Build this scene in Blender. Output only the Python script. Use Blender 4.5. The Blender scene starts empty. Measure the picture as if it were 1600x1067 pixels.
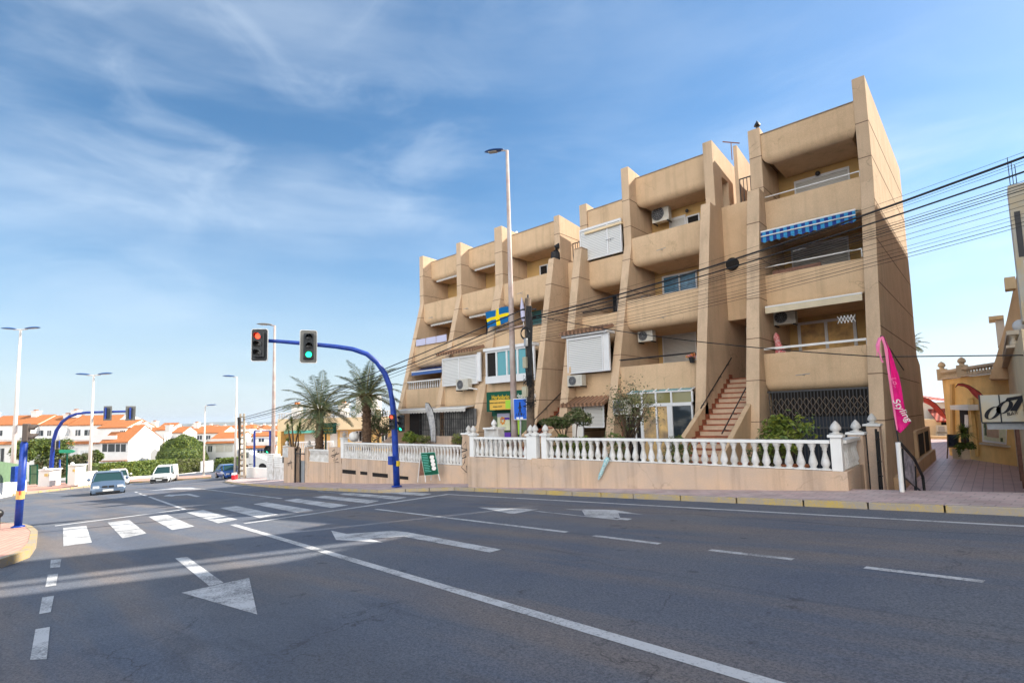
import bpy, math, random
from math import radians, sin, cos, pi, sqrt
from mathutils import Vector, Matrix
S = bpy.context.scene
COL = S.collection
# ------------------------------------------------------------------ camera, sky, sun
FPX, PITCH, ROLL, YAW, PPY = 827.8, radians(5.095), radians(-1.504), radians(42.163), 577.06
_f = Vector((-sin(YAW)*cos(PITCH), cos(YAW)*cos(PITCH), sin(PITCH)))
_r0 = Vector((cos(YAW), sin(YAW), 0)); _u0 = _r0.cross(_f)
_r = _r0*cos(ROLL)+_u0*sin(ROLL); _u = -_r0*sin(ROLL)+_u0*cos(ROLL)
cam = bpy.data.cameras.new('camera'); co = bpy.data.objects.new('camera', cam); COL.objects.link(co)
co.matrix_world = Matrix(((_r.x,_u.x,-_f.x,0),(_r.y,_u.y,-_f.y,0),(_r.z,_u.z,-_f.z,0),(0,0,0,1)))
cam.sensor_width = 36; cam.lens = FPX/1600*36; cam.shift_y = (PPY-533.5)/1600
cam.clip_start = .1; cam.clip_end = 30000
S.camera = co
SUN_AZ, SUN_EL = radians(60), radians(37.5)          # azimuth counted from +X towards +Y
w = bpy.data.worlds.new('World'); S.world = w; w.use_nodes = True
nt = w.node_tree; N = nt.nodes; L = nt.links; N.clear()
sky = N.new('ShaderNodeTexSky'); sky.sky_type = 'NISHITA'; sky.sun_disc = False
sky.sun_elevation = SUN_EL; sky.sun_rotation = pi/2-SUN_AZ
sky.altitude = 50; sky.air_density = 1.0; sky.dust_density = .35; sky.ozone_density = 2.6
tc = N.new('ShaderNodeTexCoord')
HORIZON = (3.9, 4.55, 5.1, 1); CLOUD = (5.7, 6.5, 7.3, 1); SKY_FILL = (23, 22.6, 21.5, 1)
def cloud(scale, rot, nscale, detail, lo, hi, dist):
    mp = N.new('ShaderNodeMapping'); mp.inputs['Scale'].default_value = scale; mp.inputs['Rotation'].default_value = rot
    L.new(tc.outputs['Generated'], mp.inputs['Vector'])
    no = N.new('ShaderNodeTexNoise'); no.inputs['Scale'].default_value = nscale; no.inputs['Detail'].default_value = detail
    no.inputs['Roughness'].default_value = .55; no.inputs['Distortion'].default_value = dist
    L.new(mp.outputs[0], no.inputs['Vector'])
    rr = N.new('ShaderNodeMapRange'); rr.inputs['From Min'].default_value = lo; rr.inputs['From Max'].default_value = hi
    rr.interpolation_type = 'SMOOTHSTEP'
    L.new(no.outputs['Fac'], rr.inputs['Value']); return rr.outputs[0]
c1 = cloud((.9,.9,4.2), (.10,.22,.5), 1.35, 6, .38, .74, .2)
c2 = cloud((.8,1.6,3.2), (0,.35,.9), 3.0, 12, .46, .80, .7)
c3 = cloud((.9,.9,2.0), (.3,0,.2), 1.1, 3, .36, .60, 0)
def mth(op, a, b):
    m = N.new('ShaderNodeMath'); m.operation = op; m.use_clamp = True
    for i, x in enumerate((a, b)):
        if isinstance(x, (int, float)): m.inputs[i].default_value = x
        else: L.new(x, m.inputs[i])
    return m.outputs[0]
fac = mth('MULTIPLY', mth('ADD', mth('MULTIPLY', c1, .54), mth('MULTIPLY', c2, .36)), mth('ADD', mth('MULTIPLY', c3, .75), .25))
hs = N.new('ShaderNodeHueSaturation'); hs.inputs['Saturation'].default_value = 1.18; hs.inputs['Hue'].default_value = .494
L.new(sky.outputs[0], hs.inputs['Color'])
def wmix(f, A, B):
    m = N.new('ShaderNodeMix'); m.data_type = 'RGBA'
    L.new(f, m.inputs['Factor'])
    for k, V in (('A', A), ('B', B)):
        if isinstance(V, tuple): m.inputs[k].default_value = V
        else: L.new(V, m.inputs[k])
    return m.outputs['Result']
def wramp(sock, a, b, c, d):
    r = N.new('ShaderNodeMapRange'); r.interpolation_type = 'SMOOTHSTEP'
    for k, v in zip(('From Min','From Max','To Min','To Max'), (a, b, c, d)): r.inputs[k].default_value = v
    L.new(sock, r.inputs['Value']); return r.outputs[0]
sx = N.new('ShaderNodeSeparateXYZ'); L.new(tc.outputs['Generated'], sx.inputs[0])
col = wmix(wramp(sx.outputs['Z'], -.02, .30, .78, 0), hs.outputs[0], HORIZON)           # pale haze low over the plain
mf = N.new('ShaderNodeMath'); mf.operation = 'MULTIPLY'; L.new(fac, mf.inputs[0]); L.new(wramp(sx.outputs['Z'], .30, .62, 1, .6), mf.inputs[1])
col = wmix(mf.outputs[0], col, CLOUD)
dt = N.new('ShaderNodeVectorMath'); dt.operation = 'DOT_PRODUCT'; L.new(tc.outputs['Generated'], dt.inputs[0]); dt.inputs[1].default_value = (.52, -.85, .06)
col = wmix(wramp(dt.outputs['Value'], .42, .86, 0, .9), col, SKY_FILL)                       # bright fill added to the unseen sky behind the view, lifts the shade
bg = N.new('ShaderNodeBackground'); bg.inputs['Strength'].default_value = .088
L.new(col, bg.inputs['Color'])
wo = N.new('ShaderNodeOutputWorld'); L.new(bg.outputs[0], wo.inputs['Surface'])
sl = bpy.data.lights.new('sun', 'SUN'); sl.energy = 5.0; sl.angle = radians(.55); sl.color = (1, .93, .80)
so = bpy.data.objects.new('sun', sl); COL.objects.link(so)
sd = Vector((cos(SUN_AZ)*cos(SUN_EL), sin(SUN_AZ)*cos(SUN_EL), sin(SUN_EL)))
so.rotation_euler = sd.to_track_quat('Z', 'Y').to_euler(); so.location = (0, 0, 60)
S.view_settings.view_transform = 'Standard'; S.view_settings.look = 'None'
S.view_settings.exposure = 1.0; S.view_settings.gamma = 1
S.cycles.max_bounces = 8
# ------------------------------------------------------------------ measuring helpers (eye at the origin)
def ray(x, y): return _f+_r*((x-800)/FPX)-_u*((y-PPY)/FPX)
def plane(x, y): return -1.53+.06165*x-.00799*y                    # the sloping street
def G(px, py, h=0.0):
    d = ray(px, py); t = (-1.53+h)/(d.z-.06165*d.x+.00799*d.y); return d*t
def onY(px, py, Y): d = ray(px, py); return d*(Y/d.y)
def onX(px, py, X): d = ray(px, py); return d*(X/d.x)
def onZ(px, py, Z): d = ray(px, py); return d*(Z/d.z)
def at(px, py, D): return ray(px, py)*D
def rectY(Y, x0, t, b, x1):                                        # left px, top py and bottom py at the left edge, right px
    p = onY(x0, t, Y); q = onY(x0, b, Y); r = onY(x1, t, Y); return p.x, r.x, q.z, p.z
RD = Vector((-.9898, .1282, -.06205)).normalized(); PD = Vector((.1285, .9917, 0))
def st(s, t, h=0.0):                                               # street frame: s down the road, t across it
    x = RD.x*s+.1285*t; y = RD.y*s+.9917*t; return Vector((x, y, plane(x, y)+h))
# ------------------------------------------------------------------ mesh builder
def wloc(o):
    v = Vector((0, 0, 0))
    while o is not None: v = v+o.location; o = o.parent
    return v
class MB:
    def __init__(s): s.v = []; s.f = []; s.m = []
    def add(s, vs, fs, m=0):
        n = len(s.v); s.v += [tuple(p) for p in vs]; s.f += [tuple(i+n for i in f) for f in fs]; s.m += [m]*len(fs); return s
    def box(s, x0, x1, y0, y1, z0, z1, m=0):
        x0, x1 = min(x0,x1), max(x0,x1); y0, y1 = min(y0,y1), max(y0,y1); z0, z1 = min(z0,z1), max(z0,z1)
        return s.add([(x0,y0,z0),(x1,y0,z0),(x1,y1,z0),(x0,y1,z0),(x0,y0,z1),(x1,y0,z1),(x1,y1,z1),(x0,y1,z1)],
                     [(0,3,2,1),(4,5,6,7),(0,1,5,4),(1,2,6,5),(2,3,7,6),(3,0,4,7)], m)
    def hexa(s, p, m=0):                                            # bottom ring (4), top ring (4)
        return s.add(p, [(0,3,2,1),(4,5,6,7),(0,1,5,4),(1,2,6,5),(2,3,7,6),(3,0,4,7)], m)
    def prism(s, poly, a, b, ax='x', m=0):
        n = len(poly)
        def P(p, t): return (t,p[0],p[1]) if ax == 'x' else (p[0],t,p[1]) if ax == 'y' else (p[0],p[1],t)
        vs = [P(p, a) for p in poly]+[P(p, b) for p in poly]
        return s.add(vs, [tuple(range(n))[::-1], tuple(range(n, 2*n))]+[(i,(i+1)%n,n+(i+1)%n,n+i) for i in range(n)], m)
    def tube(s, pts, r, n=8, m=0, cap=True):
        pts = [Vector(p) for p in pts]; R = r if isinstance(r, (list, tuple)) else [r]*len(pts); vs = []; fs = []
        up = Vector((0,0,1))
        for i, p in enumerate(pts):
            d = (pts[min(i+1,len(pts)-1)]-pts[max(i-1,0)]).normalized()
            if abs(d.dot(up)) > .98: a = Vector((1,0,0))
            else: a = up
            u = d.cross(a).normalized(); v = d.cross(u).normalized()
            for k in range(n):
                t = 2*pi*k/n; vs.append(p+(u*cos(t)+v*sin(t))*R[i])
        for i in range(len(pts)-1):
            for k in range(n):
                k2 = (k+1)%n; fs.append((i*n+k,i*n+k2,(i+1)*n+k2,(i+1)*n+k))
        if cap: fs.append(tuple(range(n))[::-1]); fs.append(tuple(range((len(pts)-1)*n, len(pts)*n)))
        return s.add(vs, fs, m)
    def lathe(s, prof, c, n=14, m=0):
        c = Vector(c); vs = []; fs = []
        for r, z in prof:
            for k in range(n): t = 2*pi*k/n; vs.append((c.x+r*cos(t), c.y+r*sin(t), c.z+z))
        for i in range(len(prof)-1):
            for k in range(n): k2 = (k+1)%n; fs.append((i*n+k,i*n+k2,(i+1)*n+k2,(i+1)*n+k))
        fs.append(tuple(range(n))[::-1]); fs.append(tuple(range((len(prof)-1)*n, len(prof)*n)))
        return s.add(vs, fs, m)
    def ball(s, c, r, n=12, m=0, sq=1.0):
        pr = [(max(r*sin(pi*i/(n//2+1)), 1e-4), -r*sq*cos(pi*i/(n//2+1))) for i in range(n//2+2)]
        return s.lathe(pr, c, n, m)
    def quad(s, a, b, c, d, m=0): return s.add([a,b,c,d], [(0,1,2,3)], m)
    def slab(s, pts, h, m=0):                                       # polygon top at pts, skirt down h
        n = len(pts); vs = [Vector(p) for p in pts]+[Vector(p)-Vector((0,0,h)) for p in pts]
        return s.add(vs, [tuple(range(n)), tuple(range(n,2*n))[::-1]]+[(i,n+i,n+(i+1)%n,(i+1)%n) for i in range(n)], m)
    def xf(s, M, i0=0):
        for i in range(i0, len(s.v)): s.v[i] = tuple(M @ Vector(s.v[i]))
        return s
    def build(s, name, mats, parent=None, local=False, smooth=False, bevel=0, kind=None, recalc=False):
        if not isinstance(mats, (list, tuple)): mats = [mats]
        off = Vector((0,0,0)) if (local or parent is None) else wloc(parent)
        me = bpy.data.meshes.new(name)
        me.from_pydata([(a-off.x, b-off.y, c-off.z) for a, b, c in s.v], [], s.f)
        for m in mats: me.materials.append(m)
        me.polygons.foreach_set('material_index', s.m)
        if smooth: me.polygons.foreach_set('use_smooth', [True]*len(s.f))
        me.update()
        if recalc or smooth == 'auto':
            import bmesh
            bm = bmesh.new(); bm.from_mesh(me); bmesh.ops.recalc_face_normals(bm, faces=bm.faces); bm.to_mesh(me); bm.free()
        o = bpy.data.objects.new(name, me); COL.objects.link(o)
        if smooth == 'auto':
            for e in me.edges: pass
            me.set_sharp_from_angle(angle=radians(38))
        if parent is not None: o.parent = parent
        if bevel:
            b = o.modifiers.new('bevel', 'BEVEL'); b.width = bevel; b.segments = 2; b.limit_method = 'ANGLE'; b.angle_limit = radians(40)
        if kind: o['kind'] = kind
        return o
def thing(name, label, cat, loc, group=None, rz=0.0):
    o = bpy.data.objects.new(name, None); COL.objects.link(o); o.location = loc; o.rotation_euler = (0, 0, rz)
    o.empty_display_size = .2
    return tag(o, label, cat, group)
def tag(o, label, cat, group=None):
    o['label'] = label; o['category'] = cat
    if group: o['group'] = group
    return o
def struct(o): o['kind'] = 'structure'; return o
def dup(o, loc=None, rz=None, label=None, parent=None):
    c = o.copy(); COL.objects.link(c)
    if parent is not None: c.parent = parent
    if loc is not None: c.location = loc
    if rz is not None: c.rotation_euler = (0, 0, rz)
    if label: c['label'] = label
    for ch in [k for k in bpy.data.objects if k.parent == o]: dup(ch, parent=c)
    return c
def text(s, size, M, mat, parent, name='lettering', ext=.004, shear=0, align='CENTER', sx=1.0):
    cu = bpy.data.curves.new(name, 'FONT'); cu.body = s; cu.size = size; cu.extrude = ext; cu.align_x = align; cu.align_y = 'CENTER'
    cu.shear = shear; cu.materials.append(mat)
    tmp = bpy.data.objects.new('tmp', cu); COL.objects.link(tmp); bpy.context.view_layer.update()
    me = bpy.data.meshes.new_from_object(tmp.evaluated_get(bpy.context.evaluated_depsgraph_get())); bpy.data.objects.remove(tmp)
    me.name = name; o = bpy.data.objects.new(name, me); COL.objects.link(o)
    o.parent = parent; off = wloc(parent)
    M2 = M.copy(); M2.translation = M.translation-off
    o.matrix_basis = M2 @ Matrix.Diagonal((sx,1,1,1))
    return o
def face_Y(x, y, z, rz=0.0):                                        # text facing -Y
    return Matrix.Translation((x,y,z)) @ Matrix.Rotation(rz,4,'Z') @ Matrix.Rotation(pi/2,4,'X')
# ------------------------------------------------------------------ materials
def M_(name, base, rough=.8, metal=0.0, var=.0, vscale=3.0, col2=None, fine=0.0, fscale=60, bump=0.0, bscale=80, streak=0.0, spec=.3, emit=None, coat=0.0, trans=0.0, rotz=0.0, crack=0.0):
    m = bpy.data.materials.new(name); m.use_nodes = True; n = m.node_tree.nodes; l = m.node_tree.links
    b = n['Principled BSDF']; b.inputs['Roughness'].default_value = rough; b.inputs['Metallic'].default_value = metal
    b.inputs['Specular IOR Level'].default_value = spec; b.inputs['Coat Weight'].default_value = coat
    if trans: b.inputs['Transmission Weight'].default_value = trans
    c = tuple(base)+(1,); b.inputs['Base Color'].default_value = c
    geo = n.new('ShaderNodeNewGeometry')
    cur = None
    def noise(scale, detail, vec=None, mp=None):
        t = n.new('ShaderNodeTexNoise'); t.inputs['Scale'].default_value = scale; t.inputs['Detail'].default_value = detail
        t.inputs['Roughness'].default_value = .6
        if mp:
            q = n.new('ShaderNodeMapping'); q.inputs['Scale'].default_value = mp; q.inputs['Rotation'].default_value = (0,0,rotz)
            l.new(geo.outputs['Position'], q.inputs['Vector']); l.new(q.outputs[0], t.inputs['Vector'])
        else: l.new(geo.outputs['Position'], t.inputs['Vector'])
        return t.outputs['Fac']
    def rng(sock, lo, hi, a, bb):
        r = n.new('ShaderNodeMapRange'); r.inputs['From Min'].default_value = lo; r.inputs['From Max'].default_value = hi
        r.inputs['To Min'].default_value = a; r.inputs['To Max'].default_value = bb; l.new(sock, r.inputs['Value']); return r.outputs[0]
    def mix(fac, A, B, mode='MIX'):
        x = n.new('ShaderNodeMix'); x.data_type = 'RGBA'; x.blend_type = mode
        if isinstance(fac, float): x.inputs['Factor'].default_value = fac
        else: l.new(fac, x.inputs['Factor'])
        for k, V in (('A', A), ('B', B)):
            if isinstance(V, tuple): x.inputs[k].default_value = V
            else: l.new(V, x.inputs[k])
        return x.outputs['Result']
    cur = c
    if var:
        c2 = tuple(col2)+(1,) if col2 else tuple(min(1, v*(1-var)) for v in base)+(1,)
        cur = mix(rng(noise(vscale, 5), .35, .68, 0, 1), c, c2)
    if streak:
        s_ = rng(noise(1, 6, mp=(3.2,3.2,.22)), .50, .72, 0, streak)
        cur = mix(s_, cur, tuple(v*.42 for v in base)+(1,))
    if crack:
        vo = n.new('ShaderNodeTexVoronoi'); vo.feature = 'DISTANCE_TO_EDGE'; vo.inputs['Scale'].default_value = .55
        va = n.new('ShaderNodeVectorMath'); va.operation = 'ADD'; nz = n.new('ShaderNodeTexNoise'); nz.inputs['Scale'].default_value = 1.8; nz.inputs['Detail'].default_value = 6
        l.new(geo.outputs['Position'], nz.inputs['Vector']); l.new(geo.outputs['Position'], va.inputs[0]); l.new(nz.outputs['Color'], va.inputs[1]); l.new(va.outputs[0], vo.inputs['Vector'])
        mm = n.new('ShaderNodeMath'); mm.operation = 'MULTIPLY'; l.new(rng(vo.outputs['Distance'], .0, .011, crack, 0), mm.inputs[0]); l.new(rng(noise(.45, 2), .50, .60, 0, 1), mm.inputs[1])
        cur = mix(mm.outputs[0], cur, tuple(v*.35 for v in base)+(1,))
        pt = rng(noise(.9, 2), .62, .66, 0, .22); cur = mix(pt, cur, tuple(min(1,v*1.18) for v in base)+(1,))        # patched repairs
    if fine:
        g_ = n.new('ShaderNodeVectorMath'); g_.operation = 'SCALE'
        cur = mix(rng(noise(fscale, 2), .3, .7, 0, fine), cur, tuple(v*.35 for v in base)+(1,))
        n.remove(g_)
    if not isinstance(cur, tuple): l.new(cur, b.inputs['Base Color'])
    if bump:
        bp = n.new('ShaderNodeBump'); bp.inputs['Strength'].default_value = bump; bp.inputs['Distance'].default_value = .02
        l.new(noise(bscale, 3), bp.inputs['Height']); l.new(bp.outputs[0], b.inputs['Normal'])
    if emit:
        b.inputs['Emission Color'].default_value = tuple(emit[:3])+(1,); b.inputs['Emission Strength'].default_value = emit[3]
    m['_'] = 1
    return m
def brickmat(name, c1, c2, mortar, sx, sy, ms=.02, rotz=0.0, rough=.85, vec='pos', bump=.3, offset=.5, dirt=.25):
    m = bpy.data.materials.new(name); m.use_nodes = True; n = m.node_tree.nodes; l = m.node_tree.links
    b = n['Principled BSDF']; b.inputs['Roughness'].default_value = rough; b.inputs['Specular IOR Level'].default_value = .3
    geo = n.new('ShaderNodeNewGeometry'); mp = n.new('ShaderNodeMapping'); mp.inputs['Rotation'].default_value = (0,0,rotz)
    l.new(geo.outputs['Position'], mp.inputs['Vector'])
    t = n.new('ShaderNodeTexBrick'); t.inputs['Scale'].default_value = 1; t.inputs['Brick Width'].default_value = sx
    t.inputs['Row Height'].default_value = sy; t.inputs['Mortar Size'].default_value = ms; t.offset = offset
    t.inputs['Color1'].default_value = tuple(c1)+(1,); t.inputs['Color2'].default_value = tuple(c2)+(1,); t.inputs['Mortar'].default_value = tuple(mortar)+(1,)
    l.new(mp.outputs[0], t.inputs['Vector'])
    no = n.new('ShaderNodeTexNoise'); no.inputs['Scale'].default_value = 1.7; no.inputs['Detail'].default_value = 8; l.new(geo.outputs['Position'], no.inputs['Vector'])
    r = n.new('ShaderNodeMapRange'); r.inputs['From Min'].default_value = .4; r.inputs['From Max'].default_value = .7; r.inputs['To Max'].default_value = dirt
    l.new(no.outputs['Fac'], r.inputs['Value'])
    x = n.new('ShaderNodeMix'); x.data_type = 'RGBA'; l.new(r.outputs[0], x.inputs['Factor']); l.new(t.outputs['Color'], x.inputs['A'])
    x.inputs['B'].default_value = tuple(v*.5 for v in mortar)+(1,)
    l.new(x.outputs['Result'], b.inputs['Base Color'])
    bp = n.new('ShaderNodeBump'); bp.inputs['Strength'].default_value = bump; bp.inputs['Distance'].default_value = .01; bp.invert = True
    l.new(t.outputs['Fac'], bp.inputs['Height']); l.new(bp.outputs[0], b.inputs['Normal'])
    return m
def asphalt():
    m = bpy.data.materials.new('asphalt'); m.use_nodes = True; n = m.node_tree.nodes; l = m.node_tree.links
    b = n['Principled BSDF']; b.inputs['Specular IOR Level'].default_value = .35
    geo = n.new('ShaderNodeNewGeometry')
    def noise(scale, detail, mp=None, rough=.6, dist=0):
        t = n.new('ShaderNodeTexNoise'); t.inputs['Scale'].default_value = scale; t.inputs['Detail'].default_value = detail
        t.inputs['Roughness'].default_value = rough; t.inputs['Distortion'].default_value = dist
        q = n.new('ShaderNodeMapping'); q.inputs['Rotation'].default_value = (0,0,radians(7.4)); q.inputs['Scale'].default_value = mp or (1,1,1)
        l.new(geo.outputs['Position'], q.inputs['Vector']); l.new(q.outputs[0], t.inputs['Vector']); return t.outputs['Fac']
    def rng(s, a, b_, c=0, d=1):
        r = n.new('ShaderNodeMapRange'); r.inputs['From Min'].default_value = a; r.inputs['From Max'].default_value = b_
        r.inputs['To Min'].default_value = c; r.inputs['To Max'].default_value = d; l.new(s, r.inputs['Value']); return r.outputs[0]
    def mix(f, A, B, mode='MIX'):
        x = n.new('ShaderNodeMix'); x.data_type = 'RGBA'; x.blend_type = mode
        if isinstance(f, float): x.inputs['Factor'].default_value = f
        else: l.new(f, x.inputs['Factor'])
        for k, V in (('A', A), ('B', B)):
            if isinstance(V, tuple): x.inputs[k].default_value = V
            else: l.new(V, x.inputs[k])
        return x.outputs['Result']
    c = mix(rng(noise(.35, 5), .35, .65), (.120,.140,.190,1), (.172,.180,.205,1))
    c = mix(rng(noise(1, 6, (.10,1.1,1)), .47, .66, 0, .75), c, (.245,.200,.175,1))            # worn brownish wheel paths along the lanes
    c = mix(rng(noise(1, 3, (.35,2.5,1), dist=.5), .63, .74, 0, .35), c, (.045,.045,.055,1))
    c = mix(rng(noise(48, 4, rough=.8), .42, .60, 0, .62), c, (.030,.035,.046,1))               # aggregate
    c = mix(rng(noise(130, 2), .62, .72, 0, .7), c, (.30,.30,.31,1))
    c = mix(rng(noise(2.3, 4), .66, .71, 0, .55), c, (.035,.035,.04,1))
    # hairline cracks
    v = n.new('ShaderNodeTexVoronoi'); v.feature = 'DISTANCE_TO_EDGE'; v.inputs['Scale'].default_value = .33
    q = n.new('ShaderNodeVectorMath'); q.operation = 'ADD'; nz = n.new('ShaderNodeTexNoise'); nz.inputs['Scale'].default_value = 2.2; nz.inputs['Detail'].default_value = 4
    l.new(geo.outputs['Position'], nz.inputs['Vector']); l.new(geo.outputs['Position'], q.inputs[0]); l.new(nz.outputs['Color'], q.inputs[1]); l.new(q.outputs[0], v.inputs['Vector'])
    crk = rng(v.outputs['Distance'], .0, .006, 1, 0)
    msk = rng(noise(.5, 2), .52, .6)
    mm = n.new('ShaderNodeMath'); mm.operation = 'MULTIPLY'; l.new(crk, mm.inputs[0]); l.new(msk, mm.inputs[1])
    mm2 = n.new('ShaderNodeMath'); mm2.operation = 'MULTIPLY'; l.new(mm.outputs[0], mm2.inputs[0]); mm2.inputs[1].default_value = .6
    c = mix(mm2.outputs[0], c, (.03,.03,.035,1))
    sep = n.new('ShaderNodeSeparateXYZ'); qq = n.new('ShaderNodeMapping'); qq.inputs['Rotation'].default_value = (0,0,radians(7.4)); l.new(geo.outputs['Position'], qq.inputs['Vector'])
    w2 = n.new('ShaderNodeVectorMath'); w2.operation = 'ADD'; nn = n.new('ShaderNodeTexNoise'); nn.inputs['Scale'].default_value = .5; l.new(geo.outputs['Position'], nn.inputs['Vector']); l.new(qq.outputs[0], w2.inputs[0]); l.new(nn.outputs['Color'], w2.inputs[1]); l.new(w2.outputs[0], sep.inputs[0])
    def band(y, wd, st_, colr):                                        # sealed joints and patch edges along the road
        a_ = n.new('ShaderNodeMath'); a_.operation = 'SUBTRACT'; l.new(sep.outputs['Y'], a_.inputs[0]); a_.inputs[1].default_value = y
        b_ = n.new('ShaderNodeMath'); b_.operation = 'ABSOLUTE'; l.new(a_.outputs[0], b_.inputs[0]); return mix(rng(b_.outputs[0], wd*.6, wd, st_, 0), c, colr)
    c = band(5.6, .03, .18, (.035,.035,.04,1)); c = band(2.1, .6, .22, (.06,.06,.07,1)); c = band(9.3, .03, .4, (.04,.04,.045,1))
    l.new(c, b.inputs['Base Color'])
    l.new(rng(noise(.6, 3), .3, .7, .62, .85), b.inputs['Roughness'])
    bp = n.new('ShaderNodeBump'); bp.inputs['Strength'].default_value = .55; bp.inputs['Distance'].default_value = .012
    l.new(noise(70, 4, rough=.7), bp.inputs['Height']); l.new(bp.outputs[0], b.inputs['Normal'])
    return m
def paint(name, col, wear=.5, lo=1.0, under=(.13,.13,.14)):
    m = bpy.data.materials.new(name); m.use_nodes = True; n = m.node_tree.nodes; l = m.node_tree.links
    b = n['Principled BSDF']; b.inputs['Roughness'].default_value = .7
    geo = n.new('ShaderNodeNewGeometry')
    def noise(s, d):
        t = n.new('ShaderNodeTexNoise'); t.inputs['Scale'].default_value = s; t.inputs['Detail'].default_value = d; t.inputs['Roughness'].default_value = .7
        l.new(geo.outputs['Position'], t.inputs['Vector']); return t.outputs['Fac']
    a = noise(38, 6); c = noise(1.6, 5)
    ad = n.new('ShaderNodeMath'); ad.operation = 'ADD'; l.new(a, ad.inputs[0]); l.new(c, ad.inputs[1])
    r = n.new('ShaderNodeMapRange'); r.inputs['From Min'].default_value = lo; r.inputs['From Max'].default_value = lo+.24; r.inputs['To Max'].default_value = wear
    l.new(ad.outputs[0], r.inputs['Value'])
    x = n.new('ShaderNodeMix'); x.data_type = 'RGBA'; l.new(r.outputs[0], x.inputs['Factor']); x.inputs['A'].default_value = tuple(col)+(1,); x.inputs['B'].default_value = tuple(under)+(1,)
    l.new(x.outputs['Result'], b.inputs['Base Color'])
    bp = n.new('ShaderNodeBump'); bp.inputs['Strength'].default_value = .35; bp.inputs['Distance'].default_value = .01
    l.new(noise(70, 4), bp.inputs['Height']); l.new(bp.outputs[0], b.inputs['Normal'])
    return m
T = {}
T['asphalt'] = asphalt()
T['paint'] = paint('road paint', (.55,.55,.56), .9, .955)
T['kerb'] = paint('yellow kerb paint', (.50,.35,.10), 1.0, .82, (.34,.29,.24))
T['kerbtop'] = M_('kerb concrete', (.36,.33,.30), .85, var=.3, vscale=2, fine=.4)
T['side'] = brickmat('pavement tiles', (.60,.43,.41), (.64,.51,.48), (.44,.35,.33), .30, .20, .012, radians(7.4), dirt=.45)
T['side2'] = brickmat('pink pavement tiles', (.62,.36,.28), (.55,.30,.24), (.36,.22,.18), .30, .15, .014, radians(20), dirt=.15)
T['alley'] = brickmat('alley tiles', (.55,.37,.36), (.60,.43,.41), (.33,.22,.22), .22, .22, .012, 0, rough=.42, offset=0, dirt=.3)
T['ground'] = M_('dusty ground', (.40,.34,.27), .95, var=.5, vscale=.3, col2=(.24,.23,.15), fine=.4, fscale=8)
T['stucco'] = M_('tan roughcast render', (.73,.52,.33), .92, var=.22, vscale=.9, col2=(.62,.43,.265), fine=.26, fscale=42, bump=.6, bscale=70, streak=.34, crack=.5)
T['stucco2'] = M_('grey tan render of the fins', (.70,.51,.345), .92, var=.2, vscale=.8, col2=(.60,.43,.285), fine=.26, fscale=42, bump=.6, bscale=70, streak=.36, crack=.5)
T['garden'] = M_('peach render', (.68,.48,.335), .9, var=.3, vscale=1.1, col2=(.54,.42,.34), fine=.28, fscale=50, bump=.4, bscale=60, streak=.6, crack=.4)
T['ochre'] = M_('ochre render', (.68,.44,.18), .9, var=.2, vscale=1.2, fine=.2, bump=.3)
T['orange'] = M_('orange yellow render', (.92,.62,.25), .9, var=.25, vscale=1, fine=.15, bump=.4, streak=.12)
T['cream'] = M_('cream render', (.80,.63,.40), .9, var=.15, vscale=.8, fine=.1, bump=.2)
T['white'] = M_('white paint', (.78,.77,.75), .6, var=.08, vscale=2)
T['whitewall'] = M_('whitewashed render', (.80,.78,.75), .9, var=.1, vscale=.6, fine=.1, bump=.2)
T['baluster'] = M_('white cast baluster', (.72,.71,.70), .75, var=.35, vscale=4, col2=(.50,.47,.43), fine=.12, fscale=30, bump=.3, bscale=40, streak=.25)
T['pvc'] = M_('white pvc', (.72,.72,.73), .4, var=.05, vscale=4)
T['shutter'] = M_('roller shutter', (.70,.69,.66), .55)
def slatted(name, base, period, ax='z', depth=.5):
    m = M_(name, base, .55); n = m.node_tree.nodes; l = m.node_tree.links; b = n['Principled BSDF']
    g = n.new('ShaderNodeNewGeometry'); wv = n.new('ShaderNodeTexWave'); wv.bands_direction = ax.upper(); wv.inputs['Scale'].default_value = .314/period
    l.new(g.outputs['Position'], wv.inputs['Vector'])
    bp = n.new('ShaderNodeBump'); bp.inputs['Strength'].default_value = depth; bp.inputs['Distance'].default_value = .02
    l.new(wv.outputs['Fac'], bp.inputs['Height']); l.new(bp.outputs[0], b.inputs['Normal'])
    x = n.new('ShaderNodeMix'); x.data_type = 'RGBA'; l.new(wv.outputs['Fac'], x.inputs['Factor']); x.inputs['A'].default_value = tuple(v*.62 for v in base)+(1,); x.inputs['B'].default_value = tuple(base)+(1,)
    l.new(x.outputs['Result'], b.inputs['Base Color']); return m
T['slats'] = slatted('roller shutter slats', (.66,.64,.60), .055)
T['finesl'] = slatted('fine white slats', (.74,.74,.73), .075, depth=.5)
def stripes(name, ca, cb, period, ax='X'):
    m = M_(name, ca, .8); n = m.node_tree.nodes; l = m.node_tree.links; b = n['Principled BSDF']
    g = n.new('ShaderNodeNewGeometry'); wv = n.new('ShaderNodeTexWave'); wv.bands_direction = ax; wv.inputs['Scale'].default_value = .314/period
    l.new(g.outputs['Position'], wv.inputs['Vector']); r = n.new('ShaderNodeMath'); r.operation = 'GREATER_THAN'; r.inputs[1].default_value = .5; l.new(wv.outputs['Fac'], r.inputs[0])
    x = n.new('ShaderNodeMix'); x.data_type = 'RGBA'; l.new(r.outputs[0], x.inputs['Factor']); x.inputs['A'].default_value = tuple(ca)+(1,); x.inputs['B'].default_value = tuple(cb)+(1,)
    l.new(x.outputs['Result'], b.inputs['Base Color']); return m
T['awnblue'] = stripes('blue striped awning', (.015,.045,.22), (.04,.26,.50), .22)
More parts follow.
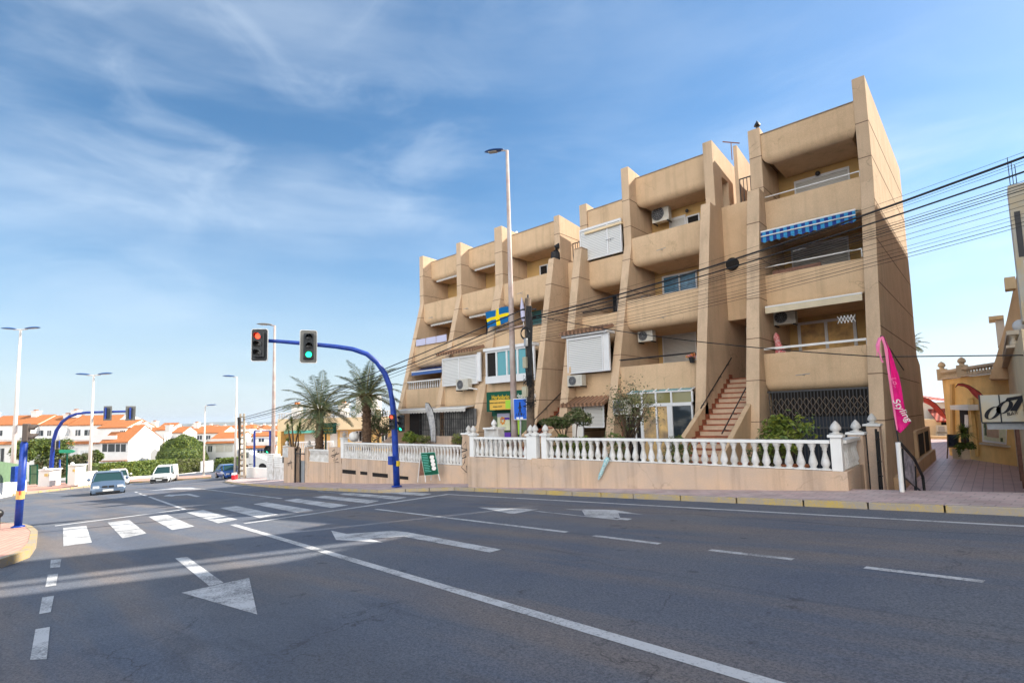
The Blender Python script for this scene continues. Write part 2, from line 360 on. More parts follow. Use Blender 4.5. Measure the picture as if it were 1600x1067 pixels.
T['awnbeige'] = M_('beige awning cloth', (.66,.56,.40), .85, var=.15, vscale=3)
T['awngrey'] = stripes('grey striped awning', (.62,.60,.56), (.42,.40,.38), .09)
T['glass'] = M_('window glass', (.03,.04,.05), .06, spec=.8)
T['tealglass'] = M_('teal window glass', (.10,.32,.36), .12, spec=.8)
T['blueglass'] = M_('blue blinds behind glass', (.10,.26,.42), .15, spec=.7, var=.5, vscale=5)
T['black'] = M_('black metal', (.012,.012,.014), .45, spec=.5)
T['darkmetal'] = M_('dark metal', (.03,.03,.035), .5, spec=.5)
T['dark'] = M_('dark interior', (.018,.015,.014), .9)
T['brown'] = M_('brown tile', (.25,.12,.08), .6, var=.4, vscale=12)
T['step'] = M_('terracotta stair nosing', (.33,.10,.05), .6, var=.3, vscale=6)
T['riser'] = M_('pale stair riser', (.58,.42,.30), .8, var=.2, vscale=5)
T['grey'] = M_('grey metal', (.34,.35,.37), .45, metal=.3, var=.2, vscale=8)
T['galv'] = M_('weathered lamp pole', (.50,.44,.41), .6, var=.5, vscale=2.2, col2=(.38,.27,.24), fine=.15)
T['polewhite'] = M_('white lamp pole', (.72,.66,.60), .6, var=.2, vscale=1)
T['blue'] = M_('blue gloss paint', (.008,.055,.40), .42, var=.45, vscale=6, fine=.25, fscale=25, spec=.5, bump=.15, bscale=20)
T['lampblue'] = M_('blue lamp head', (.02,.09,.28), .35, spec=.5)
T['lens'] = M_('lamp lens', (.55,.5,.42), .3, var=.4, vscale=12)
T['sigbody'] = M_('signal housing', (.018,.022,.026), .5, spec=.4)
T['siggrey'] = M_('grey signal backplate', (.20,.195,.18), .6, var=.2)
T['unlit'] = M_('unlit lens', (.03,.028,.025), .2, spec=.6)
T['red'] = M_('red lamp', (.9,.05,.02), .4, emit=(1,.05,.02,2.2))
T['green'] = M_('green lamp', (.02,.8,.35), .4, emit=(.02,.95,.40,1.9))
T['wood'] = M_('weathered wooden pole', (.20,.145,.105), .9, var=.5, vscale=6, fine=.4, bump=.6, bscale=30)
T['conc'] = M_('concrete post', (.52,.45,.36), .9, var=.3, vscale=2, fine=.3)
T['rooftile'] = None
def tiles(name, base, period, ax='X', base2=None):
    m = M_(name, base, .85, bump=0); n = m.node_tree.nodes; l = m.node_tree.links; b = n['Principled BSDF']
    g = n.new('ShaderNodeNewGeometry'); mp = n.new('ShaderNodeMapping'); mp.inputs['Rotation'].default_value = (0,0,-YAW if ax == 'C' else 0)
    l.new(g.outputs['Position'], mp.inputs['Vector'])
    wv = n.new('ShaderNodeTexWave'); wv.bands_direction = 'X'; wv.inputs['Scale'].default_value = .314/period; l.new(mp.outputs[0], wv.inputs['Vector'])
    no = n.new('ShaderNodeTexNoise'); no.inputs['Scale'].default_value = 2.2; no.inputs['Detail'].default_value = 6; l.new(g.outputs['Position'], no.inputs['Vector'])
    x = n.new('ShaderNodeMix'); x.data_type = 'RGBA'; l.new(no.outputs['Fac'], x.inputs['Factor']); x.inputs['A'].default_value = tuple(base)+(1,); x.inputs['B'].default_value = tuple(base2 or [v*.6 for v in base])+(1,)
    y = n.new('ShaderNodeMix'); y.data_type = 'RGBA'; y.blend_type = 'MULTIPLY'; y.inputs['Factor'].default_value = .55
    l.new(x.outputs['Result'], y.inputs['A']); l.new(wv.outputs['Fac'], y.inputs['B']); l.new(y.outputs['Result'], b.inputs['Base Color'])
    bp = n.new('ShaderNodeBump'); bp.inputs['Strength'].default_value = .9; bp.inputs['Distance'].default_value = .05; l.new(wv.outputs['Fac'], bp.inputs['Height']); l.new(bp.outputs[0], b.inputs['Normal'])
    return m
T['roofC'] = tiles('terracotta roof tiles', (.66,.25,.09), .25, 'C', (.50,.17,.06))
T['roofX'] = tiles('old terracotta roof tiles', (.44,.25,.15), .2, 'X', (.30,.17,.11))
T['roofred'] = tiles('red roof tiles', (.50,.09,.05), .3, 'X', (.40,.06,.04))
T['leaf'] = M_('leaf', (.075,.13,.030), .55, var=.6, vscale=5, col2=(.14,.18,.035), spec=.3)
T['leafd'] = M_('dark leaf', (.045,.080,.022), .55, var=.6, vscale=4, col2=(.09,.12,.03), spec=.3)
T['leafy'] = M_('yellowish leaf', (.20,.22,.030), .55, var=.7, vscale=3, col2=(.09,.14,.022), spec=.3)
T['leafo'] = M_('grey green leaf', (.20,.19,.11), .6, var=.7, vscale=8, col2=(.12,.12,.06))
T['palm'] = M_('palm frond', (.075,.12,.055), .5, var=.6, vscale=3, col2=(.17,.18,.08), spec=.3)
T['rachis'] = M_('frond stem', (.26,.24,.10), .6, var=.3)
T['bark'] = M_('bark', (.14,.10,.07), .95, var=.5, vscale=5, bump=.8, bscale=14)
T['palmbark'] = M_('palm trunk bark', (.17,.105,.065), .95, var=.7, vscale=8, col2=(.07,.045,.03), bump=1, bscale=16)
T['terracotta'] = M_('terracotta pot', (.42,.15,.07), .8, var=.2)
T['pink'] = M_('pink flag cloth', (.80,.01,.24), .7, var=.2, vscale=3, col2=(.60,.01,.18))
T['pinkpale'] = M_('faded pink cloth', (.85,.22,.42), .7)
T['redflag'] = M_('faded red flag cloth', (.62,.10,.10), .7, var=.3, vscale=4)
T['greyflag'] = M_('grey feather flag cloth', (.30,.30,.32), .7, var=.5, vscale=9, col2=(.5,.5,.5))
T['bluecloth'] = M_('blue flag cloth', (.0,.12,.33), .75); T['yellowcloth'] = M_('yellow flag cloth', (.80,.60,.0), .75)
T['signgreen'] = M_('green sign face', (.0,.075,.04), .4); T['signyellow'] = M_('yellow lettering', (.85,.55,.03), .5)
T['signteal'] = M_('teal lettering', (.12,.45,.36), .5); T['lime'] = M_('lime sign', (.35,.60,.05), .5)
T['dkgreen'] = M_('dark green paint', (.0,.06,.035), .4)
T['fence'] = M_('green fence screen', (.16,.25,.14), .8, var=.2)
T['signblue'] = M_('blue road sign', (.01,.10,.52), .35); T['signboard'] = M_('aged sign box face', (.56,.55,.50), .5, var=.5, vscale=1.6, col2=(.66,.50,.28))
T['purple'] = M_('purple print', (.12,.04,.36), .5); T['poster'] = M_('poster paper', (.62,.66,.40), .6, var=.5, vscale=7, col2=(.75,.72,.55))
T['orangep'] = M_('orange print', (.75,.28,.03), .5)
T['redpaint'] = M_('red paint', (.55,.02,.03), .5)
T['carblue'] = M_('silver blue car paint', (.12,.17,.25), .28, metal=.4, coat=.6); T['carsilver'] = M_('silver car paint', (.42,.43,.45), .3, metal=.5, coat=.6)
T['carwhite'] = M_('white car paint', (.72,.72,.70), .3, coat=.6); T['carnavy'] = M_('blue car paint', (.01,.06,.26), .3, coat=.8)
T['tyre'] = M_('tyre rubber', (.015,.015,.016), .8); T['rim'] = M_('wheel rim', (.35,.35,.37), .35, metal=.8)
T['carglass'] = M_('car glass', (.02,.05,.05), .05, spec=.9); T['headl'] = M_('headlight glass', (.6,.6,.6), .15, spec=.8)
T['plastic'] = M_('black plastic', (.02,.02,.022), .6); T['taill'] = M_('tail light', (.4,.01,.01), .3)
T['acbody'] = M_('air conditioner casing', (.60,.57,.50), .5, var=.2, vscale=6)
T['graf'] = M_('black graffiti paint', (.02,.02,.025), .7)
T['redfab'] = M_('red patterned fabric', (.55,.02,.03), .8, var=.9, vscale=22, col2=(.7,.5,.5))
T['chalk'] = M_('chalkboard face', (.015,.018,.035), .5, var=.6, vscale=9, col2=(.05,.06,.10))
T['photo'] = M_('banner print', (.10,.10,.13), .5, var=.9, vscale=7, col2=(.45,.40,.48))
T['curtain_reflection'] = M_('warm cloth with painted reflection', (.85,.55,.22), .8, var=.5, vscale=2, col2=(.40,.24,.12))  # warm tone paints a sunny reflection into the bay window panes
T['hill'] = M_('far hills', (.10,.115,.10), .95, var=.7, vscale=.006, col2=(.26,.24,.20))
T['lilac'] = M_('lilac cloth', (.50,.50,.66), .8); T['cloth'] = M_('blue green ribbon', (.10,.42,.46), .7, var=.9, vscale=30, col2=(.7,.75,.75))
T['truck'] = M_('pale truck paint', (.60,.60,.58), .4)
# ------------------------------------------------------------------ terrain, road, pavements, markings
def ztop(s, t):
    p = st(s, t)
    z = p.z
    if s > 118: z = st(118, t).z-min(1.2,(s-118)*.01)
    if s < -60: z = st(-60, t).z
    if t > 14.3 or (t > 12.45 and s < 4.2):
        z = min(z, -2.36)
    return z
ss = [-400,-200,-100,-60,-40,-30,-20,-15,-10,-6,-3,0,2,3.9,4.2,4.5,6,8,10,12,15,18,21,25,30,36,42,50,60,70,80,90,100,110,118,125,140,160,200,260,350,500,800,1500,3000,6000,12000]
tt = [-6000,-2000,-800,-300,-120,-60,-30,-15,-8,-4,0,4,8,10.4,10.6,12,12.44,12.46,14.25,14.35,16,20,25,30,40,60,90,150,300,800,2000,6000]
g = MB()
for s in ss:
    for t in tt: p = st(s, t); g.v.append((p.x, p.y, ztop(s, t)))
nt_ = len(tt)
for i in range(len(ss)-1):
    for j in range(nt_-1): a = i*nt_+j; g.f.append((a, a+nt_, a+nt_+1, a+1)); g.m.append(0)
struct(g.build('ground', T['ground'], recalc=True))
def sheet(name, pts, h, m, sub=1):
    b = MB(); b.add([tuple(p+Vector((0,0,h))) for p in pts], [tuple(range(len(pts)))]); o = b.build(name, m); return struct(o)
# carriageway: one sheet 4 mm above the terrain, subdivided with it
def grid_sheet(name, S_, T_, h, m):
    b = MB()
    for s in S_:
        for t in T_: p = st(s, t); b.v.append((p.x, p.y, ztop(s, t)+h))
    n = len(T_)
    for i in range(len(S_)-1):
        for j in range(n-1): a = i*n+j; b.f.append((a, a+n, a+n+1, a+1)); b.m.append(0)
    return struct(b.build(name, m))
grid_sheet('road', [s for s in ss if -60 <= s <= 118], [t for t in tt if -60 <= t <= 10.6], .004, T['asphalt'])
grid_sheet('side_street', [s for s in ss if 36 <= s <= 118], [t for t in tt if 10.6 <= t <= 40], .004, T['asphalt'])
def kerbed(name, front, back, mt, h=.15, kerb=True, kw=.10):
    """pavement slab between two polylines of (s,t); the front edge carries a painted kerb"""
    b = MB(); n = len(front)
    F = [st(*p, h) for p in front]; B = [st(*p, h) for p in back]
    for i in range(n-1): b.add([F[i], F[i+1], B[i+1], B[i]], [(0,1,2,3)])
    o = struct(b.build(name, mt, recalc=False))
    for poly in o.data.polygons:
        if poly.normal.z < 0: poly.flip()
    if kerb:
        k = MB()
        # split into 1 m stones with tiny joints
        for i in range(n-1):
            a, c = Vector(front[i]), Vector(front[i+1]); ln = (c-a).length; m = max(1, int(ln/1.0)); d = (c-a)/m
            nrm = Vector((-d.y, d.x)).normalized()
            mid = (Vector(back[i])+Vector(back[i+1]))/2-(a+c)/2
            if nrm.dot(mid) < 0: nrm = -nrm
            for j in range(m):
                p = a+d*j+d*.012; q = a+d*(j+1)-d*.012
                p2, q2 = p+nrm*kw, q+nrm*kw; e = .004+random.uniform(0,.006); o_ = -nrm*random.uniform(.0,.008)
                P = [st(*(p+o_), -.05), st(*(q+o_), -.05), st(*q2, -.05), st(*p2, -.05), st(*(p+o_), h+e), st(*(q+o_), h+e), st(*q2, h+e), st(*p2, h+e)]
                k.hexa(P)
        struct(k.build('kerb', [T['kerb']], bevel=.015, recalc=True))
    return o
rp = [(-34,10.5),(0,10.5),(4.15,10.5),(8,10.5),(12,10.5),(15.6,10.5),(17.4,9.6),(18.4,9.0),(24,8.75),(30,8.65),(38,8.85),(44,9.4),(46.6,10.2),(48,11.8),(49,15)]
rb = [(-34,12.44),(0,12.44),(4.15,12.44),(8,13.9),(12,14.5),(15.6,15.2),(17.4,16.2),(18.4,17),(24,17.5),(30,18),(38,18.5),(44,19),(46,19.5),(46.5,20),(47,21)]
kerbed('pavement', rp, rb, T['side'], h=.115, kw=.05)
L0 = [(-60,783),(0,773.5),(60,767),(110,761.5),(150,757.5),(200,752.5),(260,749.5),(330,744.5)]
L1 = [(-60,767),(0,759.5),(60,755.5),(110,753),(150,750.5),(200,747.5),(260,745),(330,741.5)]
def tost(p): v = G(*p, .15); x, y = v.x, v.y; det = RD.x*.9917-.1285*RD.y; return ((x*.9917-.1285*y)/det, (RD.x*y-RD.y*x)/det)
kerbed('left_pavement', [tost(p) for p in L0], [tost(p) for p in L1], T['side2'])
isl = [(-70,816),(0,815),(30,816.5),(50,821.5),(59,829),(57,845),(47,858),(25,866),(0,874),(-70,886)]
I = [tost(p) for p in isl]; b = MB(); b.add([st(*p,.15) for p in I], [tuple(range(len(I)))]); o = struct(b.build('corner_pavement', T['side2']))
for pl in o.data.polygons:
    if pl.normal.z < 0: pl.flip()
k = MB()
ce = Vector((sum(p[0] for p in I)/len(I)+1.2, sum(p[1] for p in I)/len(I)))
for i in range(len(I)-1):
    a, c = Vector(I[i]), Vector(I[i+1]); d = c-a; nrm = Vector((-d.y,d.x)).normalized()
    if nrm.dot(ce-(a+c)/2) < 0: nrm = -nrm
    m = max(1, int(d.length/.8)); dd = d/m
    for j in range(m):
        p = a+dd*j; q = a+dd*(j+1); k.hexa([st(*p,-.05), st(*q,-.05), st(*(q+nrm*.13),-.05), st(*(p+nrm*.13),-.05), st(*p,.156), st(*q,.156), st(*(q+nrm*.13),.156), st(*(p+nrm*.13),.156)])
struct(k.build('kerb', T['kerb'], recalc=True))
mk = MB()
def mark(pts):
    P = [G(x, y, .008) for x, y in pts]; mk.add(P, [tuple(range(len(P)))])
def markst(pts): P = [st(s, t, .008) for s, t in pts]; mk.add(P, [tuple(range(len(P)))])
def line(s0, t0, s1, t1, wd):
    n = max(1, int(abs(s1-s0)/4)); 
    for i in range(n):
        a, c = s0+(s1-s0)*i/n, s0+(s1-s0)*(i+1)/n; ta, tb = t0+(t1-t0)*i/n, t0+(t1-t0)*(i+1)/n
        markst([(a,ta-wd/2),(c,tb-wd/2),(c,tb+wd/2),(a,ta+wd/2)])
for z in ([(98.5,824.5),(135,821),(143.5,847),(99,853)], [(168,816),(202,812),(229,833),(191.5,840.5)], [(232,807),(261,803.7),(304,822),(269,827.5)],
          [(290.7,800),(317.5,796.3),(372,811.4),(340.7,817)], [(344,793.3),(368.8,789.9),(435,803.5),(405,808.8)], [(395.8,787.2),(416.8,784.4),(490,796.4),(462.7,800.4)],
          [(443.8,781.5),(464,778.8),(544,789),(517.8,793)], [(487.7,776.2),(507.3,774),(592.6,782),(574.3,786.2)], [(529,772),(548,769.7),(636,776.7),(617.6,780)],
          [(565.6,767.6),(583.5,765.5),(675,771),(659.6,774)]): mark(z)
markst([(14.2,3.5),(14.42,3.5),(14.75,9.6),(14.5,9.6)])
markst([(20.55,0),(20.8,0),(21.45,3.2),(21.2,3.2)])
line(-6, 3.28, 14.45, 3.28, .13); line(21.3, 3.34, 33, 3.6, .12); line(34.3,3.62,36,3.66,.12); line(37,3.68,38.7,3.72,.12); line(40,3.75,41.5,3.78,.12)
line(6.26, 6.42, 13.4, 6.5, .1)
for a, c in (((935,838),(1040,851)), ((1120,861),(1253,876)), ((1368,889),(1560,912))):
    p = G(*a); q = G(*c); f = lambda v: (v.x*RD.x+v.y*RD.y+v.z*RD.z, v.x*.1285+v.y*.9917); (s0, t0), (s1, t1) = f(p), f(q); line(s1, t1, s0, t0, .10)
line(-7, 6.4, -2.4, 6.4, .1)
line(-12, 9.62, 14.8, 9.60, .10); line(21.2, 6.47, 39, 6.57, .1); line(19, 8.5, 23, 8.5, .08)
for z in ([(79.4,874),(95.9,873),(93.8,885.4),(78.4,886.8)], [(74.6,897),(90.7,895.7),(87.6,914.2),(70.7,916.3)], [(66,932.8),(84.5,930),(79.4,955.5),(61.2,958.6)], [(55.5,982.5),(78,978.7),(73,1029),(47,1030)],
          [(273.8,871.9),(292.5,869.3),(349.5,909.8),(327,915)], [(283.9,925.5),(389.3,901.9),(402,959.3)],
          [(517.5,828.5),(542,833.8),(577,841),(599,847),(525,843)], [(542,833.6),(613.7,828.7),(640,831.5),(630,838),(577.6,840.8)], [(640,831.6),(782.6,858),(765,862.6),(630.4,838)],
          [(746,792.2),(841,795.2),(804,802),(796,801.8)], [(831,797),(846,799.5),(966,812),(955,806.8),(910,805.5)], [(882,795),(909,797),(914,805),(969,808.7),(966,801),(960,796)], [(960,796),(966,801),(1006,803.8),(1000,803)], [(969,808.5),(988,810),(981,812.2),(962,811)],
          [(254.8,774.7),(265,772.2),(274,774.2),(269,775.3)], [(267,772.7),(296,771),(313,775.2),(307,776),(292,772.8),(272,774)],
          [(232,766),(278,761.5),(300,761.5),(322,763.9),(290,764)]): mark(z)
markst([(57,-.8),(57.5,-.8),(50,.6),(49.5,.6)])
mo = struct(mk.build('road_markings', T['paint']))
for pl in mo.data.polygons:
    if pl.normal.z < 0: pl.flip()
b = MB(); b.add([(-2.35,12.6,-2.352),(40,8,-2.352),(60,90,-2.352),(-2.2,60,-2.352),(-14,60,-2.352),(-14,29.9,-2.352),(-2.35,29.9,-2.352)], [(0,1,2,3,4,5,6)]); struct(b.build('alley_paving', T['alley']))
# far hills and plain
random.seed(4)
def ridge(name, D, a0, a1, base, amp, n, seed, thick):
    rnd = random.Random(seed); hs_ = [0]*n
    for o_ in range(1, 7):
        ph = rnd.uniform(0, 9); fr = 1.7**o_
        for i in range(n): hs_[i] += sin(i/n*fr*4+ph)/fr**.85
    b = MB(); pr = []
    for i in range(n):
        t = i/(n-1); az = radians(a0+(a1-a0)*t); dr = Vector((-sin(az), cos(az), 0)); env = sin(pi*min(1, max(0, t)))**.5
        h = base+amp*(0.5+.35*hs_[i])*env
        for r, z in ((D, -36), (D+thick*.35, -14+(h+14)*.55), (D+thick, h), (D+thick*2, -36)): p = dr*r; b.v.append((p.x, p.y, z))
    for i in range(n-1):
        for j in range(3): a = i*4+j; b.f.append((a, a+4, a+5, a+1)); b.m.append(0)
    struct(b.build(name, T['hill'], smooth=True))
ridge('far_hills', 7000, 80, 56, -8, 52, 90, 3, 900)
ridge('hills', 4200, 74, 36, -2, 62, 120, 8, 500)
# ------------------------------------------------------------------ the apartment building
ab = thing('apartment_building', 'four storey tan roughcast apartment block with slanted fin walls and rounded balconies', 'apartment building', (-14, 24, -2.36))
def bar(p, q, r, m, name, parent, n=6): return MB().tube([p, q], r, n).build(name, m, parent, smooth=True)
K1, K2 = 7.25, 6.95
def yf(z, g=1): K = K1 if g == 1 else K2; return 20.0 if z >= K else 20-(K-z)*.265
def fin(x0, x1, top, back=22.6, step=None, g=1, topb=None, mt='stucco2'):
    K = K1 if g == 1 else K2; topb = top-.28 if topb is None else topb
    if step: pr = [(20,top),(20,step),(19.48,step),(19.48,step-.05),(17.82,-.4),(17.3,-2.45),(back,-2.45),(back,topb)]
    else: pr = [(20,top),(20,K),(yf(-2.45,g),-2.45),(back,-2.45),(back,topb)]
    b = MB(); b.prism(pr, x0, x1); return b
JM = M_('dark joint', (.20,.13,.09), .95)  # dark brown strips along the panel joints
def joints(par, x0, x1, g, top, step=None):
    for zz in ((9.23,8.05,6.55,5.2,3.78,2.38,.97,-.37) if g == 1 else (8.7,7.5,6.1,4.8,3.4,2.1,.7,-.7)):
        if zz > top: continue
        y = yf(zz, g) if not step else (20 if zz > step else 19.48-(step-zz)*(1.66/(step+.4)))
        b = MB(); b.box(x1-.004, x1+.006, y-.002, 22.3, zz-.013, zz+.013); b.box(x0, x1+.004, y-.006, y+.05, zz-.013, zz+.013)
        b.build('panel_joint', JM, par)
def add_fin(*a, **k):
    o = fin(*a, **k).build('fin_wall', T['stucco2'], ab, bevel=.015, recalc=True); joints(ab, a[0], a[1], k.get('g',1), a[2], k.get('step')); return o
add_fin(-25.6,-25.25, 9.98, g=2, back=28.2, topb=9.7); add_fin(-22.2,-21.83, 10.0, g=2); add_fin(-19.15,-18.6, 10.1, g=2)
add_fin(-15.13,-14.8, 9.62, g=2, step=7.4); add_fin(-13.62,-13.22, 9.72, g=2, step=7.55); add_fin(-11.36,-11.0, 10.72, g=1)
add_fin(-6.0,-5.58, 10.32, g=1, step=7.85)
# fin beside the stair: its top has an opening behind the front column
b = MB(); b.prism([(20,10.5),(20,9.3),(22.6,9.3),(22.6,10.2)], -7.7, -7.34); b.box(-7.7,-7.34,20,20.85,7.85,9.3); b.box(-7.7,-7.34,21.55,22.6,7.85,9.3)
b.prism([(19.48,7.85),(17.82,-.4),(17.3,-2.45),(22.6,-2.45),(22.6,7.85)], -7.7, -7.34); b.build('fin_wall', T['stucco2'], ab, recalc=True)
# right end wall: full depth, steps out at the back
b = MB(); b.prism([(20,10.78),(20,K1),(17.5,-2.2),(17.45,-2.45),(28.3,-2.45),(28.3,2.2),(28.6,5.3),(28.5,10.5)], -2.66, -2.3); b.build('fin_wall', T['stucco2'], ab, bevel=.015, recalc=True)
b = MB(); b.prism([(28.29,2.15),(29.4,1.8),(29.6,.2),(29.1,.1),(29.1,-.85),(30,-1.0),(29.8,-2.45),(28.29,-2.45)], -3.2, -2.31)
b.build('rear_wing', T['stucco2'], ab, recalc=True)
b = MB()
for zz, ya, yb in ((9.23,20,28.5),(8.05,20,28.5),(6.55,19.83,28.5),(5.2,19.46,28.5),(3.78,19.1,28.4),(2.38,18.72,28.3),(.97,18.33,28.3),(-.37,17.97,28.3)):
    b = MB(); b.box(-2.302,-2.294, ya, yb, zz-.014, zz+.014); b.box(-2.662,-2.298, ya-.004, ya+.05, zz-.014, zz+.014); b.build('panel_joint', JM, ab)
b = MB(); b.prism([(18.6,-2.45),(18.6,-2.0),(24.4,-1.9),(29.8,-1.9),(29.8,-2.45)], -2.3, -2.08); b.prism([(24.4,-1.9),(24.4,-.95),(24.6,-.9),(29.7,-.9),(29.7,-1.9)], -2.3, -2.2)
b.build('plinth', T['stucco'], ab, recalc=True)
b = MB(); b.box(-2.3,-2.19, 24.8,26.6,-1.85,-1.05); b.box(-2.3,-2.19,27.2,28.7,-1.85,-1.05); b.build('basement_window', T['dark'], ab)
# core mass, roofs and inner back walls
b = MB()
for x0, x1, zt in ((-25.25,-15.13,9.35), (-13.62,-11.36,9.25), (-11.36,-7.7,9.95), (-6.0,-2.66,9.95)): b.box(x0+.001, x1-.001, 22.0, 28.2, -2.45, zt)
b.box(-15.129,-13.621, 22.3, 28.19, -2.45, 7.1); b.box(-7.7,-6.0, 22.9, 28.19, -2.45, 7.6)
b.build('wall', T['ochre'], ab)
b = MB()
for x0, x1, zt in ((-25.25,-15.13,9.36), (-13.62,-11.36,9.26), (-11.36,-7.7,9.96), (-6.0,-2.66,9.96)): b.box(x0, x1, 20.8, 28.25, zt-.25, zt+.03)
b.build('roof', T['stucco'], ab)
def parapet(x0, x1, y, zt, zb, inner=1.0, mt='stucco', rl=.28, name='balcony', ycut=22.0, floor=True):
    """balcony front with a rounded lower edge, and its slab"""
    r = .30; prof = [(y, zt), (y, zb+r)]
    for i in range(1, 7): a = pi/2*i/6; prof.append((y+r*(1-cos(a)), zb+r-r*sin(a)))
    prof.append((ycut, zb))
    b = MB(); vs = []
    nz = len(prof)
    ins = [0, 0]+[rl*(1-cos(pi/2*i/6)) for i in range(1, 7)]+[rl]
    for (yy, zz), d in zip(prof, ins): vs += [(x0+d, yy, zz), (x1-d*.6, yy, zz)]
    fs = [(2*i, 2*i+1, 2*i+3, 2*i+2) for i in range(nz-1)]
    n0 = len(vs)
    ti = y+.13; zf = zt-inner
    vs += [(x0, ti, zt), (x1, ti, zt), (x0, ti, zf), (x1, ti, zf), (x0, ycut, zf), (x1, ycut, zf)]
    fs += [(0, n0, n0+1, 1), (n0, n0+2, n0+3, n0+1), (n0+2, n0+4, n0+5, n0+3)]
    # end caps
    L_ = [2*i for i in range(nz)]+[n0+4, n0+2, n0]; R_ = [2*i+1 for i in range(nz)]+[n0+5, n0+3, n0+1]
    fs += [tuple(L_), tuple(R_)[::-1]]
    b.add(vs, fs); return b.build(name, T[mt], ab, smooth='auto', recalc=True)
# bays: x0, x1, group, levels
A = (-5.58,-2.66,1); Bb = (-11.0,-7.7,1); C = (-13.22,-11.36,2); D = (-18.6,-15.13,2); Eb = (-21.83,-19.15,2); F = (-25.25,-22.2,2)
for nm, (x0, x1, g) in (('A',A),('B',Bb),('C',C),('D',D),('E',Eb),('F',F)):
    T1, T2, T3, RT, RB = (1.86, 4.66, 7.48, 10.03, 8.93) if g == 1 else (1.70, 4.28, 6.93, 9.42, 8.35)
    if nm == 'A': parapet(x0, x1, 20.06, RT, RB, .1, name='roof_parapet')
    elif nm == 'B': parapet(x0, x1, 20.62, 10.34, 9.0, .1, name='roof_parapet')
    elif nm == 'C':
        b = MB(); b.box(x0, x1, 20.1, 20.4, 8.25, 9.35); b.box(x0,x1,20.4,22,8.6,8.75); b.build('roof_parapet', T['stucco'], ab)
    else: parapet(x0, x1, 20.64, 9.66, 8.45, .1, name='roof_parapet')
    for k, zt in enumerate((T1, T2, T3)):
        zb = zt-1.25
        parapet(x0, x1, yf(zt, g)+.04+(.12 if nm == 'A' and k < 2 else 0), zt, zb, 1.0, rl=.25 if nm in 'BDEF' and k == 2 else .12)
T['coping'] = M_('coping', (.33,.27,.22), .9, var=.3)
for x0, x1, z, y in ((-5.58,-2.66,10.03,20.06),(-11.0,-7.7,10.34,20.62),(-13.22,-11.36,9.35,20.1),(-18.6,-15.13,9.66,20.64),(-21.83,-19.15,9.66,20.64),(-25.25,-22.2,9.66,20.64)):
    MB().box(x0, x1, y-.03, y+.2, z, z+.03).build('parapet_coping', T['coping'], ab)
# stair recess one (between the two right bays)
b = MB(); b.box(-7.34,-6.0,20.6,20.8,3.45,7.95); b.box(-7.34,-6.0,20.8,22.9,3.45,3.7); b.build('wall', T['stucco'], ab, bevel=.01)
c = onY(1145,413,20.6); b = MB(); b.add([(c.x+.24*cos(a*pi/12), 20.5, c.z+.24*sin(a*pi/12)) for a in range(24)]+[(c.x+.24*cos(a*pi/12), 20.62, c.z+.24*sin(a*pi/12)) for a in range(24)],
    [tuple(range(24))]+[(a,(a+1)%24,24+(a+1)%24,24+a) for a in range(24)]); b.build('round_window', T['dark'], ab)
b = MB(); b.prism([(21.0,10.45),(21.0,7.6),(22.9,7.6),(22.9,10.1)], -6.88,-6.74); b.build('fin_wall', T['stucco2'], ab, recalc=True)
b = MB()
for i in range(6): x = -6.72+i*.13; b.box(x-.012,x+.012,21.05,21.07,7.9,9.05)
b.box(-6.74,-6.0,21.04,21.08,9.03,9.07); b.box(-6.74,-6.0,21.04,21.08,7.9,7.94)
b.build('railing', T['black'], ab)
b = MB(); b.box(-7.34,-6.0,20.8,22.9,7.6,7.7); b.build('terrace_floor', T['stucco'], ab)
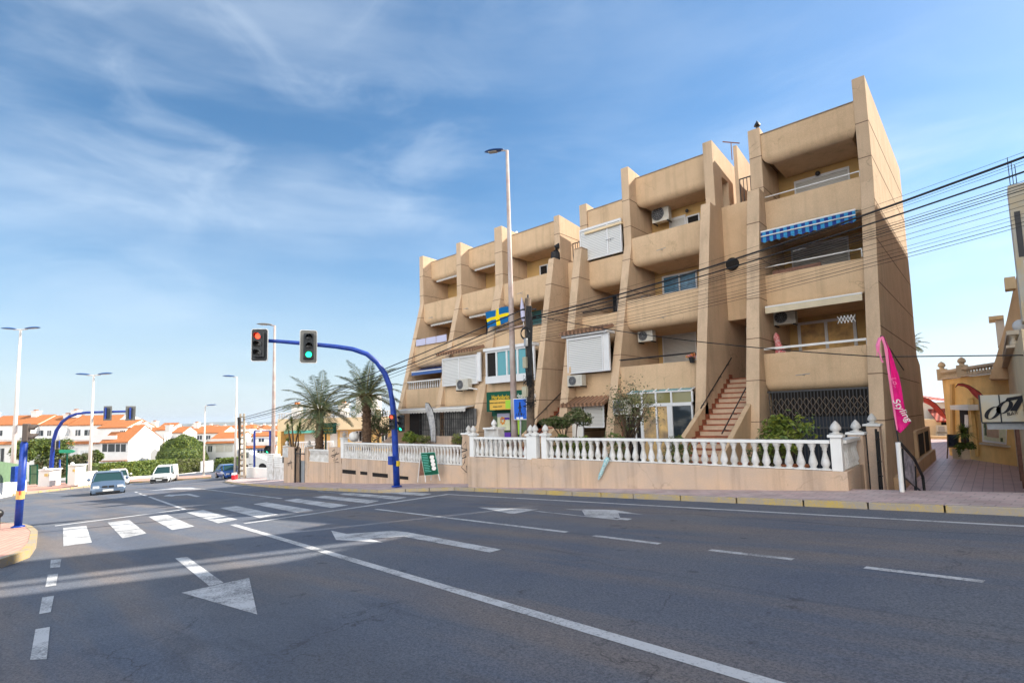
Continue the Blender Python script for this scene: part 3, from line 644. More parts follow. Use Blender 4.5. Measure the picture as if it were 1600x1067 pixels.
# stair recess two
b = MB(); b.box(-14.8,-13.62,20.6,20.8,2.95,7.35); b.box(-14.8,-13.62,20.8,22.3,2.95,3.2); b.box(-14.8,-13.62,20.8,22.3,7.0,7.1); b.build('wall', T['stucco'], ab)
b = MB(); b.prism([(21.0,9.9),(21.0,7.2),(22.3,7.2),(22.3,9.7)], -14.0,-13.86); b.build('fin_wall', T['stucco2'], ab, recalc=True)
b = MB()
for i in range(7): x = -14.78+i*.13; b.box(x-.012,x+.012,21.05,21.07,7.3,8.4)
b.box(-14.8,-14.0,21.04,21.08,8.4,8.44); b.build('railing', T['black'], ab)
def stairs(x0, x1, ytop, ztop_, n, rise=.182, run=.30):
    b = MB(); y = ytop; z = ztop_
    s_ = thing  # keep the helper in scope
    for i in range(n):
        b.box(x0, x1, y-run*(i+1), y-run*i+ (0 if i else .0), -2.45, z-rise*i-.03, 0)
        b.box(x0, x1, y-run*(i+1)-.02, y-run*i+.001, z-rise*i-.03, z-rise*i+.012, 1)
    b.box(x0, x1, y, 22.6, -2.45, z-.03, 0); b.box(x0, x1, y, 22.6, z-.03, z+.012, 1)
    st_ = b.build('staircase', [T['riser'], T['step']], ab)
    # stepped skirting on the left wall
    k = MB()
    for i in range(n): k.box(x0+.002, x0+.02, y-run*(i+1)-.02, y-run*i, z-rise*i-.25, z-rise*i+.17)
    k.build('skirting', T['step'], st_)
    ye = y-run*n; ze = z-rise*n
    slope = rise/run
    # sloping side walls that run out into the garden
    for xa, xb in ((x0-.16, x0-.0), (x1+.0, x1+.16)):
        yc = 18.2; zc = z-(ytop-yc)*slope+.62
        q = MB(); q.prism([(yc,-2.45),(yc,zc),(ye-.3,ze+.55),(ye-.3,-2.45)], xa, xb); q.build('stair_wall', T['stucco'], ab, recalc=True, bevel=.01)
    for xx, ya, yb in ((x0+.10, ytop-.2, 17.3), (x1-.10, 18.9, 16.0)):
        za = z-(ytop-ya)*slope+.92; zb = z-(ytop-yb)*slope+.92
        h = MB().tube([(xx,ya,za),(xx,yb,zb)], .022, 6)
        for f in (.1,.37,.63,.9): yy = ya+(yb-ya)*f; zz = za+(zb-za)*f; h.tube([(xx,yy,zz),(xx,yy,zz-.09),(xx+(-.1 if xx < (x0+x1)/2 else .1),yy,zz-.09)], .012, 5)
        h.build('handrail', T['black'], ab)
stairs(-7.34,-6.0,20.6,1.2,17); stairs(-14.8,-13.62,20.6,.75,16)
def leaf_door(x0, x1, y, z0, z1, m, par, name='door', panels=1):
    b = MB(); b.box(x0,x1,y,y+.06,z0,z1); d = b.build(name, m, par); return d
leaf_door(-7.2,-6.5,22.45,1.21,3.3,T['grey'],ab); b = MB(); b.box(-6.45,-6.25,22.3,22.38,1.21,3.45); b.box(-7.3,-7.2,22.4,22.5,1.21,3.4); b.build('door_frame', T['pvc'], ab)
leaf_door(-14.6,-13.9,22.2,.76,2.9,T['brown'],ab)
# --------------- windows and fittings
def frame_win(x0, x1, z0, z1, y, m='glass', panes=2, fr='pvc', t=.06, name='window', par=None, sill=False, d=.07):
    par = par or ab; b = MB()
    b.box(x0, x1, y-d, y, z1-t, z1); b.box(x0, x1, y-d, y, z0, z0+t); b.box(x0, x0+t, y-d, y, z0+t, z1-t); b.box(x1-t, x1, y-d, y, z0+t, z1-t)
    wd = (x1-x0-t)/panes
    for i in range(1, panes): xx = x0+t/2+wd*i; b.box(xx-t/2, xx+t/2, y-d+.004, y, z0+t, z1-t)
    w_ = b.build(name, T[fr], par)
    for i in range(panes):
        a = x0+t/2+wd*i+t/2; MB().box(a, a+wd-t, y-d*.5, y-d*.5+.01, z0+t, z1-t).build('pane', T[m[i] if isinstance(m, list) else m], w_)
    return w_
def px_win(Y, l, tp, b_, r, **k): x0, x1, z0, z1 = rectY(Y, l, tp, b_, r); return frame_win(x0, x1, z0, z1, Y, **k)
def shutter(Y, l, t, b_, r, mat='slats', split=0, name='roller_shutter', d=.06, fr='pvc'):
    x0, x1, z0, z1 = rectY(Y, l, t, b_, r); b = MB(); b.box(x0,x1,Y-d,Y,z1-.1,z1); b.box(x0,x0+.05,Y-d,Y,z0,z1-.1); b.box(x1-.05,x1,Y-d,Y,z0,z1-.1); b.box(x0+.05,x1-.05,Y-d,Y,z0,z0+.04)
    if split: xs = x0+(x1-x0)*split; b.box(xs-.03,xs+.03,Y-d-.006,Y,z0+.04,z1-.1)
    w_ = b.build(name, T[fr], ab); MB().box(x0+.05,x1-.05,Y-d*.6,Y-d*.6+.02,z0+.04,z1-.1).build('slats', T[mat], w_); return w_
def ac(Y, l, t, b_, r, d=.3, name='air_conditioner', side=0):
    x0, x1, z0, z1 = rectY(Y, l, t, b_, r); m = MB(); m.box(x0,x1,Y,Y+d,z0,z1); a = m.build(name, T['acbody'], ab, bevel=.012)
    c = (x0+(x1-x0)*.36, Y-.012, (z0+z1)/2); R = (z1-z0)*.40
    g_ = MB(); n = 20
    g_.add([(c[0]+R*cos(2*pi*i/n), Y-.012, c[2]+R*sin(2*pi*i/n)) for i in range(n)]+[(c[0]+R*cos(2*pi*i/n), Y+.02, c[2]+R*sin(2*pi*i/n)) for i in range(n)], [tuple(range(n))]+[(i,(i+1)%n,n+(i+1)%n,n+i) for i in range(n)])
    fo = g_.build('fan', T['darkmetal'], a); q = MB()
    for k in (.35,.6,.85,1.0):
        pts = [(c[0]+R*k*cos(2*pi*i/18), Y-.02, c[2]+R*k*sin(2*pi*i/18)) for i in range(19)]; q.tube(pts, .006, 4, cap=False)
    for i in range(10): an = 2*pi*i/10; q.tube([(c[0],Y-.02,c[2]),(c[0]+R*cos(an),Y-.02,c[2]+R*sin(an))], .005, 4)
    q.build('grille', T['grey'], a)
    s_ = MB(); s_.box(x0+.04,x0+.08,Y-.02,Y+d+.1,z0-.05,z0-.002); s_.box(x1-.08,x1-.04,Y-.02,Y+d+.1,z0-.05,z0-.002); s_.build('bracket', T['black'], a)
    return a
def rail_px(Y, a, b_, r=.022, m='white', posts=0, ph=.3, flat=False):
    p = onY(*a, Y); q = onY(*b_, Y); zz = (p.z+q.z)/2; p.z = q.z = zz
    h = MB(); 
    if flat: h.box(p.x, q.x, Y-.03, Y+.03, zz-.035, zz+.035)
    else: h.tube([p, q], r, 8)
    for i in range(posts):
        x = p.x+(q.x-p.x)*(i/(posts-1) if posts > 1 else .5); h.tube([(x,Y,zz),(x,Y,zz-ph)], r*.8, 6)
    return h.build('railing', T[m], ab)
YA3, YA2, YA1 = yf(7.48)+.1, yf(4.66)+.22, yf(1.86)+.22
# bay A
shutter(22.0, 1241, 285, 345, 1329, split=0); rail_px(YA3, (1187,311), (1343,268), posts=2, ph=.3)
shutter(22.0, 1236, 388, 440, 1327, split=.0); rail_px(YA2, (1184,421), (1346,388), posts=2, ph=.26)
b = MB(); x0 = -5.4; b.box(x0,-3.9,YA2+.18,YA2+.26,3.7,4.84); b.build('tiled_skirting', T['brown'], ab)
px_win(22.0, 1246, 505, 575, 1338, panes=2, m=['curtain_reflection','curtain_reflection'], t=.10)  # both panes carry the painted warm reflection
ac(20.1, 1207, 486, 509, 1242); rail_px(YA1, (1186,547), (1354,529), flat=True, posts=2, ph=.22)
def lampball(px, py, Y, r=.09, name='wall_lamp', m='lens'):
    c = onY(px, py, Y); return MB().ball((c.x, Y-.05, c.z), r, 10).build(name, T[m], ab, smooth=True)
lampball(1278,272,21.9,.09,m='darkmetal'); lampball(1288,485,21.9,.12,m='darkmetal')
def awning(x0, x1, ya, za, yb, zb, m, val=.18, name='awning', bar_m='white', scal=True, thin=False):
    b = MB(); b.hexa([(x0,yb,zb-.012),(x1,yb,zb-.012),(x1,ya,za-.012),(x0,ya,za-.012),(x0,yb,zb),(x1,yb,zb),(x1,ya,za),(x0,ya,za)]); a = b.build(name, T[m], ab, recalc=True)
    MB().tube([(x0,yb-.01,zb),(x1,yb-.01,zb)], .012 if thin else .035, 8).build('front_bar', T['awngrey' if thin else bar_m], a)
    v = MB(); n = max(6, int((x1-x0)/.22))
    for i in range(n):
        xa, xb = x0+(x1-x0)*i/n, x0+(x1-x0)*(i+1)/n; xm = (xa+xb)/2; e = .05 if scal else 0
        v.add([(xa,yb-.03,zb-.02),(xb,yb-.03,zb-.02),(xb,yb-.03,zb-val+e),(xm,yb-.03,zb-val),(xa,yb-.03,zb-val+e)], [(0,4,3,2,1)])
        v.add([(xa,yb-.022,zb-.02),(xb,yb-.022,zb-.02),(xb,yb-.022,zb-val+e),(xm,yb-.022,zb-val),(xa,yb-.022,zb-val+e)], [(0,1,2,3,4)])
    v.build('valance', T[m], a)
    for xx in (x0+.1, x1-.1): pass
    return a
aw_ = awning(-5.5,-2.72, 20.0,6.36, 19.05,6.10,'awnblue',.40); MB().tube([(-5.5,19.0,5.93),(-2.72,19.0,5.93)], .022, 8).build('valance_bar', T['white'], aw_)
awning(-5.5,-2.72, 19.6,3.62, 18.95,3.46,'awnbeige',.22,scal=False)
b = MB(); # folded lattice arm
for i in range(5):
    xa = -2.95-.1*i*.9
    b.tube([(xa,19.0,2.62),(xa-.12,19.0,2.85)], .01, 4); b.tube([(xa,19.0,2.85),(xa-.12,19.0,2.62)], .01, 4)
b.build('folding_lattice', T['white'], ab)
# ground floor folding grille of bay A
x0, x1 = -5.5, -2.68; zb_, zt_ = -2.35, .60; Yg = 18.55
MB().box(x0, x1, Yg+.5, Yg+.55, zb_, zt_).build('dark_opening', T['dark'], ab)
b = MB()
for i in range(30): x = x0+.05+i*(x1-x0-.1)/29; b.box(x-.011,x+.011,Yg,Yg+.02,zb_,zt_)
lt_ = MB()
for i in range(15):
    d = (x1-x0-.1)/15; x = x0+.05+i*d
    for zz in (.08,-.20): lt_.tube([(x,Yg-.03,zz),(x+d,Yg-.03,zz+.28)], .009, 4); lt_.tube([(x,Yg-.04,zz+.28),(x+d,Yg-.04,zz)], .009, 4)
b.box(x0,x1,Yg-.02,Yg+.04,zt_-.05,zt_); b.box(x0,x1,Yg-.02,Yg+.02,-.62,-.57)
b.build('folding_grille', T['darkmetal'], ab); lt_.build('grille_lattice', M_('rusty lattice', (.22,.17,.13), .6, var=.5, vscale=6), ab)
MB().box(x0+.9,x1-.05,Yg+.2,Yg+.24,zb_,-.25).build('blue_shutter', M_('dark blue steel', (.012,.02,.035), .4), ab)
# bay B
ac(21.35, 1018, 325, 350, 1044); shutter(22.0, 1046, 343, 372, 1072); px_win(22.0, 1073, 339, 372, 1094, m='dark', panes=1)
px_win(22.0, 1035, 433, 462, 1090, m='blueglass', panes=2, t=.07); lampball(1062,418,21.9,.08,m='darkmetal'); lampball(1074,330,21.9,.08,m='darkmetal')
shutter(22.0, 1035, 523, 573, 1088); ac(19.9, 996, 517, 535, 1019); rail_px(yf(1.86)+.1, (968,563), (1086,551), r=.03, m='black', posts=2, ph=.12)
rail_px(yf(4.66)+.1, (1002,464), (1014,461), r=.012, m='grey', posts=2, ph=.2)
# glazed conservatory
T['curtain_reflection2'] = M_('glass with painted curtains and reflections', (.26,.19,.13), .25, var=.9, vscale=2.2, col2=(.78,.52,.22), spec=.5)  # warm patches paint in curtains and reflections together
Yc = 18.35; f = lambda px, py: onY(px, py, Yc)
xs = [f(p, 640).x for p in (1003, 1026, 1047, 1082)]
zr = f(1040,632).z; zt2 = f(1040,613).z; b = MB()
for i, (x, wv_) in enumerate(zip(xs, (.06,.03,.10,.03))): b.box(x-wv_, x+wv_, Yc-.05, Yc+.05, -2.4, zr-.06)
b.box(xs[0]-.6, xs[-1], Yc-.06, Yc+.06, zr-.06, zr+.06)
for px in (1003,1025,1049,1082): x = f(px,620).x; b.box(x-.03,x+.03,Yc-.04,Yc+.04,zr+.06,zt2)
b.box(xs[0]-.6, xs[-1], Yc-.05, Yc+.05, zt2, zt2+.05)
for i in range(6): x = xs[0]-.5+i*(xs[-1]-xs[0]+.5)/5; b.tube([(x,Yc,zt2+.04),(x+.05,Yc+.9,zt2+.38)], .028, 6)
cons = b.build('conservatory', T['pvc'], ab)
for i in range(3): MB().box(xs[i]+.05, xs[i+1]-.05, Yc, Yc+.02, -2.35, zr-.06).build('pane', T['glass'] if i == 2 else T['curtain_reflection2'], cons)
MB().box(xs[0]-.6, xs[-1], Yc+.01, Yc+.02, zr+.06, zt2).build('pane', M_('greenish glass', (.22,.20,.08), .1, spec=.8), cons)
MB().hexa([(xs[0]-.6,Yc+.02,zt2+.04),(xs[-1],Yc+.02,zt2+.04),(xs[-1],Yc+.95,zt2+.38),(xs[0]-.6,Yc+.95,zt2+.38),(xs[0]-.6,Yc+.02,zt2+.05),(xs[-1],Yc+.02,zt2+.05),(xs[-1],Yc+.95,zt2+.39),(xs[0]-.6,Yc+.95,zt2+.39)]).build('glass_roof', T['tealglass'], cons, recalc=True)
c = onY(1040, 660, 19.3)
for i, px in enumerate((1020, 1038, 1066)):
    p = onY(px, 660, 19.4); MB().box(p.x-.16, p.x+.12, 19.35, 19.4, -2.3, .0).build('curtain_reflection', T['curtain_reflection'], cons)
MB().box(-10.99,-9.8,18.5,18.6,-2.4,-.05).build('garden_room_wall', T['brown'], ab)
ac(17.9, 957, 625, 648, 980, d=.32)
frame_win(-10.75,-9.9,-1.9,-.1,18.5,panes=2,m='dark',t=.05)
# bay C : enclosed loggias
shutter(20.02, 907, 361, 411, 972, mat='finesl', split=.68, d=.10); p = onY(904,360,19.9); b = MB(); b.box(-13.3,-11.36,19.86,20.1,8.22,8.32); b.build('cornice', T['cream'], ab)
px_win(22.0, 948, 461, 495, 966, m='glass', panes=1); rail_px(yf(4.28,2)+.1, (900,490), (962,480), r=.03, m='black', posts=2, ph=.14)
Yk = 18.42; shutter(Yk, 888, 530, 585, 944, mat='finesl', d=.14); b = MB(); x0, x1, z0, z1 = rectY(Yk, 886, 529, 585, 953)
b.box(x1-.28, x1, Yk-.1, Yk, z0, z1+.02); b.box(x0-.12,x1,Yk-.25,Yk+.4,z1,z1+.1); b.build('shutter_box', T['pvc'], ab)
def tileroof(x0, x1, ya, za, yb, zb, name='tiled_canopy'):
    b = MB(); n = int((x1-x0)/.2)
    for i in range(n):
        xc = x0+(i+.5)*(x1-x0)/n; b.tube([(xc,ya,za+.03),(xc,yb,zb+.03)], .085, 8)
    b.hexa([(x0,yb,zb-.03),(x1,yb,zb-.03),(x1,ya,za-.03),(x0,ya,za-.03),(x0,yb,zb+.02),(x1,yb,zb+.02),(x1,ya,za+.02),(x0,ya,za+.02)])
    return b.build(name, T['roofX'], ab, recalc=True)
tileroof(x0-.15, x1, 18.8, z1+.32, 18.05, z1+.12)
ac(18.1, 886, 587, 604, 909, d=.3)
x0, x1, z0, z1 = rectY(18.25, 882, 624, 660, 949); tileroof(x0, x1, 18.7, z1+.02, 17.9, z1-.30)
px_win(18.3, 886, 632, 690, 911, m='shutter', panes=1, name='door'); shutter(18.3, 913, 631, 668, 944)
def balusters(x0, x1, y, z0, h, n, par, rail=True, r=.055, name='baluster', railm='white', both=True):
    pr = [(r*.95,0),(r*.95,.06*h),(r*.6,.09*h),(r*1.05,.22*h),(r*1.0,.30*h),(r*.5,.60*h),(r*.42,.72*h),(r*.62,.76*h),(r*.5,.80*h),(r*.85,.90*h),(r*.95,.94*h),(r*.95,h)]
    for i in range(n):
        x = x0+(i+.5)*(x1-x0)/n; MB().lathe(pr, (x,y,z0), 10).build(name, T['baluster'], par, smooth=True)
balusters(-12.95,-11.45,18.05,-1.6,.55,6,ab); MB().box(-13.0,-11.4,17.98,18.12,-1.05,-.98).build('railing', T['white'], ab)
# bay D
px_win(22.0, 844, 416, 440, 857, m='dark', panes=1); px_win(22.0, 829, 485, 510, 848, m='tealglass', panes=1, t=.05)
px_win(22.0, 806, 490, 516, 826, m='glass', panes=2); rail_px(yf(4.22,2)+.1, (776,519), (824,505), flat=True, m='galv', posts=2, ph=.12)
Yd = 18.45; px_win(Yd, 761, 550, 600, 829, m=['dark','tealglass','tealglass','tealglass'], panes=4, t=.09, d=.12)
x0, x1, z0, z1 = rectY(Yd, 761, 550, 600, 829); b = MB(); b.box(x0-.08,x1+.3,Yd-.2,Yd+.3,z1,z1+.14); b.box(x1,x1+.28,Yd-.1,Yd,z0,z1); b.box(x0,x1,Yd-.16,Yd-.121,z0,z0+.34); b.build('window_surround', T['pvc'], ab)
ys = 17.95
x0, x1, z0, z1 = rectY(ys, 760, 613, 637, 823); b = MB(); b.box(x0, x1+.0, ys, ys+.1, (z0+z1)/2-.02, z1); b.box(x0, x0+.55, ys, ys+.1, z0-.2, (z0+z1)/2-.02)
sg = b.build('shop_sign', T['signgreen'], ab)
MB().box(x0+.42, x1+.1, ys-.22, ys-.02, z0-.12, z0+.34).build('awning_box', M_('yellow awning', (.72,.44,.08), .7), sg)
MB().box(x0+1.45, x0+1.85, ys-.235, ys-.222, z0-.08, z0+.3).build('label', T['lime'], sg)
text('Herbolario', .30, face_Y(x0+.92, ys-.01, z1-.27), T['signyellow'], sg, sx=.85); text('- Health Shop', .30, face_Y(x0+2.42, ys-.01, z1-.27), T['white'], sg, sx=.80)
text('HERBOLARIO DIETETICA', .09, face_Y(x0+.92, ys-.225, z0+.2), T['dkgreen'], sg); text('HERBAL SHOP', .09, face_Y(x0+.92, ys-.225, z0+.02), T['dkgreen'], sg)
x0, x1, z0, z1 = rectY(18.5, 770, 641, 692, 826)
MB().box(x0,x1,18.5,18.56,z0,z1).build('shop_front', M_('shop window', (.02,.06,.03), .15, spec=.7, var=.8, vscale=3, col2=(.10,.16,.05)), ab)
MB().box(x0,x1,18.44,18.49,z1-.28,z1).build('shop_fascia', T['signgreen'], ab)
pw = 18.42; x0, x1, z0, z1 = rectY(pw, 777, 646, 672, 796); po = MB().box(x0,x1,pw,pw+.03,z0,z1).build('poster', T['poster'], ab)
MB().box(x0,x1,pw-.01,pw-.001,z1-.17,z1).build('poster_band', T['lilac'], po); MB().box(x0+.25,x1,pw-.01,pw-.001,z1-.3,z1-.19).build('poster_band', T['purple'], po)
MB().box(x0-.05,x1+.05,pw-.02,pw-.0,z0-.42,z0-.1).build('poster_band', T['purple'], po)
b = MB()
for i in range(7): a = i*.9; b.box(x0+.35+.12*cos(a)-.05, x0+.35+.12*cos(a)+.05, pw-.012, pw-.002, z0+.45+.14*sin(a)-.05, z0+.45+.14*sin(a)+.05)
b.build('poster_picture', T['orangep'], po)
x0, x1, z0, z1 = rectY(pw, 805, 650, 675, 812); MB().box(x0,x1,pw,pw+.03,z0-.1,z1).build('poster', T['lime'], ab)
# bay E
px_win(22.0, 748, 440, 456, 757, m='dark', panes=1, fr='black')
def arch(Y, l, t, b_, r):
    x0, x1, z0, z1 = rectY(Y, l, t, b_, r); xm = (x0+x1)/2; R = (x1-x0)/2; z1 -= R
    pts = [(x0,z0),(x1,z0)]+[(xm+R*cos(pi*i/8), z1+R*.8*sin(pi*i/8)) for i in range(9)]; MB().prism(pts, Y-.06, Y+.01, 'y').build('arched_door', M_('dark blue door', (.02,.03,.05), .5), ab, recalc=True)
arch(22.0, 723, 503, 545, 733.5); arch(22.0, 752, 497, 530, 762)
for x0, x1, g_, z in ((-21.8,-19.2,2,8.42),(-25.2,-22.25,2,8.42),(-21.8,-19.2,2,5.62),(-25.2,-22.25,2,5.62)): awning(x0+.35, x1-.02, 21.3, z+.10, 20.75 if z > 8 else 20.25, z+.04, 'awngrey', .13, thin=True)
Ye = 18.5; shutter(Ye, 693, 561, 604, 747, mat='finesl', split=.5, d=.12); x0, x1, z0, z1 = rectY(Ye, 693, 560, 604, 747); MB().box(x1,x1+.24,Ye-.08,Ye,z0+.1,z1+.05).build('shutter_box', T['pvc'], ab)
tileroof(x0-.15, x1+.1, 18.9, z1+.38, 18.1, z1+.14)
ac(18.15, 712, 593, 610, 731, d=.3); b = MB().tube([onY(731,606,18.2), onY(746,608,18.2)], .03, 6).build('pipe', T['white'], ab)
def grille(Y, l, t, b_, r, n):
    x0, x1, z0, z1 = rectY(Y, l, t, b_, r); MB().box(x0,x1,Y+.2,Y+.25,z0,z1).build('window', M_('curtained window', (.22,.21,.20), .5, var=.8, vscale=2, col2=(.05,.05,.05)), ab)
    b = MB()
    for i in range(n): x = x0+i*(x1-x0)/(n-1); b.box(x-.014,x+.014,Y,Y+.02,z0,z1)
    for zz in (z0+.02, z0+(z1-z0)*.33, z0+(z1-z0)*.66, z1-.02): b.box(x0,x1,Y-.005,Y+.025,zz-.015,zz+.015)
    b.build('window_grille', T['black'], ab)
grille(17.85, 689, 640, 684, 739, 16); grille(17.85, 655, 642, 686, 682, 9)
x0, x1, z0, z1 = rectY(17.9, 633, 643, 686, 655); MB().box(x0,x1,18.2,18.25,z0,z1).build('door', T['dark'], ab)
awning(-21.8,-19.2,18.4,.62,17.75,.50,'awngrey',.2); awning(-25.1,-22.25,18.4,.62,17.75,.50,'awngrey',.2)
# bay F
awning(-25.0,-22.3,19.7,3.0,18.9,2.72,'awnblue' if 0 else 'carnavy',.2,bar_m='white',scal=False); px_win(22.0, 660, 580, 604, 683, m='cream', panes=2)
balusters(-25.2,-22.25,18.78,1.70,.42,15,ab,r=.045); MB().box(-25.22,-22.22,18.72,18.85,2.12,2.18).build('railing', T['white'], ab)
for a in (0,1,2): MB().box(-25.0+a*.93,-24.12+a*.93,19.22,19.235,4.28,4.66).build('balcony_screen', T['lilac'], ab)
rail_px(yf(6.93,2)+.1, (797,443), (856,427), r=.018, m='darkmetal', posts=2, ph=.1)
# clothes-line brackets and small pipes on the fronts
for px, py, Y in ((675,497,19.9),(730,483,19.9),(815,459,19.9),(1035,391,20.0),(1036,497,18.9),(1256,586,18.3),(955,375,20.0),(1250,392,19.4)):
    p = onY(px, py, Y); MB().tube([(p.x-.2,p.y-.12,p.z),(p.x+.2,p.y-.12,p.z+.03)], .012, 5).tube([(p.x,p.y-.12,p.z),(p.x,p.y+.1,p.z)], .012, 5).build('washing_line_bracket', T['grey'], ab)
for x in (-17.0,-8.9,-3.7): MB().box(x-.25, x+.35, 23, 24, 9.4 if x > -13 else 8.9, 10.35 if x > -13 else 9.6).build('chimney', T['stucco'], ab)
p = onY(1183,195,20.3); b = MB(); b.tube([(p.x,p.y,10.2),(p.x,p.y,p.z-.05)], .05, 8); b.lathe([(.12,0),(.10,.05),(.03,.16),(.01,.2)], (p.x,p.y,p.z-.05), 10); b.build('vent_cap', T['black'], ab)
text('11', .30, Matrix.Translation((onY(1091,582,18.2).x, yf(2.2)-.05, onY(1091,582,18.2).z)) @ Matrix.Rotation(pi/2,4,'X'), T['white'], ab, name='house_number', sx=.5)
# aerials on the roof are things of their own
an = thing('roof_antenna', 'rusty T shaped television aerial on the flat roof behind the fins', 'antenna', tuple(onY(1144,262,23.0)))
p = onY(1144,250,23.0); q = onY(1137,226,23.0); MB().tube([p, (p.x,23,p.z+.75)], .02, 6).build('mast', T['brown'], an); MB().tube([(p.x-.35,23,p.z+.95),(p.x+.35,23,p.z+.62)], .025, 6).build('boom', T['brown'], an)
p = onY(806,365,22.5); an = thing('phone_antenna', 'short white antenna on the roof above the shop bay', 'antenna', (p.x,22.5,9.35)); MB().tube([(p.x,22.5,9.35),(p.x,22.5,10.6)], .03, 6).build('mast', T['white'], an); MB().lathe([(.09,0),(.09,.55),(.04,.6)], (p.x+.05,22.5,10.1), 8).build('radome', T['white'], an)
an = thing('roof_box', 'grey cover slab lying on the roof above the top right balcony', 'cover', (-5.0,22,9.99)); MB().box(-5.4,-4.4,21.4,22.4,9.99,10.62).build('cover', T['grey'], an, bevel=.03)
# ------------------------------------------------------------------ garden walls with balustrades
def finial(x, y, z, w_, par, s=1.0):
    MB().box(x-w_/2-.04,x+w_/2+.04,y-w_/2-.04,y+w_/2+.04,z,z+.06).build('pillar_cap', T['white'], par, bevel=.01)
    MB().lathe([(.12*s,.06),(.13*s,.08),(.065*s,.10),(.055*s,.125),(.10*s,.155),(.105*s,.20),(.075*s,.265),(.03*s,.32),(.004,.345)], (x,y,z), 14).build('finial', T['baluster'], par, smooth=True)
def zg(x, y, h=.0): return plane(x, y)+h
RAIL = -.655
gw = thing('garden_wall', 'long peach garden wall with a white balustrade in front of the right half of the apartment block', 'garden wall', (-6.3, 12.7, -2.2))
def wall_run(par, x0, x1, y, zt, th=.24, vents=(), mt='garden'):
    b = MB(); n = max(1, int((x1-x0)/2))
    b.add([(x0,y,zg(x0,y)-.4),(x1,y,zg(x1,y)-.4),(x1,y+th,zg(x1,y)-.4),(x0,y+th,zg(x0,y)-.4),(x0,y,zt),(x1,y,zt),(x1,y+th,zt),(x0,y+th,zt)], [(0,3,2,1),(4,5,6,7),(0,1,5,4),(1,2,6,5),(2,3,7,6),(3,0,4,7)])
    b.build('wall', T[mt], par, bevel=.012)
    for a, c, z0, z1 in vents: MB().box(a, c, y-.006, y+.02, z0, z1).build('vent', T['dark'], par)
def rail(par, x0, x1, y, z0, z1, n):
    balusters(x0, x1, y+.11, z0, z1-z0-.07, n, par, r=.085)
    MB().box(x0, x1, y+.01, y+.21, z1-.07, z1).build('rail', T['white'], par, bevel=.01)
    MB().box(x0, x1, y+.03, y+.19, z0-.0, z0+.02).build('base_rail', T['white'], par)
xL = onY(857, 700, 12.6).x; xR = -2.42
wall_run(gw, xL-.6, xR+.12, 12.5, -1.28); rail(gw, xL, xR-.16, 12.5, -1.27, RAIL, 32)
def post(par, x, y, z0, z1, w_=.22, m='white', fs=1.0, fin_=True):
    b = MB(); b.box(x-w_/2,x+w_/2,y-w_/2,y+w_/2,z0,z1); b.build('pillar', T[m], par, bevel=.01)
    if fin_: finial(x, y, z1, w_, par, fs)
post(gw, xR-.05, 12.62, -1.28, -.60, .2); post(gw, xL-.12, 12.62, -1.28, -.60, .2); post(gw, xL-.52, 12.62, -1.28, -.60, .2)
# return towards the gate
b = MB(); b.box(xR-.14, xR+.11, 12.75, 14.5, -2.6, -1.28); b.build('wall', T['garden'], gw)
for i in range(7):
    yy = 12.85+i*.21; MB().lathe([(.07,0),(.07,.04),(.045,.06),(.08,.14),(.04,.35),(.035,.4),(.05,.44),(.065,.52),(.07,.54)], (xR,yy,-1.27), 10).build('baluster', T['baluster'], gw, smooth=True)
MB().box(xR-.1,xR+.1,12.75,14.3,RAIL-.07,RAIL).build('rail', T['white'], gw)
MB().box(xR-.15,xR+.15,14.3,14.62,-2.6,-.62).build('pillar', T['garden'], gw, bevel=.01); finial(xR,14.46,-.62,.3,gw)
gp = thing('gate_pillar', 'peach gate pillar with white finial against the end wall of the apartment block', 'pillar', (-2.3,16.9,-2.36))
MB().box(-2.62,-2.28,16.75,17.1,-2.4,-.50).build('pillar', T['garden'], gp, bevel=.01); finial(-2.45,16.92,-.50,.32,gp)
gt = thing('iron_gate', 'black iron garden gate standing open between two peach pillars', 'gate', (-2.35,15.6,-2.36))
b = MB()
for yy in (14.75,15.35): b.box(-2.42,-2.36,yy-.03,yy+.03,-2.3,-.45)
b.box(-2.41,-2.37,14.75,15.35,-.5,-.45); b.box(-2.41,-2.37,14.75,15.35,-1.4,-1.36); b.build('frame', T['black'], gt)
b = MB()
for i in range(7): yy = 14.84+i*.075; b.box(-2.40,-2.385,yy-.008,yy+.008,-2.25,-1.0)
b.build('bars', T['black'], gt)
b = MB(); b.tube([(-2.3,16.2,-2.3),(-2.28,16.2,-.55)],.03,6); b.tube([(-2.3,16.5,-2.3),(-2.28,16.5,-.62)],.025,6)
for zz in (-.8,-1.35,-1.7,-2.2): b.tube([(-2.3,16.2,zz),(-2.2,16.0,zz)],.02,5)
b.build('gate_leaf', T['black'], gt)
# middle wall in front of the shop
gm = thing('garden_wall', 'short peach garden wall with a white balustrade behind the lamp post, in front of the herbal shop', 'garden wall', (-12.4, 12.7, -2.3))
xm0 = onY(740,700,12.6).x; xm1 = onY(829,700,12.6).x
wall_run(gm, onY(733,740,12.55).x, xL-.604, 12.5, -1.32); rail(gm, xm0+.1, xm1-.1, 12.5, -1.3, RAIL, 11)
post(gm, xm0-.02, 12.62, -1.32, -.61, .2); post(gm, xm1, 12.62, -1.32, -.61, .2)
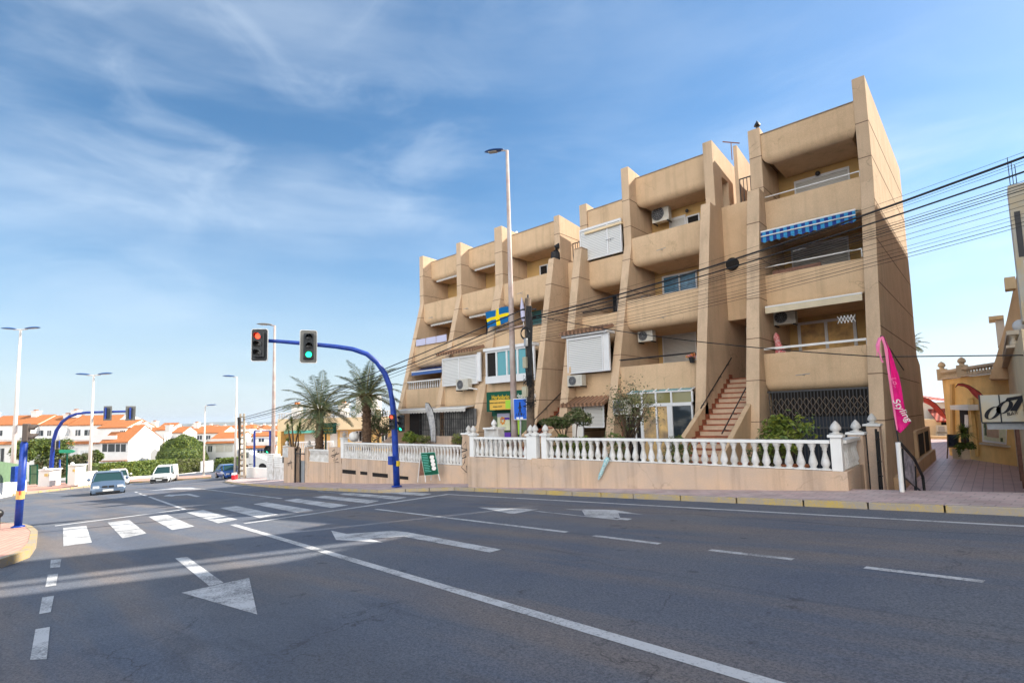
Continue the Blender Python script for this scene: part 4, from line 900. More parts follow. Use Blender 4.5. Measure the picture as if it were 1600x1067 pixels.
# left wall
gl = thing('garden_wall', 'long peach garden wall with white balustrade and low vents behind the blue signal post, left of the graffiti pillar', 'garden wall', (-19, 13.8, -2.8))
YL = 13.6; x0 = onY(534,700,YL).x; x1 = onY(720,700,YL).x
vs = []
for l, t, b_, r in ((535,733,739,556),(563,736,741,574),(582,738,744,606),(623,743,748,638)):
    a, c, z0, z1 = rectY(YL, l, t, b_, r); vs.append((a, c, z0, z1))
wall_run(gl, x0, x1+.25, YL, -1.78, vents=vs); rail(gl, x0+.15, x1, YL, -1.77, -1.02, 44)
post(gl, x0+.02, YL+.12, -1.78, -.86, .24); finial(x0+.02, YL+.12, -.86, .22, gl)
pl = thing('wall_pillar', 'peach wall pillar with black graffiti and a white finial beside the green menu board', 'pillar', (onY(727,750,YL).x, YL, -2.4))
xg = onY(728,700,YL-.03).x; MB().box(xg-.2,xg+.2,YL-.05,YL+.3,-2.9,-.62).build('pillar', T['garden'], pl, bevel=.01); finial(xg,YL+.12,-.62,.36,pl)
def scribble(par, pts, Y, w_=.02, name='graffiti'):
    b = MB()
    for sg_ in pts: b.tube([onY(x, y, Y) for x, y in sg_], w_, 5)
    for i, v in enumerate(b.v): b.v[i] = (v[0], Y+(v[1]-Y)*.08, v[2])
    b.build(name, T['graf'], par)
scribble(pl, [[(722,682),(721,700),(728,690),(729,702),(721,700)],[(721,706),(730,703)],[(724,712),(727,709),(726,722),(721,730),(729,738),(729,727)],[(722,716),(729,713)]], YL-.055)
# far left pieces: second balustrade, gate and pillars
g2 = thing('garden_wall', 'peach garden wall with a low white balustrade below the left palm tree', 'garden wall', (-27, 14, -3.2))
YM = 13.9; xa, xb = onY(477,720,YM).x, onY(512,720,YM).x
xc = onY(534,720,YM).x
wall_run(g2, xa, xc-.02, YM, onY(495,721,YM).z); rail(g2, xa+.35, xb+.1, YM, onY(495,721,YM).z, onY(495,702,YM).z, 15)
MB().box(xb+.12, xc-.02, YM-.02, YM+.26, onY(495,721,YM).z, onY(522,699,YM).z).build('pillar', T['garden'], g2)
scribble(g2, [[(519,705),(523,702),(524,712),(519,714)],[(526,706),(521,720),(528,716),(523,722),(529,722)],[(517,712),(530,708)]], YM-.03)
MB().box(xa,xa+.35,YM-.02,YM+.26,-3.8,onY(480,698,YM).z).build('pillar', T['garden'], g2); finial(xa+.17,YM+.12,onY(480,698,YM).z,.3,g2)
p3 = thing('wall_pillar', 'peach wall pillar with a white lattice panel left of the narrow iron gate', 'pillar', (onY(452,742,YM).x, YM, -3.7))
xp, xq = onY(444,720,YM).x, onY(460,720,YM).x; zt_ = onY(450,698,YM).z
MB().box(xp,xq,YM-.02,YM+.3,-4.3,zt_).build('pillar', T['garden'], p3); MB().box(xp-.1,xp+.55,YM-.05,YM-.02,onY(450,714,YM).z,onY(450,699,YM).z).build('lattice_panel', T['baluster'], p3); finial(xp+.1,YM+.1,zt_,.26,p3)
scribble(p3, [[(450,728),(454,719),(456,733)],[(449,724),(456,722)]], YM-.06)
g3 = thing('iron_gate', 'narrow black iron gate between two peach pillars left of the palms', 'gate', (onY(468,742,YM).x, YM, -3.6))
xa2, xb2 = xq, xa; b = MB()
for xx in (xa2+.05,(xa2+xb2)/2,xb2-.05): b.box(xx-.04,xx+.04,YM,YM+.05,-3.75,onY(468,700,YM).z)
b.box(xa2+.05,xb2-.05,YM,YM+.05,-1.75,-1.7); b.build('frame', T['black'], g3); MB().box(xa2+.5,xb2-.1,YM+.06,YM+.08,-3.6,-2.1).build('gate_panel', T['grey'], g3)
# white cabinets beside the far lamp
for i, (l, t, b_, r, lab, hh) in enumerate(((428,713,745,440,'white slatted meter cabinet right of the tan lamp post',0),(417,709,746,427,'narrow white slatted cabinet left of the tan lamp post',0))):
    Yq = 15.6; x0, x1, z0, z1 = rectY(Yq, l, t, b_, r); c = thing('meter_cabinet', lab, 'cabinet', (x0,Yq,z0)); MB().box(x0,x1+.5*(1-i),Yq,Yq+.5,z0-.2,z1).build('cabinet', T['baluster'], c, bevel=.02)
    b = MB()
    for k in range(5): zz = z1-.12-k*.12; b.box(x0+.05,x1+.5*(1-i)-.05,Yq-.015,Yq,zz-.03,zz+.03)
    b.build('louvre', T['white'], c)
    if i == 0: MB().box(x1+.55,x1+.85,Yq-.2,Yq+.1,z0+1.0,z0+1.9).build('letter_box', T['darkmetal'], c)
lw = thing('low_wall', 'low white wall behind the concrete pole at the street corner', 'wall', tuple(at(398,744,44))); p = at(375,746,43); q = at(419,746,40)
MB().hexa([(p.x,p.y,p.z-.5),(q.x,q.y,q.z-.5),(q.x,q.y+.2,q.z-.5),(p.x,p.y+.2,p.z-.5),(p.x,p.y,p.z+.85),(q.x,q.y,q.z+.7),(q.x,q.y+.2,q.z+.7),(p.x,p.y+.2,p.z+.85)]).build('wall', T['whitewall'], lw)
# garden bits behind the balustrades
inner = thing('terrace_wall', 'low white block with a planter top behind the left balustrade, under the grilled windows', 'wall', (-19,15.5,-2.4))
x0, x1, z0, z1 = rectY(15.4, 637, 681, 700, 705); MB().box(x0,x1,15.4,15.7,-2.6,z1).build('wall', T['garden'], inner)
pbx = thing('planter_pillar', 'pale pillar with white finial behind the middle balustrade', 'pillar', (onY(771,690,13.5).x,13.5,-2.4)); x = onY(771,690,13.5).x; MB().box(x-.35,x+.35,13.4,13.7,-2.6,-.42).build('pillar', T['baluster'], pbx); finial(x,13.55,-.42,.5,pbx)

# ------------------------------------------------------------------ foliage helpers
def leaves(b, c, rad, n, ls, rnd, m=0, shell=.55, lobes=7, flat=.0, nm=2, mn=-1.0):
    """many small leaf faces gathered in clumps through a crown volume"""
    cl = []
    for i in range(lobes):
        while True:
            v = Vector((rnd.uniform(-1,1), rnd.uniform(-1,1), rnd.uniform(mn,1)))
            if v.length <= 1: break
        cl.append((v.normalized()*rnd.uniform(.25,.78) if v.length > 1e-3 else v, rnd.uniform(.30,.55)))
    for i in range(n):
        o, r = cl[rnd.randrange(lobes)]
        d = Vector((rnd.gauss(0,1), rnd.gauss(0,1), rnd.gauss(0,1))).normalized()*r*(shell+(1-shell)*rnd.random())
        p = o+d
        if p.z < mn: continue
        P = Vector((c[0]+p.x*rad[0], c[1]+p.y*rad[1], c[2]+p.z*rad[2]))
        u = Vector((rnd.gauss(0,1), rnd.gauss(0,1), rnd.gauss(0,.7))).normalized(); w_ = u.cross(Vector((rnd.gauss(0,1), rnd.gauss(0,1), rnd.gauss(0,1)))).normalized()
        s = ls*rnd.uniform(.6,1.3)
        b.add([P-u*s, P-w_*s*.42, P+u*s, P+w_*s*.42], [(0,1,2,3)], rnd.randrange(nm) if nm > 1 else m)
def tree(name, label, cat, base, top, crown_c, rad, n, ls, mats, seed, tr=.12, group=None, trunk=True, limbs=5, lobes=9, mn=-1.0, shell=.55):
    rnd = random.Random(seed); t = thing(name, label, cat, base, group)
    if trunk:
        b = MB(); B = Vector(base); T_ = Vector(top)
        b.tube([B, B.lerp(T_,.5)+Vector((rnd.uniform(-.06,.06),0,0)), T_], [tr, tr*.8, tr*.55], 9)
        for i in range(limbs):
            a = 2*pi*i/limbs+rnd.random(); e = Vector((crown_c[0]+cos(a)*rad[0]*.6, crown_c[1]+sin(a)*rad[1]*.6, crown_c[2]+rnd.uniform(-.2,.6)*rad[2]))
            st0 = B.lerp(T_, rnd.uniform(.6,1)); mid = st0.lerp(e,.5)+Vector((0,0,rad[2]*.12)); b.tube([st0, mid, e], [tr*.5, tr*.3, tr*.12], 6)
        b.build('trunk', T['bark'], t, smooth=True)
    b = MB(); leaves(b, crown_c, rad, n, ls, rnd, lobes=lobes, nm=len(mats), mn=mn, shell=shell); b.build('crown', [T[m] for m in mats], t)
    return t
def palm(label, base, h, R, seed, tr=.22, nf=46, name='palm_tree', lean=0, fr=(-.75,1.25)):
    rnd = random.Random(seed); t = thing(name, label, 'palm tree', base); B = Vector(base)
    b = MB(); n = 26; rings = []
    pts = []; rs = []
    for i in range(n+1):
        k = i/n; rr = tr*(1.12-.30*k)*(1+.07*sin(i*2.4)+(.15 if i % 2 else -.03)); 
        if k > .80: rr = tr*(.95+.75*(k-.80)/.2)
        if k > .97: rr = tr*.7
        pts.append(B+Vector((lean*k*k, 0, h*k))); rs.append(rr)
    b.tube(pts, rs, 14)
    for i in range(150):                                            # old leaf bases
        k = rnd.uniform(.02,.98); a = rnd.uniform(0,2*pi); rr = tr*(1.1-.25*k) if k < .8 else tr*(.95+.6*(k-.8)/.2)
        p = B+Vector((lean*k*k+cos(a)*rr*.92, sin(a)*rr*.92, h*k)); o = Vector((cos(a),sin(a),.9)).normalized(); s = Vector((-sin(a),cos(a),0))
        l = rnd.uniform(.08,.17)*(1.6 if k > .8 else 1); b.add([p-s*.05, p+s*.05, p+o*l+s*.015, p+o*l-s*.015, p+Vector((0,0,.1))], [(0,1,2,3),(0,3,4),(1,4,2)])
    b.build('trunk', T['palmbark'], t, smooth=True)
    top = B+Vector((lean,0,h*.985)); fb = MB(); rb_ = MB()
    for i in range(nf):
        a = i*2.39996+rnd.uniform(-.2,.2); k = (i+.5)/nf; el = fr[1]-(fr[1]-fr[0])*k**.75+rnd.uniform(-.12,.12); L_ = R*rnd.uniform(.86,1.1)*(1 if el > -.4 else .8)
        d = Vector((cos(a),sin(a),0)); p = top+d*tr*.4; dirv = d*cos(el)+Vector((0,0,sin(el))); pts = [p.copy()]; ns = 13
        droop = .062+.02*rnd.random()+(.018 if el > .5 else 0)
        for j in range(ns):
            dirv = (dirv+Vector((0,0,-droop*(.4+j/ns*1.3)))).normalized(); p = p+dirv*(L_/ns); pts.append(p.copy())
        rb_.tube(pts, [.028*(1-j/(ns+1))+.004 for j in range(ns+1)], 4)
        side = d.cross(Vector((0,0,1))).normalized()
        for j in range(44):
            u = .12+.88*j/44; q = u*ns; i0 = min(int(q), ns-1); P = pts[i0].lerp(pts[i0+1], q-i0); tg = (pts[i0+1]-pts[i0]).normalized()
            ll = R*.23*sin(pi*min(1,u*.92+.10))**.6*rnd.uniform(.8,1.1)
            up = side.cross(tg).normalized()
            for sg_ in (-1,1):
                dd = (side*sg_*.85+tg*.62+up*rnd.uniform(-.05,.35)+Vector((0,0,-.22))).normalized(); wv_ = dd.cross(up).normalized()*.014
                e = P+dd*ll+Vector((0,0,-.08*ll)); mdp = P+dd*ll*.5
                fb.add([P, mdp+wv_, e, mdp-wv_], [(0,1,2,3)])
    rb_.build('frond_stem', T['rachis'], t); fb.build('frond', T['palm'], t)
    return t
pA = at(499,703,28.5); palm('left palm tree with a full drooping crown rising behind the green business sign', (pA.x,pA.y,pA.z-.5), at(499,652,28.5).z-pA.z+.5+.45, 2.3, 11, tr=.19, nf=40, fr=(-.38,1.4))
pB = at(573,697,27); palm('right palm tree with a thick shaggy trunk behind the curved blue signal arm', (pB.x,pB.y,pB.z-.4), at(573,632,27).z-pB.z+.4+.5, 2.1, 23, tr=.21, nf=36, fr=(-.30,1.5))
pC = at(1432,640,45); palm('palm tree half hidden behind the right end of the apartment block', (pC.x-.25,pC.y+.3,-2.36), at(1434,535,45).z+2.36, 1.6, 5, tr=.16, nf=26)
# yucca with several stems
def yucca(name, label, base, stems, par_cat, ls=.5, n=60, seed=1, m='leafy', tr=.05, pot=None):
    rnd = random.Random(seed); t = thing(name, label, par_cat, base); b = MB(); B = Vector(base)
    for (dx, dz, bx) in stems:
        l = MB()
        e = B+Vector((dx, rnd.uniform(-.15,.15), dz)); mid = B+Vector((bx, 0, dz*.5)); b.tube([B, mid, e], [tr*1.3, tr, tr*.8], 7)
        for i in range(n):
            a = rnd.uniform(0,2*pi); el = rnd.uniform(-.7,1.4); d = Vector((cos(a)*cos(el), sin(a)*cos(el), sin(el))); s = ls*rnd.uniform(.7,1.1); w_ = d.cross(Vector((0,0,1))).normalized()*ls*.045
            o = e+Vector((0,0,-rnd.uniform(0,.45*ls))); l.add([o-w_*.6, o+d*s*.5-w_, o+d*s+Vector((0,0,-.12*s)), o+d*s*.5+w_, o+w_*.6], [(0,1,2,3,4)], rnd.randrange(2))
        l.build('leaf_rosette', [T['leaf'], T[m]], t)
    b.build('stem', T['bark'], t, smooth=True); return t
p = at(458,703,30); yucca('yucca', 'branching yucca with spiky tufts above the narrow iron gate', (p.x,p.y,p.z-.6), [(-.5,1.9,-.3),(.0,2.3,.0),(.45,2.0,.3),(-.95,1.1,-.5),(.75,1.8,.6)], 'yucca', ls=.42, n=70, seed=3)
# olive-like shrub, cloud-pruned tree, potted shrub ...
p = onY(985,700,15.0); tree('olive_tree', 'thin leafed grey green shrub tree in front of the glazed conservatory', 'tree', (p.x,15.0,-2.36), (p.x-.05,15.0,-.5), (p.x+.1,15.0,.15), (1.05,.9,1.1), 1700, .045, ['leafo','leafo','leafo','leafd'], 7, tr=.05, limbs=16, lobes=30, shell=.1)
p = onY(888,700,14.6); tr_ = tree('pruned_tree', 'small umbrella shaped tree with two dark flat crowns beside the enclosed door', 'tree', (p.x,14.6,-2.36), (p.x-.15,14.6,-.75), (p.x-.35,14.6,-.22), (.62,.6,.28), 3600, .055, ['leafd','leafo','leafd'], 9, tr=.06, limbs=5, lobes=10)
b = MB(); rnd = random.Random(2); leaves(b, (p.x+.42,14.6,-.12), (.60,.55,.36), 3200, .05, rnd, lobes=9, nm=2); b.build('crown', [T['leafd'],T['leafo']], tr_); MB().tube([(p.x,14.6,-1.7),(p.x+.3,14.6,-1.0),(p.x+.4,14.6,-.3)], [.05,.04,.03], 7).build('trunk', T['bark'], tr_)
p = onY(1226,700,14.2); ps = tree('potted_shrub', 'yellow green leafy shrub in a terracotta pot before the folding grille', 'shrub', (p.x,14.2,-2.36), (p.x,14.2,-1.2), (p.x,14.2,-.62), (.82,.55,.72), 1500, .065, ['leafy','leafy','leaf'], 12, tr=.025, limbs=12, lobes=20, shell=.1)
MB().lathe([(.17,0),(.22,.3),(.25,.36),(.25,.42),(.2,.42)], (p.x+.02,14.2,-1.75), 14).build('pot', T['terracotta'], ps)
for i, (px, Y, lab, ls, m) in enumerate(((905,14.0,'low green bush behind the right balustrade under the pruned tree',.06,'leafy'),(1063,14.3,'small flowering bush behind the balustrade at the foot of the stairs',.05,'leafo'),(876,14.1,'dark low bush beside the pruned tree',.06,'leafd'),(1195,14.3,'small bush behind the balustrade left of the potted shrub',.05,'leafo'),
                                ((960),14.4,'low spreading bush under the grey green shrub tree',.055,'leafo'))):
    p = onY(px, 700, Y); tree('bush', lab, 'bush', (p.x,Y,-2.36), (p.x,Y,-1.6), (p.x,Y,-1.05), (.5,.4,.5), 900, ls, [m,'leaf'], 30+i, tr=.02, limbs=6, lobes=9)
for i, (px, lab) in enumerate(((665,'dry flowering bush in the planter left of the grey feather flag'),(716,'dry twiggy bush beside the graffiti pillar'),(640,'broad leaved green plant behind the signal post'))):
    p = onY(px, 690, 15.0)
    tree('bush', lab, 'bush', (p.x,15.0,-2.6), (p.x,15,-1.5), (p.x,15.0,p.z+.05 if i < 2 else p.z+.2), (.6,.35,.28), 800, .045 if i < 2 else .11, ['leafo','leafy'] if i < 2 else ['leaf','leafy'], 50+i, tr=.02, limbs=6)
for i, (px, r_) in enumerate(((1162,.17),(1226,.16),(1250,.2),(1195,.15),(870,.16))):
    p = onY(px, 722, 14.6); q = thing('plant_pot', ['empty round terracotta pot behind the balustrade, below the stairs','small terracotta pot beside the potted shrub, left one','terracotta pot right of the potted shrub','little terracotta pot between two bushes','terracotta pot by the pruned tree'][i], 'pot', (p.x,14.6,-1.75), 'terracotta pots behind the balustrade')
    MB().lathe([(r_*.7,0),(r_*.9,.28),(r_,.30),(r_,.36),(r_*.8,.36)], (p.x,14.6,-1.72), 12).build('pot', T['terracotta'], q)
st_ = thing('pot_shelf', 'low ledge carrying the terracotta pots behind the balustrade', 'ledge', (-4,14.9,-2.36)); MB().box(-8.4,-2.7,14.35,14.9,-2.4,-1.725).build('ledge', T['garden'], st_)
p = onY(643,700,20); sh = thing('shrub_tree', 'thin twiggy tree with small leaves behind the right palm tree', 'tree', tuple(at(592,700,29)))
c = at(592,664,29); bs = at(592,700,29); b = MB(); rnd = random.Random(8); leaves(b, c, (1.2,1.0,1.1), 1500, .07, rnd, lobes=18, nm=2, shell=.1); b.build('crown', [T['leafo'],T['leafd']], sh)
b = MB(); 
for i in range(9): a = i*.7; b.tube([bs, bs.lerp(c,.5), c+Vector((cos(a)*.8,sin(a)*.6,.3*sin(i)))], [.04,.03,.01], 5)
b.build('trunk', T['bark'], sh)
p = at(645,672,27); gl_ = thing('globe_lamp', 'white globe garden lamp behind the left balustrade', 'lamp', tuple(at(553,690,27))); c = at(553,682,27); MB().ball(c, .26, 16).build('globe', T['white'], gl_, smooth=True); MB().tube([c-Vector((0,0,.2)), c-Vector((0,0,1.4))], .03, 6).build('post', T['white'], gl_)

# ------------------------------------------------------------------ street furniture on our side
def lamp_post(label, base, h, arms, r=(.11,.05), m='polewhite', head='lampblue', az=0.0, size=1.0, lean=0.0, arm=.55, upper=None):
    t = thing('street_lamp', label, 'street lamp', tuple(base)); B = Vector(base)
    top = B+Vector((lean*cos(YAW), lean*sin(YAW), h)); b = MB(); b.lathe([(r[0]*1.6,0),(r[0]*1.6,.03),(r[0]*1.05,.05)], B, 10); b.tube([B, B.lerp(top,.5), top], [r[0], (r[0]+r[1])/2, r[1]], 12)
    mats = [T[m]]; b.build('pole', mats, t, smooth=True)
    rt = Vector((cos(YAW+az), sin(YAW+az), 0)); nf = Vector((-rt.y, rt.x, 0))
    for sgn in arms:
        a0 = top; a1 = top+rt*sgn*arm*.45*size+Vector((0,0,.04)); MB().tube([a0, a1], .03*size, 8).build('arm', T[m], t)
        hd = MB(); L_ = .85*size; n = 9; prof = []
        for i in range(n+1):
            u = i/n; x = arm*.30*size+u*L_; wv_ = .17*size*(sin(pi*min(1,u*.93+.07))**.55); hh = .075*size*(sin(pi*min(1,u*.9+.1))**.6); prof.append((x, wv_, hh))
        vs = []; fs = []
        for x, wv_, hh in prof:
            for k in range(10):
                an = 2*pi*k/10; q = top+rt*sgn*x+nf*wv_*cos(an)+Vector((0,0,.06+hh*(sin(an) if sin(an) > 0 else sin(an)*.35)+x*.06)); vs.append(q)
        for i in range(n):
            for k in range(10): k2 = (k+1)%10; fs.append((i*10+k,i*10+k2,(i+1)*10+k2,(i+1)*10+k))
        fs += [tuple(range(10)), tuple(range(n*10,(n+1)*10))]
        hd.add(vs, fs); ho = hd.build('lamp_head', T[head], t, smooth=True, recalc=True)
        x = arm*.30*size+.28*size; q = [top+rt*sgn*(x+dx)+nf*dy+Vector((0,0,.025+(x+dx)*.06)) for dx, dy in ((0,-.1*size),(.36*size,-.09*size),(.36*size,.09*size),(0,.1*size))]
        MB().hexa([v-Vector((0,0,.015)) for v in q]+q).build('lens', T['lens'], ho)
    return t
b1 = G(806,753,.18); c1 = at(791,247,b1.dot(_f)+.3)
c1.z += .62
lp = lamp_post('tall single headed street lamp with a stained pole in front of the herbal shop', b1, (c1.z-b1.z), [-1], r=(.13,.055), m='galv', az=-.35, lean=0, size=.88)
q = G(426,746,.15); lamp_post('tall single street lamp with a grey brown pole beside the white meter cabinets', q, at(430,505,q.dot(_f)).z-q.z, [-1], r=(.16,.08), m='galv', head='siggrey', az=.1, size=1.3)
q = G(367,745.5,.1); lamp_post('slim white single street lamp behind the concrete cable pole', q, at(369,588,q.dot(_f)).z-q.z, [-1], r=(.12,.06), az=.0, size=1.3)
q = G(318,742,.1); lamp_post('small distant single street lamp in front of the hedge', q, at(322,634,q.dot(_f)).z-q.z, [1], r=(.12,.06), az=.1, size=1.3)
q = G(18,766,.15); lamp_post('tall white double headed street lamp at the left edge', q, at(32,511,q.dot(_f)).z-q.z, [-1,1], r=(.22,.09), az=0, size=1.75, arm=.9)
q = G(139,757,.15); lamp_post('white double headed street lamp behind the silver blue saloon car', q, at(145,585,q.dot(_f)).z-q.z, [-1,1], r=(.18,.08), az=0, size=1.7, arm=.9)

def signal_head(par, c, yaw, lit, s=1.0, plate=True, bodym='sigbody', tilt=0, n=3, platem='siggrey', arrow=None):
    """c: centre; faces direction -y rotated by yaw"""
    M = Matrix.Translation(c) @ Matrix.Rotation(yaw,4,'Z') @ Matrix.Rotation(tilt,4,'X'); H = .30*n*s; wd = .17*s
    b = MB()
    if plate:
        w2, h2 = .29*s, H/2+.14*s; pts = []
        for cx, cz, a0 in ((w2-.07,h2-.07,0),(-w2+.07,h2-.07,1),(-w2+.07,-h2+.07,2),(w2-.07,-h2+.07,3)):
            for k in range(5): a = pi/2*(a0+k/4); pts.append((cx+.07*cos(a), cz+.07*sin(a)))
        b.prism(pts, .0, .02, 'y', 0); bo = b.xf(M).build('backplate', T[platem], par, recalc=True)
        e = MB(); np_ = len(pts)
        inn = [(x*.93, z*.965) for x, z in pts]
        e.add([(x,-.004,z) for x, z in pts]+[(x,-.004,z) for x, z in inn]+[(x,.024,z) for x, z in pts]+[(x,.024,z) for x, z in inn],
              [(i,(i+1)%np_,np_+(i+1)%np_,np_+i) for i in range(np_)]+[(i,(i+1)%np_,2*np_+(i+1)%np_,2*np_+i) for i in range(np_)]+[(2*np_+i,2*np_+(i+1)%np_,3*np_+(i+1)%np_,3*np_+i) for i in range(np_)])
        e.xf(M).build('plate_border', T['white'], par)
    b = MB(); b.box(-wd, wd, -.16*s, -.006, -H/2, H/2); b.xf(M); hd = b.build('signal_housing', T[bodym], par, bevel=.02)
    for i in range(n):
        z = H/2-.15*s-i*.30*s; R = .10*s; k = 16; col = lit[i] if i < len(lit) and lit[i] else 'unlit'
        l = MB(); l.add([(R*cos(2*pi*j/k), -.165*s, z+R*sin(2*pi*j/k)) for j in range(k)]+[(0,-.18*s,z)], [(j,(j+1)%k,k) for j in range(k)]); l.xf(M).build('lens', T[col], hd)
        v = MB(); R2 = .125*s; m_ = 13; vs = []; fs = []
        for j in range(m_):
            a = radians(-25)+radians(230)*j/(m_-1); dep = .26*s*(.45+.55*max(0,sin(a)))
            vs += [(R2*cos(a),-.16*s,z+R2*sin(a)),(R2*cos(a),-.16*s-dep,z+R2*sin(a)-.02*s),(R2*.93*cos(a),-.16*s-dep,z+R2*.93*sin(a)-.02*s),(R2*.93*cos(a),-.16*s,z+R2*.93*sin(a))]
        for j in range(m_-1):
            for q_ in range(4): fs.append((j*4+q_, j*4+(q_+1)%4, (j+1)*4+(q_+1)%4, (j+1)*4+q_))
        v.add(vs, fs); v.xf(M).build('visor', T[bodym], hd)
    return hd
FACE = YAW-radians(18)
# curved blue mast over the crossing
gb = G(620,760,.15); D0 = gb.dot(_f)
ts = thing('traffic_signal', 'curved blue traffic signal mast reaching over the crossing with a red and a green head', 'traffic signal', tuple(gb))
arm_px = [(619,755),(618,700),(616,660),(613.5,630),(609,604),(601,583),(589,566),(573,553),(551,545.5),(525,541.5),(495,538.5),(465,535.8),(438,533.6),(408,531.8)]
pts = []
for i, (x, y) in enumerate(arm_px):
    if i == 0: P = gb.copy()
    else:
        f_ = max(0, (618-x)/210.); P = at(x, y, D0-1.3*f_)
    pts.append(P)
b = MB(); b.tube([gb, gb.lerp(pts[2],.5), pts[2]]+pts[3:], [.125,.12,.115,.11,.105,.10,.095,.09,.085,.08,.075,.07,.065,.06], 14); b.lathe([(.2,0),(.2,.03),(.13,.05)], gb, 12); b.build('mast', T['blue'], ts, smooth=True)
D1 = D0-1.3*(215/210.); D2 = D0-1.3*(137/210.)
c = at(405.5,539,D1-.2); signal_head(ts, c, FACE+radians(24), ['red'], s=.98, platem='sigbody'); c = at(482,541.5,D2-.2); signal_head(ts, c, FACE+radians(42), [None,None,'green'], s=1.02, platem='siggrey')
c = at(613.5,659,D0-.35); signal_head(ts, c, FACE+.2, ['red'], s=.62, plate=False, n=3); c = at(629,661,D0-.1); signal_head(ts, c, FACE-.1, [None,None,'green'], s=.68, plate=False, n=3)
cb = at(613,719,D0-.1); MB().box(cb.x-.12,cb.x+.12,cb.y-.12,cb.y+.1,cb.z-.16,cb.z+.16).build('control_box', T['blue'], ts, bevel=.01)
cb = at(622,724,D0-.2); MB().box(cb.x-.05,cb.x+.05,cb.y-.05,cb.y+.05,cb.z-.1,cb.z+.1).build('push_button', M_('yellow button box', (.65,.45,.03), .5), ts, bevel=.01)
# pedestrian crossing sign
sb = G(813,753,.18); Ds = sb.dot(_f); sp = thing('crossing_sign', 'square blue pedestrian crossing sign on a grey post between the lamp and the wooden pole', 'road sign', tuple(sb))
MB().tube([sb, at(813.5,628,Ds)], .035, 10).build('post', T['grey'], sp, smooth=True)
c = at(814.5,639,Ds); c.y -= .05; R_ = Matrix.Translation(c) @ Matrix.Rotation(radians(8),4,'Z'); hs_ = .27; hz = .36
b = MB(); b.box(-hs_,hs_,-.01,.01,-hz,hz); b.xf(R_); b.build('border', T['white'], sp, bevel=.02)
b = MB(); b.box(-hs_+.025,hs_-.025,-.016,-.010,-hz+.025,hz-.025); b.xf(R_); b.build('panel', T['signblue'], sp)
b = MB()
def seg(b, p, q, w_): P = Vector((p[0],-.02,p[1])); Q = Vector((q[0],-.02,q[1])); d = (Q-P).normalized(); n_ = Vector((-d.z,0,d.x))*w_; b.add([P-n_,Q-n_,Q+n_,P+n_], [(0,1,2,3)])
b.add([(.0+.035*cos(2*pi*i/12),-.02,.20+.04*sin(2*pi*i/12)) for i in range(12)], [tuple(range(12))])
seg(b,(0,.16),(0,-.02),.035); seg(b,(0,-.0),(-.07,-.2),.018); seg(b,(0,-.0),(.06,-.2),.018); seg(b,(0,.13),(-.07,.02),.013); seg(b,(0,.13),(.07,.03),.013)
for i in range(5): x = -.15+i*.075; seg(b,(x-.02,-.24),(x+.015,-.14),.012)
b.xf(R_); b.build('walking_figure', T['graf'], sp)
for x in (-.09,.06): MB().box(x-.06,x+.05,-.022,-.017,-.33,-.27).xf(R_).build('sticker', T['white'], sp)
# wooden cable pole
wb = G(827,753,.18); Dw = wb.dot(_f); wp = thing('utility_pole', 'leaning wooden utility pole wrapped in black cables in front of the herbal shop', 'utility pole', tuple(wb))
wt = at(825,466,Dw); mid = at(829,600,Dw); MB().tube([wb, at(829,690,Dw), mid, at(825,520,Dw), wt], [.15,.14,.125,.115,.10], 12).build('pole', T['wood'], wp, smooth=True)
b = MB(); rnd = random.Random(6)
for k in range(13):
    off = rnd.uniform(-.13,.16); l = [at(826+2.4*sin(i*.9+k)+off*30*(1-abs(i-5)/9), 478+i*12.5, Dw-.16-.02*rnd.random()) for i in range(11)]
    b.tube(l, rnd.uniform(.012,.028), 5)
for k in range(16):
    y0 = rnd.uniform(590,635); l = [at(826+rnd.uniform(-9,12), y0+rnd.uniform(-12,12), Dw-.2-.1*rnd.random()) for i in range(6)]; b.tube(l, .008, 4)
b.build('cable_bundle', T['plastic'], wp)
b = MB(); c = at(823,520,Dw-.2)
for k in range(3): b.tube([at(821+7*cos(2*pi*i/20), 520+8.5*sin(2*pi*i/20)+k, Dw-.2-.02*k) for i in range(21)], .016, 5, cap=False)
b.build('coiled_cable', T['plastic'], wp)
for i, (l, t, b_, r) in enumerate(((818,529,541,826),(816,558,575,827),(815,604,620,829))):
    p = at(l,t,Dw-.28); q = at(r,b_,Dw-.28); MB().box(p.x,q.x,p.y-.0,p.y+.1,q.z,p.z).build('junction_box', M_('yellowed box', (.46,.43,.32), .6, var=.3) if i else T['grey'], wp, bevel=.01)
b = MB(); c = at(821,500,Dw)
for k, yy in enumerate((484,497)): b.tube([at(815,yy,Dw), at(838,yy-1,Dw)], .03, 6)
b.tube([wt, wt+Vector((0,0,.12))], .03, 6); b.build('bracket', T['darkmetal'], wp)
